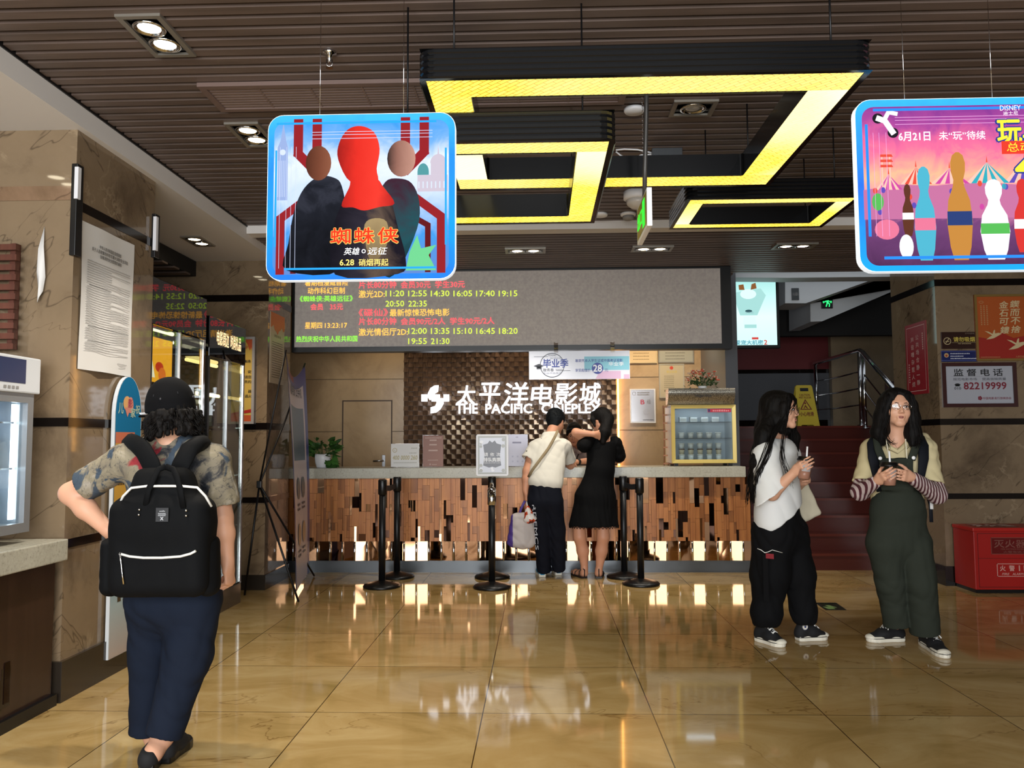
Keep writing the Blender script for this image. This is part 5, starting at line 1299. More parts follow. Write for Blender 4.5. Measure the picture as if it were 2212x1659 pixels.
def jig(cu, cv, s, m):
    PF(mb, f, [(cu-s, cv-s*1.3), (cu-s*.2, cv-s*1.3), (cu-s*.3, cv-s*.9), (cu+s*.3, cv-s*.9), (cu+s*.2, cv-s*1.3), (cu+s, cv-s*1.3), (cu+s, cv-s*.2), (cu+s*1.35, cv-s*.3), (cu+s*1.35, cv+s*.3), (cu+s, cv+s*.2), (cu+s, cv+s*1.3), (cu-s, cv+s*1.3)], m, .002)
jig(w*.35, zb+h*.44, w*.26, 7); jig(w*.55, zb+h*.36, w*.2, 8); jig(w*.3, zb+h*.30, w*.17, 1); jig(w*.62, zb+h*.255, w*.17, 8); jig(w*.42, zb+h*.23, w*.16, 2)
mb.build('board_print', [mat('board_ochre', 'c89a3c', 0.5), mat('board_salmon', 'c06a4c', 0.5), mat('board_ink', '4a3a22', 0.6), mat('board_orange', 'd8a468', 0.5), mat('board_pink', 'cf8574', 0.5), mat('board_pale', 'a8c0ac', 0.5), mat('board_maroon', 'a03a4a', 0.5), mat('board_green', '8aa83c', 0.5), mat('board_yellow', 'd0b030', 0.5)], t)

# snack counter, lower left
CX = -2.352
t = thing('snack_counter', 'low dark panelled counter with grey speckled top at the lower left', 'counter', (CX, 3.0, 0))
ztop = 0.81; zun = 0.705
MB(t).box(-3.1, CX, -0.5, 4.055, zun, ztop, 0, 0.006).build('countertop', M['terrazzo'], t)
mb = MB(t).box(-3.05, CX-0.055, -0.45, 4.04, 0.0, zun, 0)
rng = random.Random(9)
for q in range(24):
    yy = rng.uniform(1.5, 3.9); zz = rng.uniform(.06, .6); hh_ = rng.uniform(.08, .25); ww_ = rng.uniform(.03, .09)
    mb.box(CX-0.057, CX-0.055+rng.uniform(.001, .006), yy, min(yy+ww_, 4.03), zz, min(zz+hh_, zun), 1 if rng.random() < .5 else 2)
mb.build('front_panel', [M['dark_wood'], mat('dark_gloss_panel', '1a100c', 0.08), M['dark_mirror']], t)
MB(t).box(-3.04, CX-0.03, -0.45, 4.05, 0.0, 0.055).build('plinth', M['black'], t)

# drinks fridge on the snack counter
t = thing('drinks_fridge', 'silver drinks fridge with glowing glass door and dark screen header on the low counter', 'fridge', (-2.75, 3.6, ztop))
X0, X1, Y0, Y1 = -3.05, -2.475, 3.28, 3.93
z0, z1, z2 = ztop+0.05, 1.525, 1.70
mb = MB(t); th = 0.03
mb.box(X0, X1-0.04, Y0, Y0+th, z0, z1).box(X0, X1-0.04, Y1-th, Y1, z0, z1).box(X0, X0+th, Y0+th, Y1-th, z0, z1).box(X0+th, X1-0.04, Y0+th, Y1-th, z0, z0+0.04).box(X0+th, X1-0.04, Y0+th, Y1-th, z1-0.03, z1)
mb.build('cabinet', mat('fridge_silver', 'aeb2b6', 0.3, 0.5), t)
mb = MB(t); gf = 0.045
mb.box(X1-0.04, X1, Y0, Y0+gf, z0, z1).box(X1-0.04, X1, Y1-gf, Y1, z0, z1).box(X1-0.04, X1, Y0+gf, Y1-gf, z0, z0+gf).box(X1-0.04, X1, Y0+gf, Y1-gf, z1-gf, z1)
dr = mb.build('door', mat('fridge_grey', '9b9ea1', 0.3, 0.6), t)
MB(t).box(X1-0.03, X1-0.025, Y0+gf, Y1-gf, z0+gf, z1-gf).build('door_glass', M['door_pane'], dr)
MB(t).tube([(X1, Y0+0.1, z0+0.15), (X1+0.02, Y0+0.1, z0+0.17), (X1+0.02, Y0+0.1, z0+0.42), (X1, Y0+0.1, z0+0.44)], 0.008, 8).build('door_handle', M['chrome'], dr)
mb = MB(t).box(X0, X1+0.012, Y0, Y1+0.03, z1, z2, 0, 0.008); hd = mb.build('header', mat('fridge_header', 'c9ccd0', 0.3), t)
f = Face((X1+0.0125, 0, 0), (0, 1, 0), (0, 0, 1)); f.w = np.array([1.0, 0, 0])
mb = MB(t); R4(mb, f, Y0+.06, z1+.045, Y1-.09, z2-.015, 0, .001); mb.build('header_screen', mat('screen_navy', '2b3050', 0.12), hd)
mb = MB(t)
for q in range(4): R4(mb, f, Y0+.40+q*.03, z1+.016, Y0+.42+q*.03, z1+.030, 0, .001)
mb.build('header_print', M['greyink'], hd)
mb = MB(t)
for zz in (.30, .52): mb.box(X0+th, X1-0.06, Y0+th, Y1-th, z0+zz, z0+zz+.008)
mb.build('shelves', M['chrome'], t)
MB(t).box(X0+th, X0+th+.006, Y0+th, Y1-th, z0+.05, z1-.04).build('light_back', emis('fridge_glow', 'cfe6ff', 2.2), t)
MB(t).box(X1-0.075, X1-0.06, Y1-0.055, Y1-0.035, z0+.06, z1-.05).build('light_tube', emis('fridge_tube', 'e6f3ff', 4.0), t)
for yy in (Y0+.05, Y1-.09):
    MB(t).tube([(X1-.10, yy, ztop), (X1-.10, yy, z0)], 0.014, 10).build('foot', M['chrome'], t)
for k in range(10):
    q = k % 5; lv = k//5
    tt = thing('drink_bottle', 'pale bottle behind the glowing door of the drinks fridge', 'bottle', (-2.70, Y0+.09+q*.11, z0+.04+.268*lv), 0, 'bottles in the drinks fridge')
    MB().lathe([(.028, 0), (.031, .01), (.031, .12), (.012, .165), (.012, .185)], seg=16).build('body', mat('bottle_pale', 'b9c9d2', .2) if k == 0 else bpy.data.materials['bottle_pale'], tt); MB().lathe([(.014, .18), (.014, .2), (.0001, .2)], seg=12).build('cap', M['white'], tt)

# reddish wooden lattice on the pillar front, far left
PY = 4.10
t = thing('wood_lattice', 'reddish wooden slat lattice fixed to the marble at the far left', 'lattice', (aY(0, 650, PY)[0], PY, aY(0, 760, PY)[2]))
mb = MB(t)
ys = [540, 562, 583, 604, 625, 645, 665, 687, 707, 729, 751]
for q, yy in enumerate(ys):
    A = aY(54-q*.6, yy, PY); mb.box(-3.2, A[0]+(.004 if q % 2 else 0), PY-.075, PY-.045, A[2]-.016, A[2]+.014)
mb.build('slats', M['lattice'], t)
A = aY(36, 650, PY); MB(t).box(A[0]-.014, A[0]+.014, PY-.045, PY-.001, aY(36, 756, PY)[2], aY(36, 530, PY)[2]).build('upright', M['lattice'], t)
# torn white paper curling off the stone
pts = [(97, 490), (101, 535), (104, 560), (102, 600), (97, 630), (92, 645), (87, 655), (84, 630), (86, 590), (91, 540)]
P = [aY(x, y, PY) for x, y in pts]; o0 = P[0]
t = thing('torn_paper', 'torn strip of white paper curling off the front of the left pillar', 'paper', (o0[0], PY, o0[2]))
mb = MB(t); P = [np.array([p[0], PY-0.004-0.03*abs(math.sin(i*.9)), p[2]]) for i, p in enumerate(P)]
cc = sum(P)/len(P)+np.array([0, -.012, 0])
mb.add(P+[cc]+[p+np.array([0, .003, 0]) for p in P]+[cc+np.array([0, .003, 0])], [(i, (i+1) % 10, 10) for i in range(10)]+[(11+(i+1) % 10, 11+i, 21) for i in range(10)]+[(i, 11+i, 11+(i+1) % 10, (i+1) % 10) for i in range(10)], 0, True)
mb.build('sheet', M['paper'], t)

# ------------------------------------------------------------------ two glass showcases
XS = -2.42
def showcase(label, y0, y1, zt, header_txt, glow, brick):
    t = thing('glass_showcase', label, 'showcase', (-2.75, (y0+y1)/2, 0)); d0 = -3.06
    zh = zt-0.30
    MB(t).box(d0, XS, y0, y1, 0.0, 0.16, 0, 0.004).build('base', mat('showcase_base_grey', '6b5f52', 0.2, 0.5) if 'showcase_base_grey' not in bpy.data.materials else bpy.data.materials['showcase_base_grey'], t)
    hd = MB(t).box(d0, XS+0.004, y0, y1, zh, zt, 0, 0.004).build('header', M['black_gloss'], t)
    if header_txt:
        f = Face((XS+0.0045, 0, 0), (0, 1, 0), (0, 0, 1)); f.w = np.array([1.0, 0, 0]); mb = MB(t); L = y1-y0
        put_text(mb, f, header_txt[0], y0+L*.18, zh+.10, y0+L*.50, zt-.09, .002, .01, 0); put_text(mb, f, header_txt[1], y0+L*.55, zh+.10, y0+L*.85, zt-.09, .002, .01, 0)
        mb.build('lettering', emis('showcase_letter', 'ffd9a0', 1.3), hd)
    for (x, y) in ((XS-.015, y0+.015), (XS-.015, y1-.015), (d0+.015, y0+.015), (d0+.015, y1-.015)):
        MB(t).box(x-.015, x+.015, y-.015, y+.015, .16, zh).build('corner_post', M['chrome'] if y > y0+.1 else M['black_metal'], t)
    MB(t).box(XS-.012, XS-.006, y0+.03, (y0+y1)/2-.004, .17, zh-.005).build('front_pane', M['pane'], t)
    MB(t).box(XS-.012, XS-.006, (y0+y1)/2+.004, y1-.03, .17, zh-.005).build('front_pane', M['pane'], t)
    MB(t).box(XS-.010, XS+.004, (y0+y1)/2-.006, (y0+y1)/2+.006, .16, zh).build('pane_trim', M['steel'], t)
    MB(t).box(d0+.03, XS-.03, y1-.010, y1-.004, .17, zh-.005).build('end_pane', M['pane'], t)
    for z in (0.62, 1.02, 1.40, 1.62 if not brick else 1.36+.3):
        MB(t).box(d0+.03, XS-.03, y0+.03, y1-.03, z, z+.008).build('glass_shelf', M['pane'], t)
    MB(t).box(d0+.03, d0+.034, y0+.03, y1-.03, .17, zh-.01).build('back_panel', glow, t)
    return t, d0, zh
bm_ = mat('brick_print', '5a3a2a', 0.6); g = NT(bm_); v = g.coord((1, 1, 1), rot=(math.pi/2, 0, math.pi/2)); br = g.n('ShaderNodeTexBrick'); g.l(v, br.inputs['Vector']); br.inputs['Scale'].default_value = 9
br.inputs['Color1'].default_value = lin('4a3226')+(1,); br.inputs['Color2'].default_value = lin('6a4a36')+(1,); br.inputs['Mortar'].default_value = lin('241812')+(1,); g.base(br.outputs['Color'])
gl_ = mat('shop_cream_back', '8a7a4c', 0.6)
t1, d0, zh = showcase('tall glass showcase with black header standing beside the nearest left pillar', 5.0, 5.84, 2.33, None, bm_, True)
t2, d0, zh2 = showcase('second glass showcase with gold Chinese lettering on its black header', 5.90, 6.64, 2.22, ('电影周边', '时尚礼品'), gl_, False)
def tube_light(x0, x1, y0, y1, z, nm, pt, st=8, col='ffdca0'):
    mb = MB(pt).tube([(x0, y0, z), (x1, y1, z)], 0.014, 10); mb.build('light_tube', emis(nm, col, st), pt)
tube_light(-2.6, -2.6, 5.98, 6.55, 1.66, 'tube_warm', t2, 9, 'ffd58a'); tube_light(-2.62, -2.62, 5.1, 5.74, 1.60, 'tube_white', t1, 3, 'fff2dc'); tube_light(-2.62, -2.62, 5.1, 5.74, 2.0, 'tube_white2', t1, 4, 'ffe9c8')
tube_light(-2.62, -2.62, 5.98, 6.55, 1.905, 'tube_warm2', t2, 3, 'ffd58a')
# goods: a bright yellow backlit box with plain round shapes
yb0, yb1 = 5.06, 5.62; zb0, zb1 = 1.70, 2.0
t = thing('yellow_picture_box', 'bright yellow picture box on the top shelf of the nearer glass showcase', 'box', (-2.7, yb0, zb0-.03))
MB(t).box(-2.74, -2.56, yb0, yb1, zb0-.028, zb1).build('carton', mat('box_dark', '241a14', .5), t)
f = Face((-2.56, 0, 0), (0, 1, 0), (0, 0, 1)); f.w = np.array([1.0, 0, 0]); mb = MB(t)
R4(mb, f, yb0+.01, zb0-.01, yb1-.01, zb1-.01, 0, .001); PF(mb, f, circ(yb0+.19, zb0+.2, .055, .06, 18), 1, .002); PF(mb, f, [(yb0+.1, zb0+.02), (yb0+.3, zb0+.02), (yb0+.25, zb0+.15), (yb0+.14, zb0+.15)], 2, .002)
PF(mb, f, circ(yb0+.40, zb0+.045, .055, .05, 18), 3, .003); PF(mb, f, circ(yb0+.36, zb0+.095, .06, .035, 14), 4, .0025); PF(mb, f, circ(yb0+.05, zb0+.04, .035, .04, 14), 3, .003)
mb.build('picture', [emis('pic_amber', 'ffb02c', 1.0), emis('pic_peach', 'ffd59a', 1.0), emis('pic_cream', 'fff0d0', 1.0), emis('pic_orange', 'f0782a', .9), emis('pic_red', 'd03a1c', .9)], t)
rng = random.Random(14)
def goods(kind, label, x, y, z, s, col, grp=None):
    t = thing({'j': 'gift_jar', 'b': 'gift_box', 'f': 'figurine'}[kind], label, {'j': 'jar', 'b': 'box', 'f': 'figurine'}[kind], (x, y, z), 0, grp)
    m_ = mat('goods_'+col, col, 0.4)
    if kind == 'j':
        MB().lathe([(.03*s, 0), (.036*s, .01), (.036*s, .09*s), (.02*s, .115*s)], seg=18).build('body', m_, t); MB().lathe([(.024*s, .11*s), (.024*s, .135*s), (.0001, .14*s)], seg=14).build('lid', M['steel'], t)
    elif kind == 'b':
        MB().box(-.035*s, .035*s, -.045*s, .045*s, 0, .12*s, 0, .003).build('carton', m_, t); MB().box(.0352*s, .036*s, -.03*s, .03*s, .04*s, .09*s).build('print', M['paper'], t)
    else:
        MB().lathe([(.02*s, 0), (.028*s, .01), (.03*s, .05*s), (.012*s, .085*s)], seg=16).build('body', m_, t); MB().ball((0, 0, .105*s), .028*s, 0, 14, 9).build('head', M['white'], t)
    return t
zsh = (0.628, 1.028, 1.408)
cols = ['b08a3a', '7a8a9a', 'a03c34', '3c5a7c', 'c9b48a', '4c6a4a', 'd8c27a', '8a4a6a']
nm = {'b08a3a': 'ochre', '7a8a9a': 'grey blue', 'a03c34': 'brick red', '3c5a7c': 'dark blue', 'c9b48a': 'cream', '4c6a4a': 'green', 'd8c27a': 'pale yellow', '8a4a6a': 'plum'}
for (yy, sname, off) in ((5.0, 'nearer', 0), (5.9, 'farther', 3)):
    for lv, lvn in enumerate(('lowest', 'second', 'third')):
        for q in range(3):
            k = 'jbf'[(q+lv+off) % 3]; c_ = cols[(q+lv*3+off) % 8]
            kn = {'j': 'lidded jar', 'b': 'box', 'f': 'figurine'}[k]
            pos = ('near', 'middle', 'far')[q]
            goods(k, '%s %s on the %s shelf of the %s glass showcase, %s end' % (nm[c_], kn, lvn, sname, pos) if pos != 'middle' else '%s %s in the middle of the %s shelf of the %s glass showcase' % (nm[c_], kn, lvn, sname), -2.70+rng.uniform(-.04, .04), yy+.18+q*.21, zsh[lv], 1.5, c_)
# big pale jar and grey rolled shirts behind the lit front of the farther case
goods('j', 'large glowing pale yellow jar on the bright middle shelf of the farther showcase', -2.62, 6.03, 1.411, 2.0, 'e8d07a')
for q in range(3):
    t = thing('folded_shirt', 'grey folded shirt on the third shelf of the farther showcase, %s of three' % ('nearest', 'middle', 'farthest')[q], 'shirt', (-2.58, 6.17+q*.10, 1.41))
    MB().box(-.03, .03, -.043, .043, 0, .2, 0, .012).build('cloth', mat('shirt_grey%d' % q, ('8f9aa8', '9aa4ae', '343a44')[q], .8), t); MB().tube([(.031, -.03, .19), (.034, 0, .165), (.031, .03, .19)], .006, 6).build('collar', mat('shirt_collar%d' % q, ('a8b2be', 'b0b8c0', '4a505a')[q], .8), t)

# framed safety poster on the second pillar's front, partly behind the showcase
PY2 = 7.185
a = aY(494, 916, PY2); b = aY(552, 728, PY2); w, h = b[0]-a[0], b[2]-a[2]
t = thing('framed_safety_poster', 'yellow safety poster in a silver frame on the stone behind the showcases', 'poster', (a[0], PY2, a[2])); fw = .022
MB().box(0, w, -.02, 0, 0, fw).box(0, w, -.02, 0, h-fw, h).box(0, fw, -.02, 0, fw, h-fw).box(w-fw, w, -.02, 0, fw, h-fw).build('frame', mat('silver_frame', 'b4b2b4', .35, .3), t)
f = Face((0, -.012, 0), (1, 0, 0), (0, 0, 1)); mb = MB(); R4(mb, f, fw, fw, w-fw, h-fw, 0, 0); R4(mb, f, fw, fw, w-fw, h*.10, 1, .001); PF(mb, f, [(fw, h*.10), (w-fw, h*.13), (w-fw, h*.17), (fw, h*.12)], 2, .0015)
PF(mb, f, [(w*.55, h-fw), (w-fw, h-fw), (w-fw, h*.82), (w*.86, h*.88), (w*.8, h*.84), (w*.7, h*.92)], 1, .001)
for ch, u, v, m_ in (('示', .60, .86, 2), ('集场', .58, .70, 3), ('安', .74, .58, 3), ('请您', .62, .52, 3), ('员的', .62, .465, 3), ('器', .76, .355, 3), ('遇火', .64, .30, 3)): put_text(mb, f, ch, w*u, h*v, w*(u+.13*len(ch)), h*(v+.035), .002, .01, m_)
mb.build('print', [mat('safety_yellow', 'c9ac58', .4), mat('safety_orange', 'c25a34', .4), mat('safety_red', 'b02a2a', .4), M['ink']], t)
# flame-headed notice on the second pillar's side
XP2 = -2.42
a = aX(581, 826, XP2); b = aX(614, 690, XP2); c = aX(584, 672, XP2); y0, y1 = c[1], b[1]; zlo = a[2]; w, h = y1-y0, c[2]-zlo
t = thing('fire_notice', 'long paper notice with orange flame heading on the second left pillar', 'notice', (XP2, y0, zlo))
f = Face((0.004, 0, 0), (0, 1, 0), (0, 0, 1)); f.w = np.array([1.0, 0, 0]); MB().box(0, .004, 0, w, 0, h).build('sheet', mat('fire_sheet', 'b9a88c', .4), t)
mb = MB(); PF(mb, f, [(0, h), (0, h*.78)]+[(w*q/10, h*(.78-.03*(q % 2)+.05*math.sin(q))) for q in range(1, 10)]+[(w, h*.8), (w, h)], 0, .001); rr = random.Random(5)
put_text(mb, f, '消防安全', w*.25, h*.66, w*.75, h*.70, .001, 0, 1)
for q in range(16): text_lines(mb, f, w*.12, w*.88, h*(.58-q*.033), h*.014, rr, 1, .001)
mb.build('print', [mat('flame_orange', 'c86a2c', .5), mat('fire_ink', '6a5c4a', .6)], t)

# ------------------------------------------------------------------ leaning banner on a crossed stand
hub = np.array([-2.385, 6.94, .93]); LT = np.array([-2.145, 6.85, 2.05]); RT = np.array([-2.27, 7.85, 2.03]); LB = np.array([-2.03, 6.84, .04]); RB = np.array([-2.22, 7.90, .04])
t = thing('leaning_banner', 'tall pale banner with blue edges on a black crossed stand before the second left pillar', 'banner', (-2.15, 7.3, 0))
nu, nv = 16, 24; vs = []; fs = []; mi = []
nrm = np.cross(RB-LB, np.array([0, 0, 1.0])); nrm /= np.linalg.norm(nrm)
if nrm[0] < 0: nrm = -nrm
for s_ in (0, 1):
    for j in range(nv+1):
        for i in range(nu+1):
            u, v = i/nu, j/nv
            P = (LB*(1-u)+RB*u)*(1-v)+(LT*(1-u)+RT*u)*v
            P = P-nrm*0.025*math.sin(math.pi*u)*(0.3+.7*v)+np.array([0, 0, -0.16*math.sin(math.pi*u)*max(0, v-.75)*4*(1 if v > .75 else 0)])
            P = P+nrm*.02*math.sin(math.pi*v)
            vs.append(P-nrm*.002*s_)
K = (nu+1)*(nv+1)
for s_ in (0, 1):
    for j in range(nv):
        for i in range(nu):
            q = s_*K+j*(nu+1)+i; fs.append((q, q+1, q+nu+2, q+nu+1) if s_ else (q, q+nu+1, q+nu+2, q+1))
            u, v = (i+.5)/nu, (j+.5)/nv
            m_ = 0
            if u < .07 or u > .86 or v > .93: m_ = 1
            if v > .955 and .2 < u < .5: m_ = 3
            if .14 < u < .80 and .54 < v < .80: m_ = 2
            mi.append(m_ if not s_ else 0)
bo = link_mesh('sheet', vs, fs, [mat('banner_pale', 'd8cdd6', .4), mat('banner_blue', '2a3590', .35), mat('banner_slate', '5f7388', .4), mat('banner_red', '8a2c34', .4)], t, mi, [True]*len(fs), tuple(t.location))
def bpt(u, v, w_=0):
    P = (LB*(1-u)+RB*u)*(1-v)+(LT*(1-u)+RT*u)*v
    return P-nrm*0.025*math.sin(math.pi*u)*(0.3+.7*v)+nrm*.02*math.sin(math.pi*v)+nrm*(.005+w_)
mb = MB(t); F_ = lambda u, v, w_: bpt(u, v, w_)
put_text(mb, F_, '看电影 上手机', .14, .83, .76, .875, .0, .02, 0)
for q in range(2):
    for r_ in range(2):
        cc = (.32+q*.30, .42-r_*.20); mb.add([F_(cc[0]+.10*math.cos(2*math.pi*k/20), cc[1]+.048*math.sin(2*math.pi*k/20), .002) for k in range(20)], [tuple(range(20))], 1 if r_ == 0 else 2)
        for k in range(2):
            A = (cc[0]-.09, cc[1]-.075-.02*k); mb.add([F_(A[0], A[1], .002), F_(A[0]+.17, A[1], .002), F_(A[0]+.17, A[1]+.009, .002), F_(A[0], A[1]+.009, .002)], [(0, 1, 2, 3)], 0)
mb.build('banner_print', [mat('banner_ink', '4a4c58', .5), mat('banner_oval', '3f5560', .4), mat('banner_oval2', 'b0926a', .4)], bo)
MB(t).tube([hub, hub*.5+LT*.5+np.array([0, 0, .02]), LT+np.array([0, 0, .02])], .008, 8).build('upper_arm', M['black_metal'], t)
MB(t).tube([hub, hub*.5+RT*.5+np.array([.02, 0, .02]), RT+np.array([0, 0, .02])], .008, 8).build('upper_arm', M['black_metal'], t)
MB(t).tube([hub, np.array([-1.956, 6.666, .0])], .009, 8).build('front_leg', M['black_metal'], t)
MB(t).tube([hub, RB+np.array([.05, 0, -.03])], .009, 8).build('far_leg', M['black_metal'], t)
MB(t).tube([hub, np.array([-2.50, 6.95, .0])], .009, 8).build('rear_leg', M['black_metal'], t)
MB(t).box(hub[0]-.02, hub[0]+.02, hub[1]-.02, hub[1]+.02, hub[2]-.03, hub[2]+.03, 0, .005).build('hub', M['black'], t)

# ================================================================== RIGHT PILLAR SIGNS
RY = 7.43
def wall_plate(name, label, cat, px, th, base_m, draw, mats, Y=RY, frame=None, fwd=.02):
    a = aY(px[0], px[3], Y); b = aY(px[1], px[2], Y); w, h = b[0]-a[0], b[2]-a[2]
    t = thing(name, label, cat, (a[0], Y, a[2]))
    MB().box(0, w, -th, 0, 0, h, 0, .002).build('plate' if not frame else 'backing', base_m, t)
    if frame:
        mb = MB(); fw = fwd; mb.box(0, w, -th-.012, -th, 0, fw).box(0, w, -th-.012, -th, h-fw, h).box(0, fw, -th-.012, -th, fw, h-fw).box(w-fw, w, -th-.012, -th, fw, h-fw); mb.build('frame', frame, t)
    f = Face((0, -th-.0005, 0), (1, 0, 0), (0, 0, 1)); mb = MB(); draw(mb, f, w, h); mb.build('print', mats, t)
    return t
rr = random.Random(40)
def dn(mb, f, w, h):
    ringflat(mb, f, (w*.165, h*.46), h*.22, .006, 0, 28, .001); R4(mb, f, w*.11, h*.42, w*.22, h*.46, 0, .001); ribbon(mb, f, [(w*.12, h*.34), (w*.21, h*.60)], .006, 0, .0015, (1, 1))
    put_text(mb, f, '请勿吸烟', w*.34, h*.42, w*.94, h*.70, .001, .02, 1); R4(mb, f, w*.28, h*.36, w*.97, h*.372, 0, .001); put_text(mb, f, 'NO SMOKING', w*.47, h*.27, w*.83, h*.335, .001, .01, 0); put_text(mb, f, '太平洋电影城', w*.67, h*.86, w*.93, h*.95, .001, 0, 2)
wall_plate('no_smoking_sign', 'dark brown no smoking plate with yellow Chinese lettering on the right pillar', 'sign', (2033, 2108, 717, 754), .01, mat('plate_brown', '2e1a16', .25), dn, [mat('plate_cream', 'b5a27a', .4), mat('plate_yellow', 'c2ae4e', .4), mat('plate_dim', '7a6a5a', .5)])
def db(mb, f, w, h):
    for v in (.92, .10): R4(mb, f, 0, h*v, w, h*(v+.03), 1, .001)
    discflat(mb, f, (w*.14, h*.58), h*.2, 2, 20, .001); discflat(mb, f, (w*.14, h*.55), h*.1, 3, 16, .0015)
    for v, u in ((.68, .8), (.45, .62), (.24, .97)): text_lines(mb, f, w*.25, w*u, h*v, h*.12, rr, 0, .001)
wall_plate('police_notice_plate', 'narrow dark blue plate with round emblem on the right pillar under the brown plate', 'sign', (2033, 2110, 757, 782), .008, mat('plate_navy', '1b2456', .25), db, [mat('plate_white', 'b9bccb', .4), mat('plate_blue', '5a64a0', .4), mat('badge_gold', 'b89a6a', .4), mat('badge_red', '9a3428', .4)])
def dw(mb, f, w, h):
    put_text(mb, f, '监督电话', w*.16, h*.70, w*.82, h*.86, .001, .02, 0, spacing=1.5); put_text(mb, f, '规范电影市场', w*.15, h*.60, w*.47, h*.66, .001, .004, 1); put_text(mb, f, '提高放映质量', w*.54, h*.60, w*.86, h*.66, .001, .004, 1)
    R4(mb, f, w*.12, h*.685, w*.86, h*.689, 2, .001); put_text(mb, f, '010', w*.16, h*.395, w*.25, h*.455, .001, .01, 0); put_text(mb, f, '82219999', w*.29, h*.40, w*.86, h*.555, .001, .03, 3)
    ringflat(mb, f, (w*.205, h*.485), w*.045, .022, 0, 14, .001, h*.05, 20, 160); R4(mb, f, w*.175, h*.47, w*.235, h*.50, 0, .001)
    for k in range(5):
        an = 2*math.pi*k/5; discflat(mb, f, (w*.50+.011*math.cos(an), h*.20+.011*math.sin(an)), .009, 3, 10, .001+.0001*k)
    put_text(mb, f, '中国电影发行放映协会', w*.54, h*.17, w*.92, h*.225, .001, .012, 3)
wall_plate('supervision_board', 'white telephone board with dark red frame and number on the right pillar', 'sign', (2036, 2192, 783, 880), .012, mat('board_lilac', 'a9abb4', .35), dw, [M['ink'], mat('board_dark', '4c4a50', .5), mat('board_line', '8a8890', .5), mat('board_red', '7a2a38', .4)], frame=mat('board_frame', '3a1c1c', .3), fwd=.032)
def dp(mb, f, w, h):
    R4(mb, f, .02, .02, w-.02, h-.02, 0, 0)
    PF(mb, f, [(.02, .02), (w-.02, .02), (w-.02, h*.38), (w*.7, h*.34), (w*.5, h*.42), (w*.25, h*.33), (.02, h*.36)], 1, .001)
    for k, ch in enumerate('鍥而不捨'): put_text(mb, f, ch, w*.66, h*(.80-k*.127), w*.84, h*(.905-k*.127), .002, .02, 2, shear=.15)
    for k, ch in enumerate('金石可鏤'): put_text(mb, f, ch, w*.46, h*(.79-k*.127), w*.63, h*(.895-k*.127), .002, .02, 2, shear=.15)
    for q in range(3):
        for k in range(11): R4(mb, f, w*(.11+q*.055), h*(.82-k*.028), w*(.135+q*.055), h*(.835-k*.028), 3, .002)
    put_text(mb, f, '人民日报', w*.72, h*.045, w*.88, h*.075, .002, 0, 3)
    ringflat(mb, f, (w*.13, h*.885), w*.045, .004, 3, 20, .002, h*.02)
    def bird(cx, cy, s, fl=1):
        pts = [(-1.0, .5), (-.55, .42), (-.1, .15), (.05, .55), (.2, .65), (.18, .2), (.6, .28), (.95, .15), (.5, -.1), (.05, -.35), (-.35, -.45), (-.85, -.5), (-.45, -.2), (-.15, -.02)]
        PF(mb, f, [(cx+s*a_*fl, cy+s*b_) for a_, b_ in (pts if fl > 0 else pts[::-1])], 2, .003)
    bird(w*.33, h*.385, w*.16, 1); bird(w*.76, h*.24, w*.19, 1)
    text_lines(mb, f, w*.08, w*.45, h*.05, h*.014, rr, 3, .002)
wall_plate('red_slogan_poster', 'red orange slogan poster with gold frame, calligraphy and white birds on the right pillar', 'poster', (2108, 2218, 636, 780), .012, mat('poster_back', '8a3a1c', .5), dp, [mat('slogan_orange', 'a8501e', .45), mat('slogan_red', '98261c', .45), mat('slogan_cream', 'c9b48a', .5), mat('slogan_pale', 'b08458', .5)], frame=mat('slogan_gold', '8a6e3a', .35, .3))
# red vertical notice on the pillar's side
XR2 = 3.57
p00 = aX(1962, 853, XR2); p11 = aX(2001, 690, XR2)
y1_, y0_ = aX(1958, 775, XR2)[1], aX(2004, 775, XR2)[1]; z0_, z1_ = aX(2000, 850, XR2)[2], aX(2000, 691, XR2)[2]; w, h = y1_-y0_, z1_-z0_
t = thing('quiet_notice', 'red upright notice with white Chinese columns on the shaded side of the right pillar', 'notice', (XR2, y1_, z0_))
MB().box(-.004, 0, -w, 0, 0, h).build('sheet', mat('quiet_red', '96202a', .4), t)
f = Face((-.0045, 0, 0), (0, -1, 0), (0, 0, 1)); mb = MB(); e = w*.07
for (a0, a1, b0, b1) in ((e, w-e, e, e+.006), (e, w-e, h-e-.006, h-e), (e, e+.006, e, h-e), (w-e-.006, w-e, e, h-e)): R4(mb, f, a0, b0, a1, b1, 0, .001)
for k, ch in enumerate('公共场合静一静'): put_text(mb, f, ch, w*.50, h*(.76-k*.105), w*.64, h*(.83-k*.105), .001, .01, 0)
for k, ch in enumerate('声音嘈杂惹人烦'): put_text(mb, f, ch, w*.27, h*(.74-k*.105), w*.41, h*(.81-k*.105), .001, .01, 0)
for k in range(8): R4(mb, f, w*.80, h*(.82-k*.03), w*.85, h*(.84-k*.03), 0, .001); R4(mb, f, w*.13, h*(.42-k*.035), w*.18, h*(.44-k*.035), 0, .001)
mb.build('print', mat('quiet_white', 'cfa8a4', .5), t)
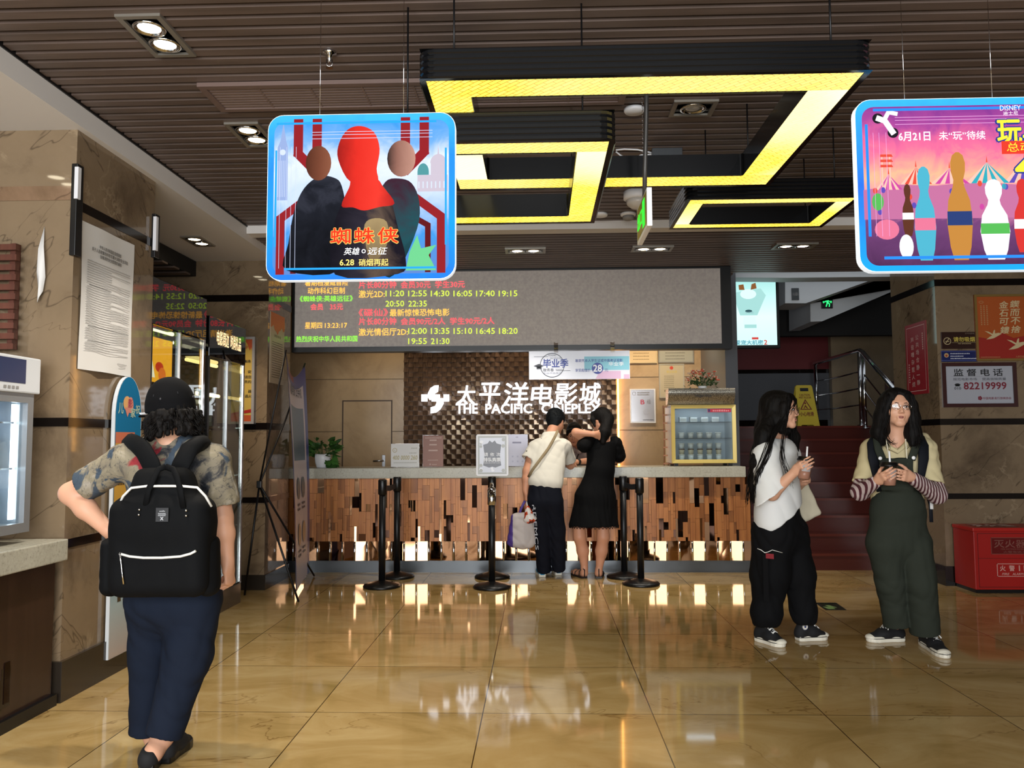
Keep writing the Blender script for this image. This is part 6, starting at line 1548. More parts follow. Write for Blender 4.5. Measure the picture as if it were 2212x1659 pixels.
# red fire extinguisher chest
bx0, by0, by1, bz1 = 3.625, 7.06, 7.40, aY(2100, 1140, 7.06)[2]
t = thing('extinguisher_chest', 'red metal fire extinguisher chest on the floor against the right pillar', 'chest', (bx0, by0, 0)); w = .82
MB().box(0.01, w-.01, .02, by1-by0, 0, .03).build('plinth', M['black'], t)
MB().box(0, w, 0, by1-by0, .03, bz1-.03, 0, .006).build('body', mat('chest_red', '9c1a16', .4), t)
ld = MB().box(-.008, w+.008, -.010, by1-by0, bz1-.03, bz1, 0, .006).build('lid', mat('chest_lid_red', 'a62019', .4), t)
f = Face((0, -.0005, 0), (1, 0, 0), (0, 0, 1)); mb = MB()
hb = bz1-.03
for (a0, a1, b0, b1) in ((.03, w-.03, hb-.02, hb-.016), (.03, w-.03, .05, .054), (.03, .034, .05, hb-.02), (.03, w-.03, hb*.56, hb*.566)): R4(mb, f, a0, b0, a1, b1, 0, .001)
mb.build('door_seams', mat('chest_dark', '4a0c0a', .5), t)
mb = MB()
R4(mb, f, .14, hb*.63, .54, hb*.90, 0, .001)
for (a0, a1, b0, b1) in ((.14, .54, hb*.63, hb*.638), (.14, .54, hb*.892, hb*.90), (.14, .144, hb*.63, hb*.9), (.536, .54, hb*.63, hb*.9)): R4(mb, f, a0, b0, a1, b1, 1, .002)
put_text(mb, f, '灭火器箱', .165, hb*.735, .515, hb*.865, .002, .01, 1); put_text(mb, f, 'FIRE EXTINGUISHER BOX', .22, hb*.70, .46, hb*.725, .002, 0, 1); put_text(mb, f, '火警电话:119', .24, hb*.65, .45, hb*.685, .002, 0, 1)
mb.build('dark_plate', [mat('chest_plate', '5e0d0d', .35), mat('chest_plate_ink', '7a4a40', .5)], t)
mb = MB()
for (a0, a1, b0, b1) in ((.18, .48, hb*.27, hb*.28), (.18, .48, hb*.47, hb*.48), (.18, .186, hb*.27, hb*.48), (.474, .48, hb*.27, hb*.48)): R4(mb, f, a0, b0, a1, b1, 0, .002)
for ch, u0, u1 in (('火', .205, .25), ('警', .28, .325), ('119', .36, .46)): put_text(mb, f, ch, u0, hb*.36, u1, hb*.45, .002, .02, 0)
put_text(mb, f, 'FIRE', .22, hb*.295, .28, hb*.33, .002, .02, 0, shear=.2); put_text(mb, f, 'ALARM:119', .305, hb*.295, .44, hb*.33, .002, .02, 0, shear=.2)
mb.build('alarm_print', mat('chest_pale', 'c9948a', .5), t)
f = Face((0, 0, bz1), (1, 0, 0), (0, 1, 0)); mb = MB(); R4(mb, f, .07, .07, .42, .27, 1, .001)
for k, ch in enumerate('灭火器'): put_text(mb, f, ch, .08+k*.115, .08, .18+k*.115, .26, .002, .04, 0)
mb.build('lid_lettering', [mat('chest_white', 'd8b8b0', .5), mat('chest_lid_dark', '6a1410', .5)], ld)
# ================================================================== BODIES: one smooth surface grown from tapered limbs
def V3(*a): return np.array(a if len(a) > 1 else a[0], float)
def unit(v): v = np.array(v, float); return v/(np.linalg.norm(v)+1e-12)
class Body:
    def __init__(s): s.pr = []; s.wr = []
    def _b(s, pts, r): pts = np.array(pts, float); r = np.max(r); return pts.min(0)-r, pts.max(0)+r
    def cone(s, a, b, ra, rb, k=.02, op='u'):
        a, b = V3(a), V3(b); ab = b-a; L2 = ab@ab+1e-12
        def f(P):
            t = np.clip((P-a)@ab/L2, 0, 1); q = P-a-t[:, None]*ab
            return np.sqrt((q*q).sum(1))-(ra+(rb-ra)*t)
        s.pr.append((op, f, k)+s._b([a, b], [ra, rb])); return s
    def chain(s, pts, rs, k=.02):
        for i in range(len(pts)-1): s.cone(pts[i], pts[i+1], rs[i], rs[i+1], k)
        return s
    def econe(s, a, b, ra, rb, side, k=.03, op='u'):
        """limb or trunk with an elliptical section: ra, rb = (half width along side, half depth)"""
        a, b = V3(a), V3(b); ab = b-a; L2 = ab@ab+1e-12; ax = ab/np.sqrt(L2)
        sd = V3(side); sd = unit(sd-ax*(sd@ax)); tn = np.cross(ax, sd)
        def f(P):
            t = np.clip((P-a)@ab/L2, 0, 1); q = P-a-t[:, None]*ab
            rw = ra[0]+(rb[0]-ra[0])*t; rd = ra[1]+(rb[1]-ra[1])*t
            u = q@sd/rw; v = q@tn/rd; m = np.minimum(rw, rd); w = q@ax/m
            l = np.sqrt(u*u+v*v+w*w); g = np.sqrt((u/rw)**2+(v/rd)**2+(w/m)**2)+1e-9
            return l*(l-1)/g
        s.pr.append((op, f, k)+s._b([a, b], [max(ra), max(rb)])); return s
    def ell(s, c, r, R=None, k=.02, op='u'):
        c = V3(c); r = V3(r)
        R_ = np.eye(3) if R is None else np.array(R)      # rows: local axes
        def f(P):
            q = (P-c)@R_.T/r; l = np.sqrt((q*q).sum(1)); q2 = q/r; g = np.sqrt((q2*q2).sum(1))+1e-9
            return np.where(l > 1e-6, l*(l-1)/g, -min(r))
        s.pr.append((op, f, k)+s._b([c], [max(r)])); return s
    def rbox(s, c, h, R=None, rr=.02, k=.02, op='u'):
        c = V3(c); h = V3(h)-rr; R_ = np.eye(3) if R is None else np.array(R)
        def f(P):
            q = np.abs((P-c)@R_.T)-h
            return np.sqrt((np.maximum(q, 0)**2).sum(1))+np.minimum(q.max(1), 0)-rr
        s.pr.append((op, f, k)+s._b([c], [np.linalg.norm(h)+rr])); return s
    def sub(s, o, k=.006): 
        u_ = [p for p in o.pr if p[0] == 'u']; lo = np.min([p[3] for p in u_], 0); hi = np.max([p[4] for p in u_], 0)
        s.pr.append(('u', o.eval, k, lo, hi)); return s
    def open_end(s, a, b, ra, rb, side, k=.03, cutp=None, cutn=None):
        """sleeve or trouser leg with a straight open hem at b"""
        a, b = V3(a), V3(b); d = unit(b-a); S_ = Body(); S_.econe(a, b+d*.10, ra, (rb[0]*1.03, rb[1]*1.03), side, .01)
        n_ = unit(cutn) if cutn is not None else d
        S_.econe(b-d*.012, b+d*.12, (rb[0]*.78, rb[1]*.78), (rb[0]*.78, rb[1]*.78), side, .004, 'sub'); S_.cut(b if cutp is None else cutp, n_)
        return s.sub(S_, k)
    def cut(s, p, n, k=.004):
        p = V3(p); n = unit(n); s.pr.append(('cut', lambda P: (P-p)@n, k, V3(-99, -99, -99), V3(99, 99, 99))); return s
    def wrinkle(s, amp, freq, seed=0, stretch=(1, 1, 1), where=None):
        """cloth folds: soft outward bulges between creases, along three warped directions"""
        rg = np.random.RandomState(seed); K = rg.normal(size=(6, 3)); K /= np.linalg.norm(K, axis=1)[:, None]; K = K*np.array(stretch); ph = rg.uniform(0, 6.28, 6)
        def f(P):
            o = np.zeros(len(P))
            w1 = np.sin(P@K[3]*freq*.45+ph[3]); w2 = np.sin(P@K[4]*freq*.38+ph[4])
            for i in range(3):
                a = P@K[i]*freq*(.75+.25*i)+ph[i]+1.5*w1*(1 if i != 1 else -.6)+1.2*w2
                o -= (np.abs(np.sin(a))-.6)*(1-.2*i)*(.6+.4*np.sin(P@K[5]*freq*.3+ph[i]+i))
            o *= amp*.75
            return o*where(P) if where else o
        s.wr.append(f); return s
    def eval(s, P):
        d = np.full(len(P), 1.0)
        for (op, f, k, lo, hi) in s.pr:
            m = ((P > lo-.06) & (P < hi+.06)).all(1) if op != 'cut' else None
            if m is not None:
                if not m.any(): continue
                d2 = f(P[m]); d1 = d[m]
            else: d2 = f(P); d1 = d
            if op == 'u':
                h = np.clip(.5+.5*(d2-d1)/k, 0, 1); r = d2*(1-h)+d1*h-k*h*(1-h); r = np.where(h <= 0, d2, r)
                r = d1*h+d2*(1-h)-k*h*(1-h)
            else:
                e = d2 if op == 'cut' else -d2
                h = np.clip(.5-.5*(e-d1)/k, 0, 1); r = d1*h+e*(1-h)+k*h*(1-h)
            if m is not None: d[m] = r
            else: d = r
        for f in s.wr:
            m = np.abs(d) < .05
            if m.any(): d[m] += f(P[m])
        return d
    def mesh(s, h):
        u = [p for p in s.pr if p[0] == 'u']
        lo = np.min([p[3] for p in u], 0)-.03; hi = np.max([p[4] for p in u], 0)+.03
        S = 4; H_ = h*S; nc = np.ceil((hi-lo)/H_).astype(int)+1
        ax = [lo[i]+np.arange(nc[i])*H_ for i in range(3)]
        G = np.stack(np.meshgrid(*ax, indexing='ij'), -1).reshape(-1, 3)
        Dc = np.concatenate([s.eval(G[i:i+200000]) for i in range(0, len(G), 200000)]).reshape(nc)
        near = np.zeros(nc-1, bool); mn = np.full(nc-1, 9.0)
        for i in (0, 1):
            for j in (0, 1):
                for k in (0, 1): mn = np.minimum(mn, np.abs(Dc[i:nc[0]-1+i, j:nc[1]-1+j, k:nc[2]-1+k]))
        near = mn < H_*1.3
        nf = (nc-1)*S+1
        D = np.repeat(np.repeat(np.repeat(np.sign(Dc[:-1, :-1, :-1]), S, 0), S, 1), S, 2)
        D = np.pad(D, ((0, 1), (0, 1), (0, 1)), constant_values=1.0).astype(np.float32)
        mk = np.zeros(nf, bool); nn = np.repeat(np.repeat(np.repeat(near, S, 0), S, 1), S, 2)
        for i in (0, 1):
            for j in (0, 1):
                for k in (0, 1): mk[i:nf[0]-1+i, j:nf[1]-1+j, k:nf[2]-1+k] |= nn
        I = np.argwhere(mk); vals = np.empty(len(I), np.float32)
        for i in range(0, len(I), 300000): vals[i:i+300000] = s.eval(lo+I[i:i+300000]*h)
        D[mk] = vals
        ins = D < 0; n0, n1, n2 = D.shape
        cnt = np.zeros((n0-1, n1-1, n2-1), np.uint8)
        cs = [(i, j, k) for i in (0, 1) for j in (0, 1) for k in (0, 1)]
        for (i, j, k) in cs: cnt += ins[i:n0-1+i, j:n1-1+j, k:n2-1+k]
        C = np.argwhere((cnt > 0) & (cnt < 8)); vid = np.full(cnt.shape, -1, np.int64); vid[C[:, 0], C[:, 1], C[:, 2]] = np.arange(len(C))
        val = np.stack([D[C[:, 0]+i, C[:, 1]+j, C[:, 2]+k] for (i, j, k) in cs], 1)
        acc = np.zeros((len(C), 3)); num = np.zeros(len(C))
        for a in range(8):
            for b in range(a+1, 8):
                pa, pb = np.array(cs[a]), np.array(cs[b])
                if np.abs(pa-pb).sum() != 1: continue
                va, vb = val[:, a], val[:, b]; m = (va < 0) != (vb < 0); t = np.where(m, va/(va-vb+1e-12), 0)
                acc += np.where(m[:, None], pa+(pb-pa)*t[:, None], 0); num += m
        Vt = lo+(C+acc/np.maximum(num, 1)[:, None])*h
        F = []
        for axi in range(3):
            A = [slice(None)]*3; B = [slice(None)]*3; A[axi] = slice(0, -1); B[axi] = slice(1, None)
            ia, ib = ins[tuple(A)], ins[tuple(B)]; E = np.argwhere(ia != ib)
            o1, o2 = [(1, 2), (2, 0), (0, 1)][axi]
            ok = (E[:, o1] > 0) & (E[:, o2] > 0) & (E[:, o1] < D.shape[o1]-1) & (E[:, o2] < D.shape[o2]-1); E = E[ok]
            if not len(E): continue
            def gv(d1, d2):
                q = E.copy(); q[:, o1] -= d1; q[:, o2] -= d2; return vid[q[:, 0], q[:, 1], q[:, 2]]
            Q = np.stack([gv(1, 1), gv(0, 1), gv(0, 0), gv(1, 0)], 1)
            fl = ~ia[E[:, 0], E[:, 1], E[:, 2]]; Q[fl] = Q[fl][:, ::-1]
            F.append(Q)
        return Vt, np.concatenate(F)
    def build(s, name, mats, parent, h=.006, paint=None, off=None, smooth_it=1):
        Vt, F = s.mesh(h)
        for _ in range(smooth_it):
            acc = np.zeros_like(Vt); n = np.zeros(len(Vt))
            for a, b in ((0, 1), (1, 2), (2, 3), (3, 0)):
                np.add.at(acc, F[:, a], Vt[F[:, b]]); np.add.at(acc, F[:, b], Vt[F[:, a]]); np.add.at(n, F[:, a], 1); np.add.at(n, F[:, b], 1)
            Vt = Vt*.5+.5*acc/np.maximum(n, 1)[:, None]
        me = bpy.data.meshes.new(name)
        o_ = np.zeros(3); pp = parent
        while pp is not None: o_ += np.array(pp.location); pp = pp.parent
        me.vertices.add(len(Vt)); me.vertices.foreach_set('co', (Vt-o_).ravel())
        me.loops.add(F.size); me.loops.foreach_set('vertex_index', F.ravel().astype(np.int32))
        me.polygons.add(len(F)); me.polygons.foreach_set('loop_start', np.arange(0, F.size, 4, dtype=np.int32))
        try: me.polygons.foreach_set('loop_total', np.full(len(F), 4, np.int32))
        except Exception: pass
        me.polygons.foreach_set('use_smooth', np.ones(len(F), bool))
        for m in (mats if isinstance(mats, (list, tuple)) else [mats]): me.materials.append(m)
        if paint:
            mi = np.zeros(len(F), np.int32); c = Vt[F].mean(1)
            for (fn, idx) in paint: mi[fn(c)] = idx
            me.polygons.foreach_set('material_index', mi)
        me.update(calc_edges=True); me.validate()
        o = bpy.data.objects.new(name, me); COL.objects.link(o)
        if parent: o.parent = parent
        return o

def head(B, c, fwd, up=(0, 0, 1), s=1.0, neck=None, neck_r=.052, ears=True):
    """adds a head to a body; returns local->room function"""
    c = V3(c); y = unit(fwd); z = V3(up); z = unit(z-y*(z@y)); x = np.cross(y, z); R = np.stack([x, y, z])
    T = lambda a, b, d: c+(x*a+y*b+z*d)*s
    def e(a, b, d, r, k=.02, op='u'): B.ell(T(a, b, d), V3(r)*s, R, k*s, op)
    e(0, -.012, .035, (.073, .090, .084)); e(0, .020, -.012, (.062, .066, .086), .03)
    for g in (-1, 1):
        B.cone(T(g*.050, .002, -.045), T(g*.016, .060, -.092), .020*s, .016*s, .03*s); e(g*.036, .056, -.030, (.024, .020, .024), .025)
        if ears: e(g*.073, -.004, -.006, (.010, .018, .030), .01)
    e(0, .064, -.094, (.020, .018, .018), .02)
    B.cone(T(-.038, .070, .030), T(.038, .070, .030), .010*s, .010*s, .022*s)
    for g in (-1, 1): e(g*.031, .092, .006, (.017, .014, .009), .010, 'sub')
    B.cone(T(0, .080, .012), T(0, .097, -.024), .0065*s, .0105*s, .012*s)
    for g in (-1, 1): e(g*.0105, .088, -.030, (.0075, .009, .007), .006)
    B.cone(T(-.018, .079, -.055), T(.018, .079, -.055), .0065*s, .0065*s, .008*s); B.cone(T(-.014, .0765, -.066), T(.014, .0765, -.066), .0070*s, .0070*s, .008*s); e(0, .093, -.0603, (.020, .008, .0022), .003, 'sub')
    if neck is not None: B.cone(T(0, -.022, -.055), V3(neck), neck_r, neck_r*1.12, .035)
    def lips(P):
        q = (P-c)@R.T/s; return ((q[:, 0]/.0195)**2+((q[:, 2]+.060)/.0115)**2 < 1) & (q[:, 1] > .07)
    return T, R, lips
def face_parts(T, R, s, root, glasses=None, brow='hair', lid=.0, open_mouth=False, off=None):
    o_ = tuple(root.location)
    for g in (-1, 1):
        mb = MB(root); x, y, z = R
        def ball(c, rx, ry, rz, m):
            bb = MB(); bb.ball((0, 0, 0), 1, 0, 12, 8)
            mb.add([c+x*v[0]*rx*s+y*v[1]*ry*s+z*v[2]*rz*s for v in bb.v], bb.f, m, True)
        ball(T(g*.031, .0745, .006), .0135, .0105, .0062, 0); ball(T(g*.031, .0812, .006), .0058, .0048, .0056, 1)
        ev = mb.build('eye', [M['eye_w'], M['eye_d']], root)
        MB(root).tube([T(g*.0165, .0815, .0085), T(g*.024, .0875, .0128), T(g*.034, .0868, .0135), T(g*.0455, .0775, .0095)], [.0012*s, .0021*s, .0021*s, .0012*s], 6).build('eyelashes', M['hair'], ev)
        MB(root).tube([T(g*.015, .0880, .0268), T(g*.030, .0870, .0305), T(g*.047, .0750, .0268)], [.0018*s, .0026*s, .0013*s], 6).build('eyebrow', M['hair'], root)
    ts = np.linspace(-1, 1, 11)
    up_l = MB(root).tube([T(.0195*t, .0905-.0095*t*t, -.0548-.0022*t*t-.0010*math.exp(-(t/.18)**2)) for t in ts], [s*(.0012+.0020*(1-t*t)) for t in ts], 8).tube([T(.0165*t, .0890-.0085*t*t, -.0640+.0030*t*t) for t in ts], [s*(.0012+.0030*(1-t*t)) for t in ts], 8).build('lips', M['lip'], root)
    MB(root).tube([T(.0150*t, .0888-.008*t*t, -.0590) for t in ts], [s*(.0007+(.0017 if open_mouth else .0006)*(1-t*t)) for t in ts], 6).build('mouth_line', M['eye_d'], up_l)
    if glasses:
        g_ = None
        mb = MB(root)
        rx, rz = glasses['r']; dz = glasses.get('dz', .0)
        lens = MB(root)
        for g in (-1, 1):
            pts = [T(g*.032+rx*math.cos(a)*(1), .1035-.010*abs(math.cos(a))*(1 if g*math.cos(a) > 0 else .2), .004+dz+rz*math.sin(a)) for a in np.linspace(0, 2*math.pi, 25)]
            mb.tube(pts, glasses['t']*s, 6, cap=False)
            lens.add(pts[:-1], [tuple(range(24))], 0)
            mb.tube([T(g*(.032+rx), .094, .008+dz), T(g*.070, .060, .010+dz), T(g*.076, -.005, .006)], glasses['t']*s, 6)
        mb.tube([T(-.032+rx, .103, .006+dz), T(0, .108, .010+dz), T(.032-rx, .103, .006+dz)], glasses['t']*s, 6)
        g_ = mb.build('spectacles', glasses['m'], root); lens.build('lens', M['lens'], g_)

def hand(B, wrist, f, n, t, s=1.0, curl=(.35, .45, .3), thumb=(.6, .55, .35), spread=.05, k=.007):
    """palm and five fingers: f finger direction, n way the palm faces, t thumb side; each finger bent by its own amount"""
    f = unit(f); n = unit(V3(n)-f*(V3(n)@f)); t = unit(V3(t)-f*(V3(t)@f)-n*(V3(t)@n)); w = V3(wrist)
    B.econe(w-f*.01*s, w+f*.03*s, (.026*s, .020*s), (.034*s, .016*s), t, .015)
    B.econe(w+f*.025*s, w+f*.078*s, (.034*s, .016*s), (.039*s, .013*s), t, .015)
    B.ell(w+f*.03*s+t*.022*s+n*.008*s, V3(.018, .026, .016)*s, np.stack([t, f, n]), .012)
    fl = [(.036, .026, .020), (.040, .028, .021), (.037, .026, .020), (.029, .020, .018)]
    off = (.029, .010, -.010, -.028); base = (.083, .087, .084, .076); rad = (.0088, .0090, .0086, .0076)
    for i in range(4):
        c_ = curl[i] if hasattr(curl[0], '__len__') else tuple(a*(1+.12*(i-1)) for a in curl)
        p = w+(f*base[i]+t*off[i])*s; d = unit(f+t*spread*(1.2-i*.8)); F = Body(); ang = 0; q = p-d*.016*s
        F.cone(q, p, rad[i]*s, rad[i]*s, .004)
        for j in range(3):
            ang += c_[j]; dd = d*math.cos(ang)+n*math.sin(ang); e = p+dd*fl[i][j]*s
            F.cone(p, e, rad[i]*s*(1-.08*j), rad[i]*s*(.92-.1*j), .003); p = e
        B.sub(F, .0045 if i == 0 else .003)
    p = w+(f*.024+t*.024+n*.006)*s; F = Body(); d = unit(f*thumb[0]+t*thumb[1]+n*thumb[2]); e = p+d*.040*s; F.cone(p, e, .0135*s, .0105*s, .004)
    d2 = unit(d+f*.35-t*.15+n*.10); e2 = e+d2*.030*s; F.cone(e, e2, .0105*s, .0095*s, .003); d3 = unit(d2+f*.1-t*.15+n*.1); F.cone(e2, e2+d3*.022*s, .0095*s, .0078*s, .003)
    B.sub(F, k)

def strands(mb, path, n, spread, r, seed, m=0, taper=.3, wob=.01):
    rg = np.random.RandomState(seed); P = [V3(p) for p in path]
    for i in range(n):
        o = rg.normal(size=3)*np.array(spread); e = rg.normal(size=3)*np.array(spread)*1.0
        pts = []
        for j, p in enumerate(P):
            q = j/(len(P)-1); pts.append(p+o*(1-q*.3)+e*q*.8+rg.normal(size=3)*wob*q)
        # smooth the polyline
        fine = []
        for j in range(len(pts)-1):
            p0 = pts[max(j-1, 0)]; p1 = pts[j]; p2 = pts[j+1]; p3 = pts[min(j+2, len(pts)-1)]
            for t in (0, .33, .66):
                fine.append(.5*((2*p1)+(-p0+p2)*t+(2*p0-5*p1+4*p2-p3)*t*t+(-p0+3*p1-3*p2+p3)*t**3))
        fine.append(pts[-1]); L = len(fine)
        mb.tube(fine, [r*(1-(1-taper)*(j/(L-1))**2) for j in range(L)], 5, m, cap=True)

def shoe(root, heel, toe, style, zoff=0.0, width=.088, star=None, colors=None, outer=1):
    """canvas shoe or trainer as a child of its wearer; heel and toe are floor points"""
    h_, t_ = V3(heel), V3(toe); d = t_-h_; d[2] = 0; L = np.linalg.norm(d); d /= L; sd = np.array([d[1], -d[0], 0.0]); z = V3(0, 0, 1)
    T = lambda a, b, c: h_+d*(a*L)+sd*(b*width)+z*(c+zoff)
    prof = [(0, .30), (.03, .36), (.15, .40), (.35, .38), (.55, .43), (.70, .50), (.84, .48), (.93, .36), (.985, .18), (1.0, 0)]
    rim = [(a, b*(1.02 if b > 0 else 1)) for a, b in prof]+[(a, -b) for a, b in reversed(prof[:-1])]
    top = .032; U = Body(); R = np.stack([d, sd, z])
    U.econe(T(.12, 0, .045), T(.55, 0, .05), (.034, .040), (.038, .030), sd, .02); U.econe(T(.5, 0, .045), T(.84, 0, .034), (.040, .034), (.036, .020), sd, .03)
    U.ell(T(.10, 0, .045), (.035, .034, .04), R, .02)
    if style == 'high': U.econe(T(.20, 0, .06), T(.22, 0, .125), (.034, .043), (.037, .042), sd, .02); U.cone(T(.30, 0, .10), T(.62, 0, .055), .030, .024, .02); U.cut(T(.2, 0, .135), z)
    else: U.cone(T(.24, 0, .062), T(.60, 0, .052), .033, .026, .02); U.cut(T(.1, 0, .082), unit(z-d*.25))
    U.cut(T(0, 0, .020), -z)
    c = colors or {}
    up = U.build('shoe', c.get('upper', M['canvas_black']), root, .0045)
    mb = MB(root)
    P = [T(a, b, zz) for zz in (.0, .003, top) for a, b in rim]; n = len(rim)
    ins = lambda a, b, e: (.5+(a-.5)*e, b*e)
    P = [T(*ins(a, b, .975), 0.001) for a, b in rim]+[T(a, b, .008) for a, b in rim]+[T(*ins(a, b, 1.0), top) for a, b in rim]+[T(*ins(a, b, .90), top+.004) for a, b in rim]
    fs = [tuple(range(n))[::-1], tuple(range(3*n, 4*n))]+[(r*n+i, r*n+(i+1) % n, (r+1)*n+(i+1) % n, (r+1)*n+i) for r in range(3) for i in range(n)]
    mb.add(P, fs, 0, False); mb.build('sole', c.get('sole', M['rubber_white']), up)
    if style != 'trainer':
        B2 = Body().ell(T(.875, 0, .026), (.036, .040, .023), R, .01).cut(T(0, 0, .022), -z); B2.build('toe_cap', M['rubber_white'], up, .0045)
        mb = MB(root)
        for i in range(6 if style == 'high' else 5):
            a = .36+i*.058; zz = max(.130-.0105*i, .084) if style == 'high' else .106-.0058*i
            mb.tube([T(a, -.24, zz-.009), T(a+.015, 0, zz), T(a+.03, .24, zz-.010)], .0040, 6); mb.tube([T(a, .24, zz-.009), T(a+.015, 0, zz+.002), T(a+.03, -.24, zz-.010)], .0040, 6)
        zz = .134 if style == 'high' else .110
        for g in (-1, 1): mb.tube([T(.36, 0, zz), T(.33, g*.20, zz+.020), T(.38, g*.40, zz+.010), T(.42, g*.26, zz-.006), T(.37, 0, zz)], .0040, 6); mb.tube([T(.36, 0, zz), T(.44, g*.34, zz-.008), T(.50, g*.48, zz-.030)], .0036, 6)
        mb.build('laces', M['lace'], up)
        mb = MB(root)
        rim2 = [(a, b*1.012) for a, b in rim]
        Q = [T(a, b, zz) for zz in (.022, .0265) for a, b in rim2]; mb.add(Q, [(i, (i+1) % n, n+(i+1) % n, n+i) for i in range(n)], 0); mb.build('sole_stripe', M['ink'], up)
        if star:
            o0 = T(.17, star*.41, .094); ff = Face(o0, d*(-star) if star > 0 else d, z)
            ff.w = sd*star; mb = MB(root); discflat(mb, ff, (0, 0), .021, 0, 22, .003)
            pts = [(.012*(1 if i % 2 == 0 else .42)*math.sin(i*math.pi/5), .012*(1 if i % 2 == 0 else .42)*math.cos(i*math.pi/5)) for i in range(10)]
            mb.add([ff(a, b, .0045) for a, b in pts]+[ff(0, 0, .0045)], [(i, (i+1) % 10, 10) for i in range(10)], 1)
            ringflat(mb, ff, (0, 0), .0205, .0022, 1, 22, .004); mb.build('ankle_patch', [M['rubber_white'], mat('patch_navy', '1b2a6a', .5)], up)
    return up
M['canvas_black'] = mat('black_canvas', '111114', .8); M['rubber_white'] = mat('off_white_rubber', 'dcd6c6', .45); M['lace'] = mat('white_lace', 'e2e0da', .7)
def cloth(name, col, rough=.85, fine=None):
    m = mat(name, col, rough, spec=.15); g = NT(m); v = g.coord(); g.bump(g.noise(v, 380, 2, .6), .12, .002)
    if fine: g.base(g.ramp(g.noise(v, fine[0], 3), [(.35, col), (.7, fine[1])]))
    return m
def person(label, loc): return thing('person', label, 'person', loc)
def cup(label, c, s=1.0, tilt=(0, 0)):
    t = thing('drink_cup', label, 'cup', tuple(c)); t.rotation_euler = (tilt[0], tilt[1], 0)
    MB().lathe([(.030, 0), (.033, .004), (.046, .115), (.0475, .117)], seg=26).build('cup_body', M['cup_plastic'], t)
    MB().lathe([(.0285, .004), (.031, .006), (.039, .068), (.0001, .068)], seg=22).build('drink', mat('milky_tea', 'b98a78', .2) if 'milky_tea' not in bpy.data.materials else bpy.data.materials['milky_tea'], t)
    l_ = MB().lathe([(.049, .112), (.050, .120), (.046, .124), (.044, .134), (.038, .138), (.0001, .138)], seg=26).build('lid', M['black'], t)
    MB().tube([(.008, 0, .07), (.004, 0, .20)], .0055, 10).build('straw', M['white'], t)
    mb = MB(); aa = np.linspace(-2.3, -.9, 9); vs = []
    for a in aa: vs += [(.0375*math.cos(a), .0375*math.sin(a), .050), (.0435*math.cos(a), .0435*math.sin(a), .098)]
    mb.add(vs, [(2*i, 2*i+2, 2*i+3, 2*i+1) for i in range(8)], 0, True); mb.build('paper_label', mat('cup_label', 'c4c6ce', .5) if 'cup_label' not in bpy.data.materials else bpy.data.materials['cup_label'], t)
    return t
# ================================================================== PEOPLE
ND = lambda m: m
def ankle(B, hem, heel, toe, r=.035):
    d = unit(toe-heel); a = heel+d*.055; top = V3(a[0]*.5+hem[0]*.5, a[1]*.5+hem[1]*.5, max(hem[2], .16))
    B.chain([V3(*hem), V3(a[0], a[1], .13), V3(a[0], a[1], .07)], [r*1.1, r*.95, r*.9], .02); B.chain([V3(a[0], a[1], .06), heel+d*.17+V3(0, 0, .035)], [.028, .02], .01)
# ------------------------------------------------------------------ girl with glasses and green dungarees (right)
Y0 = 5.06
def q(x, y, d=0.0): return aY(x, y, Y0+d)
side = V3(1, 0, 0)
root = person('young woman in olive dungarees and cream hoodie holding a cup in both hands', (q(1940, 1400)[0], Y0, 0))
B = Body(); HS = .97
hc = q(1937, 884, -.02)
T, R, lips = head(B, hc, (-.10, -1, .08), (.05, 0, 1), HS, q(1936, 962, .03), .050)
B.cone(q(1880, 972, .05), q(1998, 972, .05), .05, .05, .03); B.econe(q(1938, 975, .05), q(1938, 1120, .05), (.15, .09), (.14, .09), side, .04)
wl, wr = q(1896, 1038, -.20), q(1968, 1030, -.21); el, er = q(1858, 1062, -.03), q(2024, 1068, -.03)
B.chain([q(1878, 975, .05), el, wl], [.042, .034, .026]); B.chain([q(2000, 975, .05), er, wr], [.042, .034, .026])
cupc = q(1922, 1050, -.255)
hand(B, wl, q(1922, 1026, -.315)-wl, q(1930, 1012, -.10)-wl, (0, 0, 1), .90, ((.25, .6, .5), (.3, .65, .5), (.35, .65, .5), (.4, .6, .5)), (.6, .5, .3), .02)
hand(B, wr, q(1921, 1022, -.335)-wr, q(1915, 1018, -.05)-wr, (0, 0, 1), .90, ((.25, .55, .6), (.25, .6, .6), (.3, .6, .55), (.35, .6, .5)), (.6, .5, .25), .02)
for pp in ([q(1915, 1150, .04), q(1924, 1265, .05), q(1938, 1325, .10)], [q(1972, 1150, .04), q(1989, 1265, .02), q(1998, 1340, .06)]): B.chain(pp, [.075, .05, .04])
ankle(B, q(1938, 1325, .10), aZ(1951, 1384, 0), aZ(1872, 1386, 0)); ankle(B, q(1998, 1340, .06), aZ(1994, 1392, 0), aZ(2046, 1424, 0))
B.build('body', [M['skin']], root, .0042)
face_parts(T, R, HS, root, {'r': (.024, .017), 't': .0011, 'm': M['chrome'], 'dz': .0}, open_mouth=True)
Hh = Body()
Hh.ell(hc+V3(0, .018, .038), (.090, .100, .096), R, .02)
for g in (-1, 1):
    Hh.chain([T(g*.052, .035, .085), T(g*.078, .030, .02), T(g*.082, .018, -.05)], [.026, .026, .030], .03)
    Hh.chain([T(g*.078, .0, .03), T(g*.088, .0, -.06), T(g*(.105 if g > 0 else .092), .0, -.15), T(g*(.10 if g > 0 else .085), .02, -.215)], [.04, .045, .046, .022], .03)
Hh.chain([T(0, -.06, .04), T(0, -.09, -.1), T(0, -.09, -.2)], [.07, .075, .05], .04)
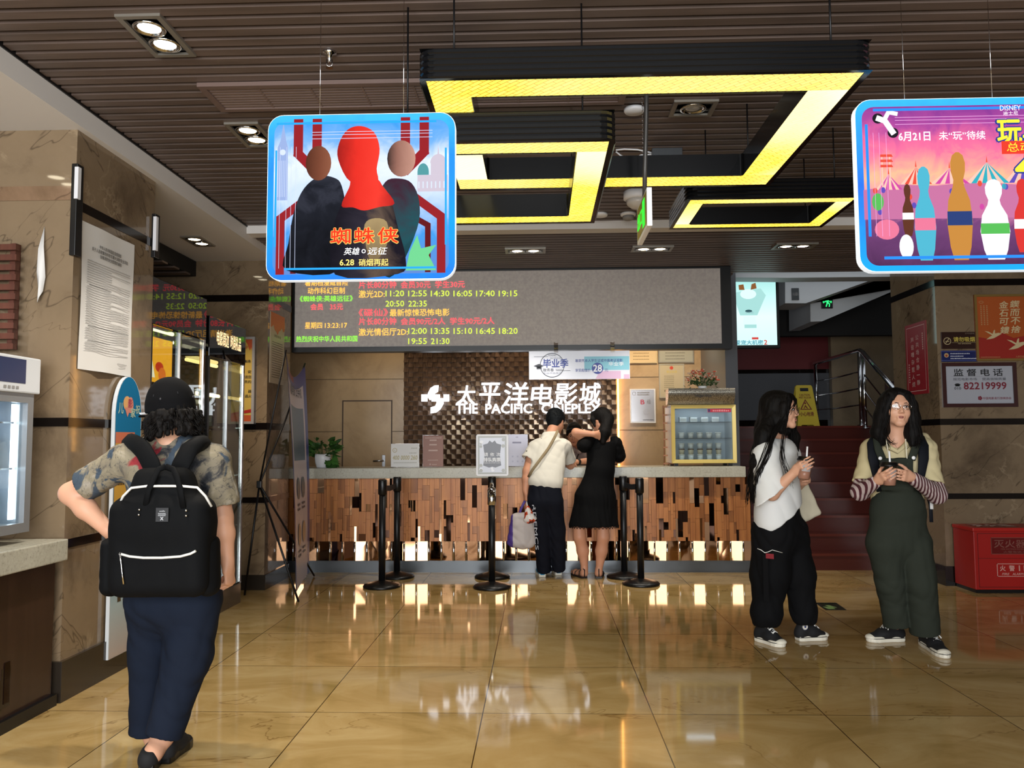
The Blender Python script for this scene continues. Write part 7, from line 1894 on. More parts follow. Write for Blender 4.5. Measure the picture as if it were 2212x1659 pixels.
Hh.ell(T(0, .092, -.035), (.052, .06, .108), R, .018, 'sub'); Hh.ell(T(0.0, .10, .055), (.034, .045, .05), R, .012, 'sub'); Hh.ell(T(0, .06, -.11), (.05, .07, .06), R, .02, 'sub')
Hh.wrinkle(.0035, 130, 3, (1, 1, .10))
ho = Hh.build('hair', M['hair'], root, .0048)
mb = MB(root)
for g in (-1, 1):
    strands(mb, [T(g*.055, .055, .09), T(g*.078, .055, .02), T(g*.088, .045, -.06), T(g*.10, .035, -.16), T(g*.085, .04, -.235)], 34, (.011, .012, .006), .0034, 5+g)
    strands(mb, [T(g*.07, .02, .05), T(g*.095, .02, -.06), T(g*.12, .02, -.15), T(g*.12, .03, -.21)], 14, (.008, .02, .006), .003, 15+g)
strands(mb, [T(.09, .045, -.12), T(.08, .08, -.19), T(.05, .09, -.225), T(.035, .09, -.22)], 9, (.012, .006, .008), .0016, 31)
mb.build('loose_strands', M['hair'], ho)
# cream hoodie with wide half sleeves
B = Body(); cream = cloth('cream_hoodie', 'c3b58e', .9)
B.cone(q(1884, 970, .05), q(1996, 970, .05), .062, .062, .04); B.econe(q(1940, 985, .05), q(1938, 1130, .05), (.165, .105), (.15, .11), side, .05)
B.open_end(q(1884, 975, .05), q(1871, 1044, -.02), (.066, .068), (.083, .078), (1, 0, .3), .04); B.open_end(q(1998, 975, .05), q(2008, 1046, -.02), (.066, .068), (.085, .078), (1, 0, -.3), .04)
B.cone(q(1900, 955, .09), q(1930, 948, .12), .045, .05, .03); B.cone(q(1975, 950, .08), q(1996, 945, .08), .045, .032, .03)
B.cone(q(1912, 958, .0), q(1936, 972, -.02), .026, .028, .03); B.cone(q(1962, 958, .0), q(1938, 972, -.02), .026, .028, .03)
B.ell(q(1936, 950, -.03), (.040, .05, .05), None, .02, 'sub')
B.cut(q(1860, 1046, -.02), (-.15, 0, -1))if False else None
B.wrinkle(.007, 46, 8)
hd_ = B.build('hoodie', cream, root, .006)
MB(root).tube([q(1985, 935, .10), q(1968, 944, .01), q(1955, 962, -.045), q(1938, 976, -.065), q(1920, 966, -.045), q(1907, 948, .01), q(1892, 940, .10)], [.022, .020, .016, .013, .016, .020, .022], 10).build('hood', cream, hd_)
for pts in ([(1914, 942), (1916, 962), (1920, 986)], [(1956, 948), (1958, 975), (1961, 1014)]):
    MB(root).tube([q(x, y, -.085) for x, y in pts], .0035, 8).build('hood_cord', mat('cord_white', 'd6cfb8', .7) if 'cord_white' not in bpy.data.materials else bpy.data.materials['cord_white'], hd_)
# striped undersleeves
m = mat('striped_sleeve', 'b9a4a4', .85); g = NT(m); v = g.coord((1, 1, 1)); xyz = g.xyz(v)
wv = g.math('FRACT', g.math('ADD', g.math('MULTIPLY', xyz[0], 46), g.math('MULTIPLY', xyz[2], 10))); g.base(g.mix(g.math('LESS_THAN', wv, .48), 'b8a6a4', '4a1e26'))
B = Body(); B.chain([q(1875, 1010, .02), el, wl+(el-wl)*.12], [.055, .052, .036], .02); B.wrinkle(.004, 70, 2); B.build('left_striped_sleeve' if False else 'striped_sleeve', m, root, .005)
B = Body(); B.chain([q(2006, 1010, .02), er, wr+(er-wr)*.10], [.057, .056, .038], .02); B.wrinkle(.004, 70, 4); B.build('striped_sleeve', m, root, .005)
# dungarees
ol = cloth('olive_twill', '2b2f28', .85)
B = Body()
B.econe(q(1939, 1095, .04), q(1941, 1170, .04), (.150, .112), (.182, .120), side, .05); B.econe(q(1938, 1035, .03), q(1939, 1100, .03), (.120, .110), (.150, .108), side, .05)
B.rbox(q(1936, 1022, -.070), (.098, .02, .105), None, .015, .03)
B.chain([q(1911, 1175, .03), q(1925, 1265, .05)], [.104, .082], .04); B.open_end(q(1924, 1255, .05), q(1937, 1350, .10), (.083, .083), (.072, .074), side, .03); B.chain([q(1974, 1175, .03), q(1989, 1265, .0)], [.104, .090], .012); B.open_end(q(1987, 1255, .0), q(1998, 1366, .06), (.090, .090), (.084, .084), side, .012)
B.cut(q(1938, 989, -.07), (0, 0, 1)); B.cut(q(1936, 1352, 0), (0, -.2, -1)) if False else None
B.wrinkle(.007, 48, 5, (1, 1, .55))
dg = B.build('dungarees', ol, root, .006)
for pts in ([(1906, 992), (1898, 972), (1893, 952), (1896, 945)], [(1969, 992), (1976, 972), (1982, 952), (1980, 944)]):
    MB(root).tube([q(pts[0][0], pts[0][1], -.092), q(pts[1][0], pts[1][1], -.082), q(pts[2][0], pts[2][1], -.03), q(pts[3][0], pts[3][1], .03)], .024, 10, flat=((0, 1, 0), .22)).build('shoulder_strap', ol, dg)
for x, y in ((1901, 990), (1973, 989)):
    c = q(x, y, -.10); mb = MB(root); mb.M = Matrix.Translation(Vector(c)) @ Matrix.Rotation(math.pi/2, 4, 'X'); mb.lathe([(.011, 0), (.011, .004), (.009, .007), (.0001, .007)], seg=16); mb.build('button', M['white'], dg)
shoe(root, aZ(1951, 1384, 0), aZ(1872, 1386, 0), 'low'); shoe(root, aZ(1994, 1392, 0), aZ(2046, 1424, 0), 'low')
cup('lidded clear cup held in both hands of the woman in dungarees', cupc)
# her rucksack: dark straps in front, body behind
t = thing('rucksack', 'black rucksack on the back of the woman in dungarees, straps showing over her hoodie', 'backpack', tuple(q(1940, 1100, .2)))
nav = cloth('navy_black_strap', '14161c', .7)
Body().rbox(q(1942, 1040, .215), (.14, .075, .19), None, .05).build('pack', nav, t, .009)
for pts in ([(1890, 948, .06), (1884, 962, -.035), (1886, 990, -.075), (1893, 1030, -.085), (1899, 1062, -.075)], [(1988, 945, .06), (1994, 962, -.035), (1995, 990, -.075), (1990, 1030, -.085), (1986, 1062, -.075)]):
    MB(t).tube([q(*p) for p in pts], [.030, .034, .032, .022, .015], 10, flat=((0, 1, 0), .25)).build('shoulder_strap', nav, t)
MB(t).tube([q(2003, 1068, .10), q(2010, 1090, .07), q(2012, 1128, .06)], .012, 8, flat=((0, 1, 0), .3)).build('webbing_end', nav, t)
MB(t).tube([q(2008, 1068, .09), q(2012, 1082, .06), q(2013, 1100, .055)], .011, 8, flat=((0, 1, 0), .3)).build('pale_tag', M['paper'], t)

# ------------------------------------------------------------------ girl with very long hair, white shirt (left of the pair)
Y0 = 5.32
fw_ = unit(V3(.80, -.60, 0)); sd_ = unit(V3(-.60, -.80, 0))
root = person('young woman with waist long black hair, white T-shirt and wide black trousers', (q(1690, 1390)[0], Y0, 0))
B = Body(); HS = .96
hc = q(1690, 888, -.02)
T, R, lips = head(B, hc, (.86, -.52, .0), (0, 0, 1), HS, q(1672, 958, .03), .048)
rs = q(1652, 972, -.12); re = q(1668, 1066, -.20); rw = q(1716, 1020, -.28)
B.cone(rs, q(1704, 968, .16), .05, .05, .03); B.econe(q(1677, 975, .02), q(1688, 1110, .03), (.14, .09), (.14, .09), sd_, .04)
B.chain([rs, re, rw], [.05, .042, .026])
cupc = q(1736, 1036, -.315)
hand(B, rw, q(1740, 1004, -.36)-rw, q(1745, 1006, -.2)-rw, (0.1, -.2, 1), .92, ((.25, .6, .5), (.3, .65, .5), (.35, .65, .5), (.4, .65, .45)), (.75, .35, .45), .02)
ls = q(1704, 968, .16); B.chain([ls, q(1716, 1055, .22), q(1735, 1040, .06)], [.05, .04, .028])
hand(B, q(1735, 1040, .06), q(1748, 1030, -.02)-q(1735, 1040, .06), (-.3, -.6, .2), (.2, .2, 1), .95, (.6, .7, .5))
for pp in ([q(1670, 1120, .0), q(1664, 1240, -.03), q(1655, 1330, .0)], [q(1702, 1120, .06), q(1724, 1240, .06), q(1738, 1325, .05)]): B.chain(pp, [.075, .05, .04])
ankle(B, q(1655, 1330, .0), aZ(1636, 1383, 0), aZ(1694, 1399, 0)); ankle(B, q(1738, 1325, .05), aZ(1722, 1384, 0), aZ(1786, 1380, 0))
B.build('body', [M['skin']], root, .0042)
face_parts(T, R, HS, root, {'r': (.025, .025), 't': .0013, 'm': mat('brown_rim', '3a2420', .3), 'dz': -.006})
Hh = Body()
Hh.ell(T(0, -.018, .042), (.089, .100, .090), R, .02)
for g in (-1, 1):
    Hh.chain([T(g*.045, .045, .092), T(g*.074, .038, .03), T(g*.080, .022, -.05), T(g*.075, .015, -.13)], [.024, .022, .026, .024], .03)
Hh.chain([T(0, -.07, .05), q(1662, 930, .06), q(1648, 985, .06), q(1634, 1040, .02), q(1628, 1078, .0)], [.075, .085, .070, .045, .018], .05)
Hh.chain([T(.03, -.05, .0), q(1650, 940, -.10), q(1634, 1000, -.14), q(1624, 1060, -.10)], [.06, .05, .035, .016], .04)
Hh.chain([T(-.085, .0, -.02), q(1716, 945, .10), q(1719, 990, .12)], [.035, .032, .018], .03)
Hh.ell(T(0, .100, -.035), (.058, .072, .108), R, .016, 'sub'); Hh.ell(T(0, .105, .05), (.030, .04, .045), R, .012, 'sub'); Hh.ell(T(0.0, .075, -.12), (.052, .075, .06), R, .02, 'sub')
Hh.wrinkle(.0035, 130, 13, (1, 1, .10))
ho = Hh.build('hair', M['hair'], root, .005)
mb = MB(root)
strands(mb, [T(.05, .05, .09), T(.078, .045, .03), T(.084, .03, -.05), q(1668, 945, -.17), q(1655, 985, -.22), q(1636, 1030, -.22), q(1628, 1085, -.16)], 26, (.010, .012, .008), .0030, 3)
strands(mb, [T(.055, .06, .08), T(.080, .050, -.02), q(1690, 950, -.16), q(1689, 990, -.19), q(1700, 1020, -.24), q(1712, 1048, -.24)], 10, (.007, .006, .004), .0022, 4)
strands(mb, [T(-.05, .06, .08), T(-.072, .06, .0), T(-.075, .05, -.08), q(1716, 950, .05), q(1718, 1000, .02)], 24, (.008, .012, .006), .0028, 6)
strands(mb, [q(1662, 930, .02), q(1645, 985, .0), q(1628, 1040, -.04), q(1622, 1085, -.04)], 40, (.025, .03, .01), .0030, 7)
strands(mb, [T(-.005, .085, .085), T(.022, .092, .055), T(.05, .08, .02), T(.07, .06, -.02)], 10, (.006, .003, .004), .0018, 8)
mb.build('loose_strands', M['hair'], ho)
wt = cloth('white_cotton', 'd6d6d4', .9)
B = Body()
B.cone(q(1654, 975, -.11), q(1703, 970, .15), .066, .062, .05); B.econe(q(1677, 985, .02), q(1682, 1125, .02), (.175, .125), (.20, .145), sd_, .06)
B.open_end(q(1653, 985, -.13), q(1667, 1074, -.20), (.078, .078), (.108, .098), fw_, .04, q(1671, 1066, -.2), V3(.75, -.1, -1)); B.open_end(q(1706, 985, .17), q(1712, 1045, .2), (.07, .07), (.08, .07), fw_, .04)
B.ell(q(1674, 944, .0), (.062, .062, .035), None, .01, 'sub')
B.cut(q(1640, 1150, 0), aY(1640, 1150, Y0)*0+V3(.50, 0, -1)) if False else None
a_, b_ = q(1641, 1149), q(1722, 1096); nn = unit(np.cross(b_-a_, V3(0, 1, .05))); nn = nn if nn[2] < 0 else -nn; B.cut(a_, nn)
a2, b2 = q(1655, 1078, -.2), q(1684, 1050, -.2)
B.wrinkle(.010, 40, 21, (1, 1, .6))
ts = B.build('tshirt', wt, root, .006)
bk = cloth('black_trouser', '0b0b0d', .85)
B = Body()
B.econe(q(1684, 1105, .03), q(1682, 1150, .03), (.15, .12), (.185, .145), sd_, .05)
B.chain([q(1668, 1150, -.02), q(1664, 1240, -.03), q(1656, 1325, -.02), q(1655, 1348, .0)], [.125, .115, .086, .080], .05); B.chain([q(1704, 1150, .08), q(1724, 1240, .06), q(1736, 1322, .05), q(1738, 1340, .05)], [.12, .10, .074, .066], .05)
B.cut(V3(0, 0, .115), (0, 0, -1), .02)
B.wrinkle(.009, 48, 22, (1, 1, .6))
tr = B.build('trousers', bk, root, .0065)
MB(root).tube([q(1636, 1185, -.20), q(1644, 1188, -.215), q(1652, 1194, -.22), q(1660, 1192, -.215), q(1668, 1188, -.205), q(1690, 1194, -.185)], .0022, 6).build('drawstring', M['lace'], tr)
MB(root).box(0, .001, 0, .001, 0, .001) if False else None
mb = MB(root); ff = Face(q(1655, 1206, -.20), fw_, (0, 0, 1)); R4(mb, ff, 0, 0, .05, .03, 0, .004); R4(mb, ff, -.02, -.26, .012, .02, 1, .003); mb.build('red_tag', [mat('tag_red', '7a1420', .6), bk], tr)
shoe(root, aZ(1636, 1383, 0), aZ(1694, 1399, 0), 'high'); shoe(root, aZ(1722, 1384, 0), aZ(1786, 1380, 0), 'high', star=1)
cup('lidded clear cup with white straw in one hand of the long haired woman', cupc, 1.0, (0, .12))
# canvas tote on her far side
t = thing('tote_bag', 'cream canvas tote bag hanging behind the hip of the long haired woman', 'bag', tuple(q(1740, 1120, .22)))
B = Body(); c = q(1733, 1082, .20); ax_ = unit(V3(.85, .3, .35)); up_ = unit(np.cross(V3(0, -1, 0), ax_)); up_ = up_ if up_[2] > 0 else -up_; B.rbox(c, (.075, .045, .125), np.stack([ax_, np.cross(up_, ax_), up_]), .02); B.wrinkle(.008, 36, 6); B.build('bag', cloth('cream_canvas', 'b9b09a', .9), t, .006)
MB(t).tube([q(1712, 944, .14), q(1717, 975, .02), q(1723, 1020, .05), q(1727, 1056, .16)], .012, 8, flat=((0, 1, 0), .4)).build('strap', M['black_metal'], t)

# ------------------------------------------------------------------ woman with the rucksack, walking away (left)
Y0 = 3.36
root = person('woman in black cap and floral shirt walking away with a black backpack', (q(365, 1600)[0], Y0, 0))
B = Body(); HS = .98
hc = q(366, 897, .0)
T, R, lips = head(B, hc, (-.80, .58, -.15), (-.05, 0, 1), HS, q(364, 966, .01), .052)
ls, le, lw = q(262, 1000, .02), q(152, 1066, .05), q(236, 1148, .0); rs, re, rw = q(466, 1000, .02), q(480, 1118, .03), q(492, 1216, .02)
B.cone(ls, rs, .05, .05, .03); B.econe(q(366, 1000, .02), q(372, 1260, .02), (.14, .09), (.14, .10), side, .04)
B.chain([ls, le], [.052, .043]); B.chain([le, le*.6+lw*.4, lw], [.043, .042, .027]); B.chain([rs, re], [.052, .042]); B.chain([re, re*.65+rw*.35, rw], [.042, .041, .026])
hand(B, lw, q(262, 1172, .02)-lw, (.5, .8, -.2), (-.3, .4, .6), 1.0, (.3, .4, .3))
hand(B, rw, q(497, 1262, .02)-rw, (-.9, .1, .1), (0, 1, .1), 1.0, ((1.1, 1.4, .8), (1.2, 1.4, .8), (1.25, 1.4, .8), (1.3, 1.4, .7)), (.75, .3, .6))
an_r = q(330, 1628, -.08)
for pp in ([q(345, 1270, .03), q(324, 1420, .09), q(320, 1560, .1)], [q(405, 1270, .02), q(406, 1420, .0), q(368, 1560, .0)]): B.chain(pp, [.085, .055, .046])
B.chain([q(368, 1560, .0), q(350, 1595, -.02), an_r], [.048, .041, .034]); B.chain([q(320, 1560, .1), q(340, 1622, .12)], [.045, .033])
B.chain([an_r, V3(an_r[0]-.015, an_r[1]+.06, .045), V3(an_r[0]-.02, an_r[1]+.14, .03)], [.034, .032, .026])
B.build('body', [M['skin']], root, .0048)
face_parts(T, R, HS, root)
Hh = Body(); Hh.ell(T(0, -.02, .015), (.088, .100, .085), R, .02)
rg = np.random.RandomState(3)
for i in range(230):
    an = rg.uniform(-2.6, 2.6); zz = rg.uniform(-.098, .0); rr_ = .092+.016*rg.rand(); yv = -.03
    Hh.ell(T(rr_*math.sin(an), yv-rr_*1.05*math.cos(an), zz), V3(.0125, .0125, .014)*rg.uniform(.7, 1.2), None, .005)
Hh.ell(T(0, .110, -.05), (.075, .085, .11), R, .02, 'sub'); Hh.cut(T(0, 0, .055), R[2])
Hh.wrinkle(.004, 150, 3)
ho = Hh.build('hair', M['hair'], root, .005)
mb = MB(root)
for i in range(320):
    an = rg.uniform(-2.5, 2.5); zz = rg.uniform(-.10, -.01); p0 = T(.094*math.sin(an), -.03-.10*math.cos(an), zz+.02); dx = V3(p0-T(0, -.03, zz)); dx = unit(dx)
    mb.tube([p0, p0+dx*.012-R[2]*.012, p0+dx*.020-R[2]*.030, p0+dx*(.024+.012*rg.rand())-R[2]*.038], [.0026, .0026, .002, .0008], 5)
mb.build('curls', M['hair'], ho)
capm = cloth('black_cap_cloth', '09090b', .9)
Cp = Body(); Cp.ell(T(0, -.014, .052), (.091, .101, .072), R, .02); Cp.econe(T(0, -.014, .02), T(0, -.016, .074), (.097, .106), (.086, .093), R[0], .02); Cp.cut(T(0, 0, .008), -R[2]+R[1]*.15)
cp = Cp.build('cap', capm, root, .005)
mb = MB(root)
brim = [T(.085*math.sin(a), .075+.085*math.cos(a)*.95, .026-.010*abs(math.sin(a))) for a in np.linspace(-1.5, 1.5, 15)]; n = len(brim)
mb.add(brim+[b-R[2]*.005 for b in brim], [tuple(range(n)), tuple(range(2*n-1, n-1, -1))]+[(i, n+i, n+(i+1) % n, (i+1) % n) for i in range(n)], 0); mb.build('cap_brim', capm, cp)
mb = MB(root)
for a, b, d in ((-.072, -.075, .055), (.05, -.105, .06)): mb.ball(T(a*1.06, b, d), .006, 0, 8, 6)
mb.ball(T(0, -.014, .126), .009, 0, 10, 6)
for an in np.linspace(0, math.pi, 4)[:-1]+.3:
    mb.tube([T(.098*math.cos(a)*math.cos(an), -.015+.107*math.cos(a)*math.sin(an), .052+.0745*math.sin(a)) for a in np.linspace(.25, math.pi-.25, 22)], .0016, 5)
mb.build('cap_eyelets', mat('eyelet_grey', '2c2c30', .4, .4), cp)
mb = MB(root)
for k in range(2): mb.tube([T(.03-.012*k, .163-.014*k, .036), T(-.0-.012*k, .172-.014*k, .037), T(-.04-.01*k, .160-.014*k, .034)], .0026, 6)
mb.build('brim_lettering', M['white'], cp)
# floral shirt
m = mat('floral_shirt', 'a89d88', .8, spec=.2); g = NT(m); v = g.coord()
n0 = g.noise(v, 5.5, 6, .62, 1.4); c = g.ramp(n0, [(.34, '1b1d22'), (.41, '3c3c3e'), (.46, '776f60'), (.56, '867d69'), (.68, '989083')])
n1 = g.noise(g.coord((1, 1, 1), loc=(3, 1, 5)), 5.5, 4, .55, 1.2); c = g.mix(g.ramp(n1, [(.53, 0.0), (.56, .95)]), c, '3a4755')
n2 = g.noise(g.coord((1, 1, 1), loc=(8, 4, 2)), 6.5, 3, .5, .8); c = g.mix(g.ramp(n2, [(.63, 0.0), (.66, .95)]), c, '8c2630')
n3 = g.noise(g.coord((1, 1, 1), loc=(1, 9, 4)), 7, 4, .6, 2.2); c = g.mix(g.ramp(g.math('ABSOLUTE', g.math('SUBTRACT', n3, .5)), [(.0, .65), (.012, 0.0)]), c, '2a2f35')
n4 = g.noise(g.coord((1, 1, 1), loc=(5, 5, 9)), 6, 4, .6, 1.0); c = g.mix(g.ramp(n4, [(.60, 0.0), (.65, .7)]), c, 'c3bdb4'); g.base(c)
B = Body()
B.cone(q(268, 1000, .02), q(460, 1000, .02), .062, .062, .04); B.econe(q(366, 1010, .02), q(370, 1120, .03), (.185, .115), (.165, .11), side, .05); B.econe(q(370, 1120, .03), q(374, 1240, .02), (.165, .11), (.185, .125), side, .05)
B.open_end(q(262, 1000, .02), q(182, 1050, .04), (.066, .066), (.072, .070), (0, 1, 0), .03); B.open_end(q(464, 1003, .02), q(480, 1092, .03), (.066, .066), (.076, .072), (0, 1, 0), .03)
for x0_, x1_ in ((334, 272), (396, 456)): B.cone(q(x0_, 966, .01), q(x1_, 992, .02), .050, .060, .04)
B.cone(q(335, 962, .0), q(395, 962, .0), .045, .045, .03)
B.ell(q(364, 930, .0), (.058, .07, .05), None, .01, 'sub'); B.cut(q(372, 1262, 0), (0, 0, -1))
B.wrinkle(.006, 48, 31)
sh = B.build('shirt', m, root, .006)
nvy = cloth('navy_trouser', '151c2a', .85)
B = Body()
B.econe(q(373, 1240, .02), q(373, 1290, .02), (.165, .115), (.180, .13), side, .05)
B.chain([q(328, 1300, .04), q(324, 1420, .09)], [.100, .078], .05); B.open_end(q(324, 1405, .085), q(316, 1580, .12), (.078, .08), (.064, .066), side, .04); B.chain([q(418, 1300, .0), q(406, 1420, .0)], [.112, .088], .05); B.open_end(q(407, 1405, .0), q(354, 1590, -.05), (.090, .088), (.064, .068), side, .04)
B.wrinkle(.007, 44, 41, (1, 1, .6))
B.build('trousers', nvy, root, .0065)
blk = {'upper': M['canvas_black'], 'sole': M['black']}
shoe(root, V3(an_r[0]-.005, an_r[1]-.045, 0), V3(an_r[0]-.04, an_r[1]+.19, 0), 'trainer', 0, .085, None, blk); shoe(root, aZ(352, 1652, 0), V3(*(aZ(352, 1652, 0)+V3(.0, .23, 0))), 'trainer', 0, .08, None, blk)
# her backpack
YB_ = Y0-.215
def qb(x, y, d=0.0): return aY(x, y, YB_+d)
t = thing('backpack', 'large black backpack with white zips and small label, worn by the woman in the cap', 'backpack', tuple(qb(352, 1282)))
pk = cloth('black_pack_cloth', '08090b', .8)
B = Body()
c = (qb(352, 1180)); B.rbox(c, (.192, .082, .188), None, .055, .04)
B.econe(qb(354, 1072, .01), qb(354, 1130, .0), (.135, .075), (.185, .085), side, .05)
B.rbox(qb(355, 1036, .02), (.105, .06, .045), None, .04, .06)
B.wrinkle(.003, 40, 51)
pb = B.build('pack', pk, t, .0065)
for x in (243, 452):
    B = Body(); B.econe(qb(x, 1175, .03), qb(x, 1265, .03), (.036, .06), (.040, .065), side, .02); B.cut(qb(x, 1168), (0, -.2, 1)); B.wrinkle(.003, 60, x); B.build('side_pocket', pk, t, .006)
fy = -.088
zt_ = mat('zip_white', 'cfcfcb', .6)
def zpath(pts, d=fy): return [qb(x, y, d) for x, y in pts]
MB(t).tube([qb(257, 1092, -.045), qb(266, 1072, -.065), qb(284, 1054, -.072), qb(318, 1050, -.078), qb(355, 1050, -.080), qb(392, 1050, -.078), qb(426, 1053, -.072), qb(444, 1072, -.065), qb(457, 1094, -.045)], .0048, 8).build('top_zip', zt_, t, 'white arched zip')
MB(t).tube(zpath([(258, 1196), (280, 1202), (310, 1205), (350, 1205), (390, 1202), (412, 1196), (423, 1190)], -.0865), .0048, 8).build('pocket_zip', zt_, t, 'white pocket zip')
MB(t).tube(zpath([(259, 1194), (261, 1212), (264, 1240), (267, 1262)], -.092), .0035, 6).build('zip_pull', M['chrome'], t)
mb = MB(t); fy = -.1005; a, b = qb(336, 1127, fy), qb(364, 1097, fy); ff = Face((a[0], YB_+fy+.004, a[2]), (1, 0, 0), (0, 0, 1)); w, h = b[0]-a[0], b[2]-a[2]
R4(mb, ff, 0, 0, w, h, 0, .004); put_text(mb, ff, 'anello', w*.3, h*.72, w*.75, h*.82, .0055, .01, 1)
rr = random.Random(2)
for k in range(3): text_lines(mb, ff, w*.2, w*.82, h*(.58-.08*k), h*.05, rr, 1, .0055)
ribbon(mb, ff, [(w*.4, h*.12), (w*.6, h*.34)], w*.05, 1, .0055, (1, 1)); ribbon(mb, ff, [(w*.4, h*.34), (w*.6, h*.12)], w*.05, 1, .0055, (1, 1)); ringflat(mb, ff, (w*.5, h*.23), w*.07, w*.03, 1, 12, .0055)
mb.build('label_patch', [mat('patch_black', '17181c', .5), mat('patch_grey', 'b4b6bc', .5)], pb)
mb = MB(t)
for x, y in ((301, 1101), (300, 1112), (402, 1103), (402, 1114)): mb.ball(qb(x, y, -.098), .0046, 0, 10, 6)
mb.build('rivets', M['chrome'], pb)
for x0_, x1_, x2_ in ((342, 318, 312), (374, 392, 398)):
    MB(t).tube([qb(x1_-4 if x0_ < 350 else x1_+4, 1098, -.080), qb(x2_+8 if x0_ < 350 else x2_-8, 1060, -.088), qb(x0_-8 if x0_ < 350 else x0_+8, 1030, -.075), qb(x0_, 1014, -.05), qb(358, 1008, -.045)], .012, 8, flat=((0, 1, 0), .35)).build('carry_handle', pk, t)
for pts in ([(338, 1040, .03), (326, 1002, .04), (309, 972, .06), (293, 958, .12), (283, 953, .20), (277, 960, .27), (275, 985, .33)], [(378, 1040, .03), (392, 1002, .04), (408, 972, .06), (425, 960, .12), (437, 956, .20), (443, 963, .27), (446, 988, .33)]):
    MB(t).tube([qb(*p) for p in pts], [.036, .037, .037, .035, .033, .033, .03], 12, flat=((0, 1, 0), .22)).build('shoulder_strap', pk, t)

# ------------------------------------------------------------------ man in white T-shirt leaning on the counter
Y0 = 7.72
root = person('man seen from behind in white T-shirt and dark trousers, leaning on the ticket counter', (q(1185, 1240)[0], Y0, 0))
B = Body(); HS = .97
hc = q(1201, 912, .34)
T, R, lips = head(B, hc, (.42, .80, -.45), (.1, .4, 1), HS, q(1186, 950, .2), .054)
ls, le, lw = q(1152, 970, .14), q(1139, 1018, .06), q(1135, 1060, .02); rs, re, rw = q(1222, 965, .18), q(1232, 1005, .36), aY(1236, 1000, 8.46)
rw[2] = top_z+.045
B.cone(ls, rs, .055, .055, .03); B.econe(q(1187, 975, .16), q(1178, 1060, .0), (.14, .09), (.13, .1), side, .04)
B.chain([ls, le], [.052, .043]); B.chain([le, le*.6+lw*.4, lw], [.043, .042, .028]); B.chain([rs, re, rw], [.05, .042, .028])
hand(B, lw, q(1135, 1082, .02)-lw, (.6, .2, .2), (.1, 1, 0), 1.05, ((.9, 1.2, .7), (1.0, 1.25, .7), (1.05, 1.25, .7), (1.1, 1.2, .6)), (.8, .3, .5))
hand(B, rw, V3(.2, 1, -.05), (0, 0, -1), (-1, 0, 0), 1.0, (.2, .3, .2))
for pp in ([q(1167, 1065, .0), q(1171, 1150, .10), q(1174, 1215, .2)], [q(1194, 1065, .0), q(1203, 1150, .10), q(1209, 1215, .2)]): B.chain(pp, [.085, .055, .045])
for x, y in ((1172, 1247), (1207, 1243)): ankle(B, q(x+2, 1215, .2), aZ(x, y, 0), aZ(x, y, 0)+V3(-.03, .25, 0))
B.build('body', [M['skin2']], root, .0055)
face_parts(T, R, HS, root)
Hh = Body(); Hh.ell(T(0, -.020, .042), (.090, .106, .098), R, .02); Hh.econe(T(0, -.055, .0), T(0, -.055, -.05), (.074, .05), (.060, .035), R[0], .03)
Hh.ell(T(0, .115, -.03), (.09, .085, .085), R, .015, 'sub'); 
for g in (-1, 1): Hh.ell(T(g*.085, .01, -.02), (.03, .035, .035), R, .01, 'sub')
Hh.wrinkle(.004, 130, 8); ho = Hh.build('hair', mat('man_hair', '0b0f12', .65, spec=.2), root, .0055); mb = MB(root); rg = np.random.RandomState(9)
for k in range(260):
    a, b = rg.uniform(-math.pi, math.pi), rg.uniform(-.25, 1.4); n_ = V3(math.cos(b)*math.sin(a), -math.cos(b)*math.cos(a), math.sin(b))
    if n_[1] > .35 and n_[2] < .5: continue
    p0 = T(*(n_*V3(.088, .104, .096)+V3(0, -.02, .042))); dd = R.T@unit(n_*.5+V3(0, .2, -.8)+rg.normal(size=3)*.3)
    mb.tube([p0, p0+dd*.012+R.T@n_*.004, p0+dd*.026], [.0022, .0018, .0007], 4)
mb.build('hair_tufts', bpy.data.materials['man_hair'], ho)
m = mat('white_speckled_tee', 'd6d1c4', .9, spec=.2); g = NT(m); v = g.coord(); vr = g.n('ShaderNodeTexVoronoi'); vr.inputs['Scale'].default_value = 11; g.l(v, vr.inputs['Vector']); g.base(g.mix(g.math('LESS_THAN', vr.outputs['Distance'], .085), 'd6d1c4', '2a2c30'))
B = Body()
B.cone(q(1158, 968, .14), q(1217, 963, .17), .068, .066, .05); B.econe(q(1187, 970, .15), q(1178, 1042, .01), (.168, .115), (.165, .12), side, .06)
B.open_end(q(1155, 970, .13), q(1141, 993, .09), (.066, .066), (.074, .070), (0, 1, 0), .03); B.open_end(q(1221, 967, .18), q(1230, 995, .28), (.066, .066), (.07, .066), (1, 0, 0), .03); B.cone(q(1180, 943, .19), q(1199, 941, .22), .048, .046, .03)
a_, b_ = q(1142, 1048), q(1214, 1056); nn = unit(np.cross(b_-a_, V3(0, 1, 0))); nn = nn if nn[2] < 0 else -nn; B.cut(a_, nn); B.wrinkle(.006, 44, 61)
B.build('tshirt', m, root, .0065)
dk = cloth('dark_track_trouser', '12141d', .8)
B = Body(); B.econe(q(1178, 1050, .0), q(1178, 1078, .0), (.150, .105), (.165, .115), side, .05)
B.chain([q(1164, 1085, .0), q(1171, 1150, .10)], [.098, .078], .04); B.open_end(q(1171, 1145, .09), q(1175, 1234, .20), (.078, .078), (.062, .064), side, .03); B.chain([q(1194, 1085, .0), q(1203, 1150, .10)], [.098, .076], .02); B.open_end(q(1203, 1145, .09), q(1208, 1231, .21), (.077, .077), (.058, .062), side, .03); B.wrinkle(.007, 52, 62, (1, 1, .6))
tr = B.build('trousers', dk, root, .0065)
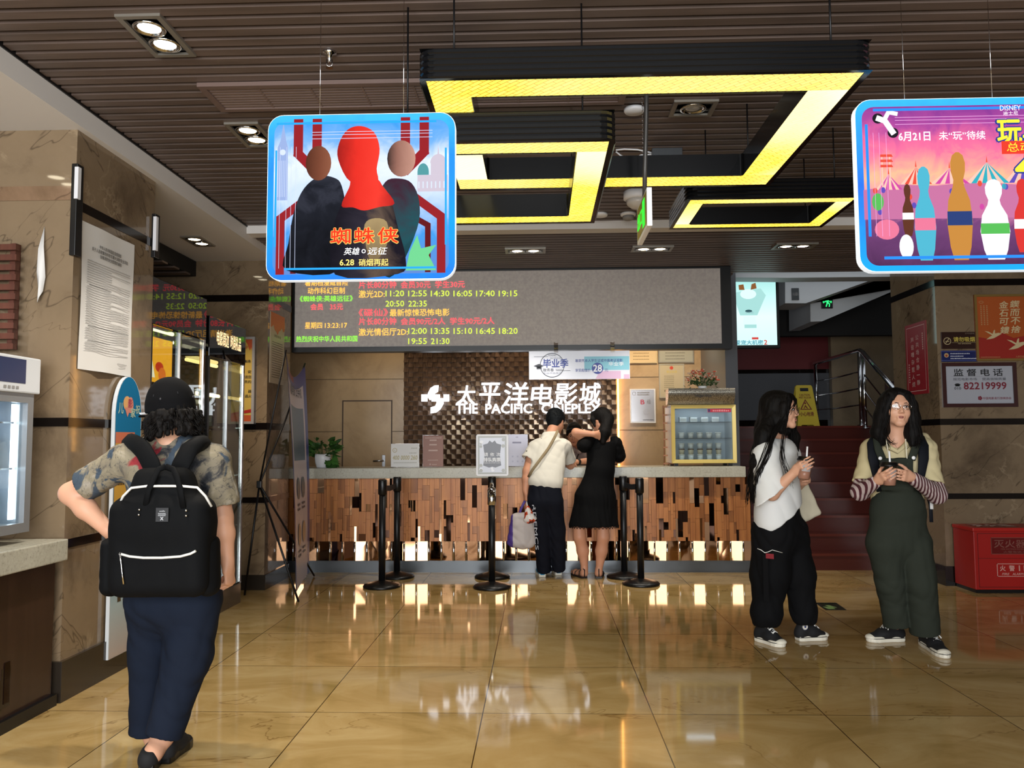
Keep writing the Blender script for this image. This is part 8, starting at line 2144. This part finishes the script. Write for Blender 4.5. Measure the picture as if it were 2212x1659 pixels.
P0, P1 = q(1153, 1085, -.085), q(1161, 1192, .03); ff = Face(P1, P0-P1, unit(V3(.9, -.45, 0))); L = np.linalg.norm(P0-P1)
ff = Face(P0, P1-P0, np.cross(unit(P1-P0), V3(0.25, 1, 0))); mb = MB(root); put_text(mb, ff, 'RDEMCS', 0.02, -.014, L*.95, .018, .014, 0, 0); mb.build('side_lettering', mat('trouser_print', 'b9bcc4', .6), tr)
blu = {'upper': mat('trainer_blue', '1d7fae', .5), 'sole': M['rubber_white']}
for (a, b) in ((aZ(1172, 1247, 0), None), (aZ(1207, 1243, 0), None)): shoe(root, a, a+V3(-.03, .25, 0), 'trainer', 0, .092, None, blu)
mb = MB(root); ms_ = [q(1205, 930, .06), q(1198, 945, .045), q(1185, 968, -.0), q(1165, 995, -.055), q(1150, 1015, -.055), q(1142, 1030, -.02)]
t = thing('sling_bag', 'small brown sling bag on a beige strap, worn by the man at the counter', 'bag', tuple(q(1138, 1030, .05)))
MB(t).tube(ms_, .014, 8, flat=((0, 1, 0), .3)).build('strap', mat('strap_beige', '8f7d5e', .7), t)
Body().rbox(q(1138, 1022, .12), (.03, .06, .07), None, .02).build('pouch', mat('pouch_brown', '3a2a20', .6), t, .006)
# carrier bags in his left hand
t = thing('tote_carrier', 'white and purple carrier bag hanging from the left hand of the man at the counter', 'bag', tuple(q(1125, 1190, .02)))
B = Body(); B.econe(q(1128, 1118, .02), q(1126, 1172, .02), (.105, .05), (.135, .06), (1, 0, .1), .03); B.wrinkle(.008, 40, 71); cc_ = q(1108, 1150, 0)
B.build('bag', [mat('bag_white', 'b9b0ac', .7), mat('bag_purple', '4a3580', .6)], t, .006, [(lambda P: P[:, 0] < cc_[0], 1)])
mb = MB(t); mb.tube([q(1118, 1122, .02), q(1126, 1098, .02), q(1134, 1082, .02), q(1136, 1080, .03)], .012, 8, flat=((0, 1, 0), .25)); mb.build('handle', bpy.data.materials['bag_purple'], t)
t = thing('plastic_bag', 'small clear plastic bag with red print hanging beside the purple carrier bag', 'bag', tuple(q(1143, 1130, -.05)))
m = mat('bag_clear_print', 'c9c2bc', .3); g = NT(m); v = g.coord(); g.base(g.ramp(g.noise(v, 22, 3, .5), [(.45, 'cfc8c2'), (.52, 'c0421e'), (.62, '3a1c18')], True))
B = Body(); B.econe(q(1140, 1096, -.05), q(1145, 1122, -.05), (.02, .02), (.062, .035), side, .02); B.wrinkle(.006, 60, 72); B.build('bag', m, t, .005)
MB(t).tube([q(1137, 1080, .02), q(1138, 1086, -.01), q(1139, 1096, -.05)], .006, 8).build('handle', M['paper'], t)

# ------------------------------------------------------------------ woman in the black dress
Y0 = 7.80
root = person('woman seen from behind in a black knee length dress with puffed sleeves', (q(1285, 1240)[0], Y0, 0))
B = Body(); HS = .95
hc = q(1297, 908, .14)
T, R, lips = head(B, hc, (-.80, .55, -.2), (0, .1, 1), HS, q(1302, 950, .08), .047)
ls, le, lw = q(1270, 955, .04), q(1244, 934, -.04), q(1284, 938, -.06); rs, re, rw = q(1330, 958, .08), q(1337, 992, .22), aY(1324, 1003, 8.3); rw[2] = top_z+.04
B.cone(ls, rs, .05, .05, .03); B.econe(q(1300, 965, .06), q(1295, 1060, .0), (.105, .07), (.105, .075), side, .03)
B.chain([ls, le, lw], [.046, .038, .025]); B.chain([rs, re, rw], [.046, .038, .025])
hand(B, lw, q(1302, 944, -.02)-lw, (.2, .8, 0), (0, 0, 1), .95, (.3, .4, .3)); hand(B, rw, V3(-.2, 1, -.05), (0, 0, -1), (-1, 0, 0), .95, (.2, .3, .2))
for pp in ([q(1285, 1060, .01), q(1250, 1125, .05)], [q(1302, 1060, .01), q(1302, 1125, .05)]): B.chain(pp, [.085, .066])
B.chain([q(1250, 1125, .05), q(1252, 1160, .03), q(1259, 1190, .06), q(1263, 1228, .06)], [.066, .056, .054, .031], .03); B.chain([q(1302, 1125, .05), q(1303, 1160, .03), q(1299, 1190, .06), q(1294, 1230, .06)], [.066, .056, .054, .031], .03)
for x, y, dx in ((1262, 1240, -.07), (1293, 1243, .02)):
    a = q(x, y, .05); a[2] = .04; B.chain([q(x, y-12, .06), a, V3(a[0]+dx, a[1]+.12, .03), V3(a[0]+dx*1.4, a[1]+.18, .025)], [.03, .032, .030, .022], .02)
B.build('body', [M['skin2']], root, .0055)
face_parts(T, R, HS, root)
Hh = Body(); Hh.ell(T(0, -.022, .035), (.086, .100, .092), R, .02); Hh.chain([T(0, -.09, -.01), q(1305, 935, -.0), q(1302, 955, -.02)], [.06, .056, .030], .03)
for g in (-1, 1): Hh.chain([T(g*.05, .05, .08), T(g*.078, .045, .01), T(g*.08, .03, -.06)], [.018, .018, .012], .02)
Hh.ell(T(0, .110, -.03), (.06, .08, .10), R, .015, 'sub'); Hh.wrinkle(.004, 110, 81, (1, 1, .4)); Hh.build('hair', M['hair'], root, .0055)
bd = cloth('black_dress_cloth', '060607', .8)
def lace(name):
    m = bd.copy(); m.name = name; return m
B = Body()
B.cone(q(1276, 957, .05), q(1322, 960, .07), .058, .058, .04); B.econe(q(1300, 965, .06), q(1297, 1015, .02), (.150, .10), (.125, .092), side, .04); B.econe(q(1297, 1015, .02), q(1286, 1075, .02), (.125, .092), (.185, .13), side, .05); B.econe(q(1286, 1075, .02), q(1283, 1136, .02), (.185, .13), (.235, .175), side, .05)
B.ell(q(1308, 945, .0), (.075, .10, .045), None, .015, 'sub')
aa, bb_ = q(1230, 1136, 0), q(1338, 1136, 0); zz0 = (aa[2]+bb_[2])/2; B.cut((0, 0, zz0), (0, 0, -1))
xw = root.location[0]
B.wrinkle(.010, 44, 82, (1.4, 1.4, .12), where=lambda P: np.clip((q(1290, 1030)[2]-P[:, 2])/.25, 0, 1))
ds = B.build('dress', bd, root, .0065)
for (a, b, r1, r2) in ((q(1272, 950, .02), q(1262, 962, -.02), .072, .070), (q(1328, 958, .07), q(1337, 984, .10), .070, .066)):
    S_ = Body(); S_.cone(a, b, r1, r2, .03); S_.wrinkle(.006, 60, 83); S_.build('lace_sleeve', bd, ds, .006)
mb = MB(root); rg = np.random.RandomState(4)
for k in range(40):
    an = 2*math.pi*k/40; cx, cy = q(1283, 1136, .02)[0]+.232*math.cos(an), q(1283, 1136, .02)[1]+.172*math.sin(an)
    mb.tube([(cx-.018*math.sin(an), cy+.014*math.cos(an), zz0+.006), (cx, cy, zz0-.016), (cx+.018*math.sin(an), cy-.014*math.cos(an), zz0+.006)], .004, 5)
mb.build('hem_trim', bd, ds)
for x, y, dx in ((1262, 1240, -.07), (1293, 1243, .02)):
    a = q(x, y, .05); h0 = V3(a[0], a[1]-.045, 0); t0 = V3(a[0]+dx*1.5, a[1]+.21, 0); d = unit(t0-h0); sdn = V3(d[1], -d[0], 0)
    mb = MB(root); rim = [(0, .03), (.05, .036), (.12, .034), (.19, .042), (.24, .032), (.26, .0)]; pl = [h0+d*u+sdn*v for u, v in rim]+[h0+d*u-sdn*v for u, v in rim[-2::-1]]
    n = len(pl); mb.add([p+V3(0, 0, .001) for p in pl]+[p+V3(0, 0, .016) for p in pl], [tuple(range(n)), tuple(range(2*n-1, n-1, -1))]+[(i, n+i, n+(i+1) % n, (i+1) % n) for i in range(n)], 0)
    so = mb.build('sandal', mat('sandal_brown', '1d1412', .5) if 'sandal_brown' not in bpy.data.materials else bpy.data.materials['sandal_brown'], root)
    mb = MB(root)
    for u, zt__, w_ in ((.045, .085, .038), (.13, .062, .042), (.19, .050, .042)): mb.tube([h0+d*u-sdn*w_+V3(0, 0, .014), h0+d*(u+.005)-sdn*w_*.8+V3(0, 0, zt__*.7), h0+d*(u+.008)+V3(0, 0, zt__), h0+d*(u+.005)+sdn*w_*.8+V3(0, 0, zt__*.7), h0+d*u+sdn*w_+V3(0, 0, .014)], .005, 6)
    mb.tube([h0+d*.0+V3(0, 0, .016), h0-d*.003+V3(0, 0, .08), h0+d*.045+V3(0, 0, .088)], .005, 6); mb.build('straps', bpy.data.materials['sandal_brown'], so)

# ------------------------------------------------------------------ clerk behind the counter
Y0 = 8.86
root = person('ticket clerk with tied dark hair and pale shirt bending behind the counter', (q(1246, 1000)[0], Y0, 0))
B = Body(); HS = .95
hc = q(1240, 938, -.12)
T, R, lips = head(B, hc, (-.12, -.88, -.38), (0, -.35, 1), HS, q(1249, 968, .03), .046)
ls, rs = q(1218, 984, .04), q(1282, 986, .04); tz = top_z+.035
le = aY(1212, 1000, 8.62); le[2] = tz+.02; lw = aY(1226, 1000, 8.45); lw[2] = tz; re = aY(1284, 1000, 8.62); re[2] = tz+.02; rw = aY(1244, 1000, 8.46); rw[2] = tz+.005
B.cone(ls, rs, .052, .052, .03); B.econe(q(1250, 990, .05), V3(q(1250, 1000)[0], Y0+.1, .55), (.135, .085), (.14, .1), side, .04)
B.chain([ls, le, lw], [.046, .038, .026]); B.chain([rs, re, rw], [.046, .038, .026])
hand(B, rw, V3(-1, -.25, -.05), (0, 0, -1), (0, -1, 0), .95, (.3, .5, .4)); hand(B, lw, V3(.5, -1, -.05), (0, 0, -1), (1, 0, 0), .95, (.3, .5, .4))
B.chain([V3(q(1240, 1000)[0]-.06, Y0+.12, .5), V3(q(1240, 1000)[0]-.06, Y0+.12, .06)], [.08, .05]); B.chain([V3(q(1240, 1000)[0]+.10, Y0+.12, .5), V3(q(1240, 1000)[0]+.10, Y0+.12, .06)], [.08, .05])
B.build('body', [M['skin2']], root, .0055)
face_parts(T, R, HS, root)
Hh = Body(); Hh.ell(T(0, -.022, .038), (.082, .095, .090), R, .02); Hh.ell(T(0, .085, -.02), (.058, .06, .088), R, .015, 'sub'); Hh.ell(T(0, -.1, .03), (.045, .04, .045), R, .02)
for g in (-1, 1): Hh.chain([T(g*.02, .075, .085), T(g*.06, .055, .05), T(g*.075, .02, .0)], [.014, .016, .012], .02)
Hh.wrinkle(.003, 150, 91); Hh.build('hair', M['hair'], root, .0055)
ps = cloth('pale_pink_shirt', 'b5a4a0', .85)
B = Body(); B.cone(q(1222, 986, .05), q(1278, 987, .05), .064, .064, .04); B.econe(q(1250, 990, .06), V3(q(1250, 1000)[0], Y0+.12, .62), (.155, .105), (.16, .115), side, .05)
for a, b in ((ls, le), (rs, re)): B.cone(a, a*.45+b*.55, .062, .060, .03)
B.cone(q(1236, 968, -.02), q(1250, 978, -.09), .024, .018, .02); B.cone(q(1262, 968, -.02), q(1250, 978, -.09), .024, .018, .02); B.wrinkle(.005, 50, 92); B.build('shirt', ps, root, .006)
B = Body(); B.chain([V3(q(1240, 1000)[0]-.06, Y0+.12, .62), V3(q(1240, 1000)[0]-.06, Y0+.12, .08)], [.11, .07]); B.chain([V3(q(1240, 1000)[0]+.10, Y0+.12, .62), V3(q(1240, 1000)[0]+.10, Y0+.12, .08)], [.11, .07]); B.build('trousers', bk, root, .009)
for dx in (-.06, .10): shoe(root, V3(q(1240, 1000)[0]+dx, Y0+.18, 0), V3(q(1240, 1000)[0]+dx, Y0-.06, 0), 'trainer', 0, .085, None, blk)
wv_ = rw+(re-rw)*.12; dv = unit(re-rw)
mb = MB(root); mb.tube([wv_-dv*.012, wv_+dv*.012], .036, 14); mb.build('wristband', M['black'], root)
mb = MB(root); mb.tube([q(1250, 980, -.10), q(1246, 990, -.125), q(1240, 1000, -.12)], .006, 6); mb.build('neck_cord', M['ink'], root)
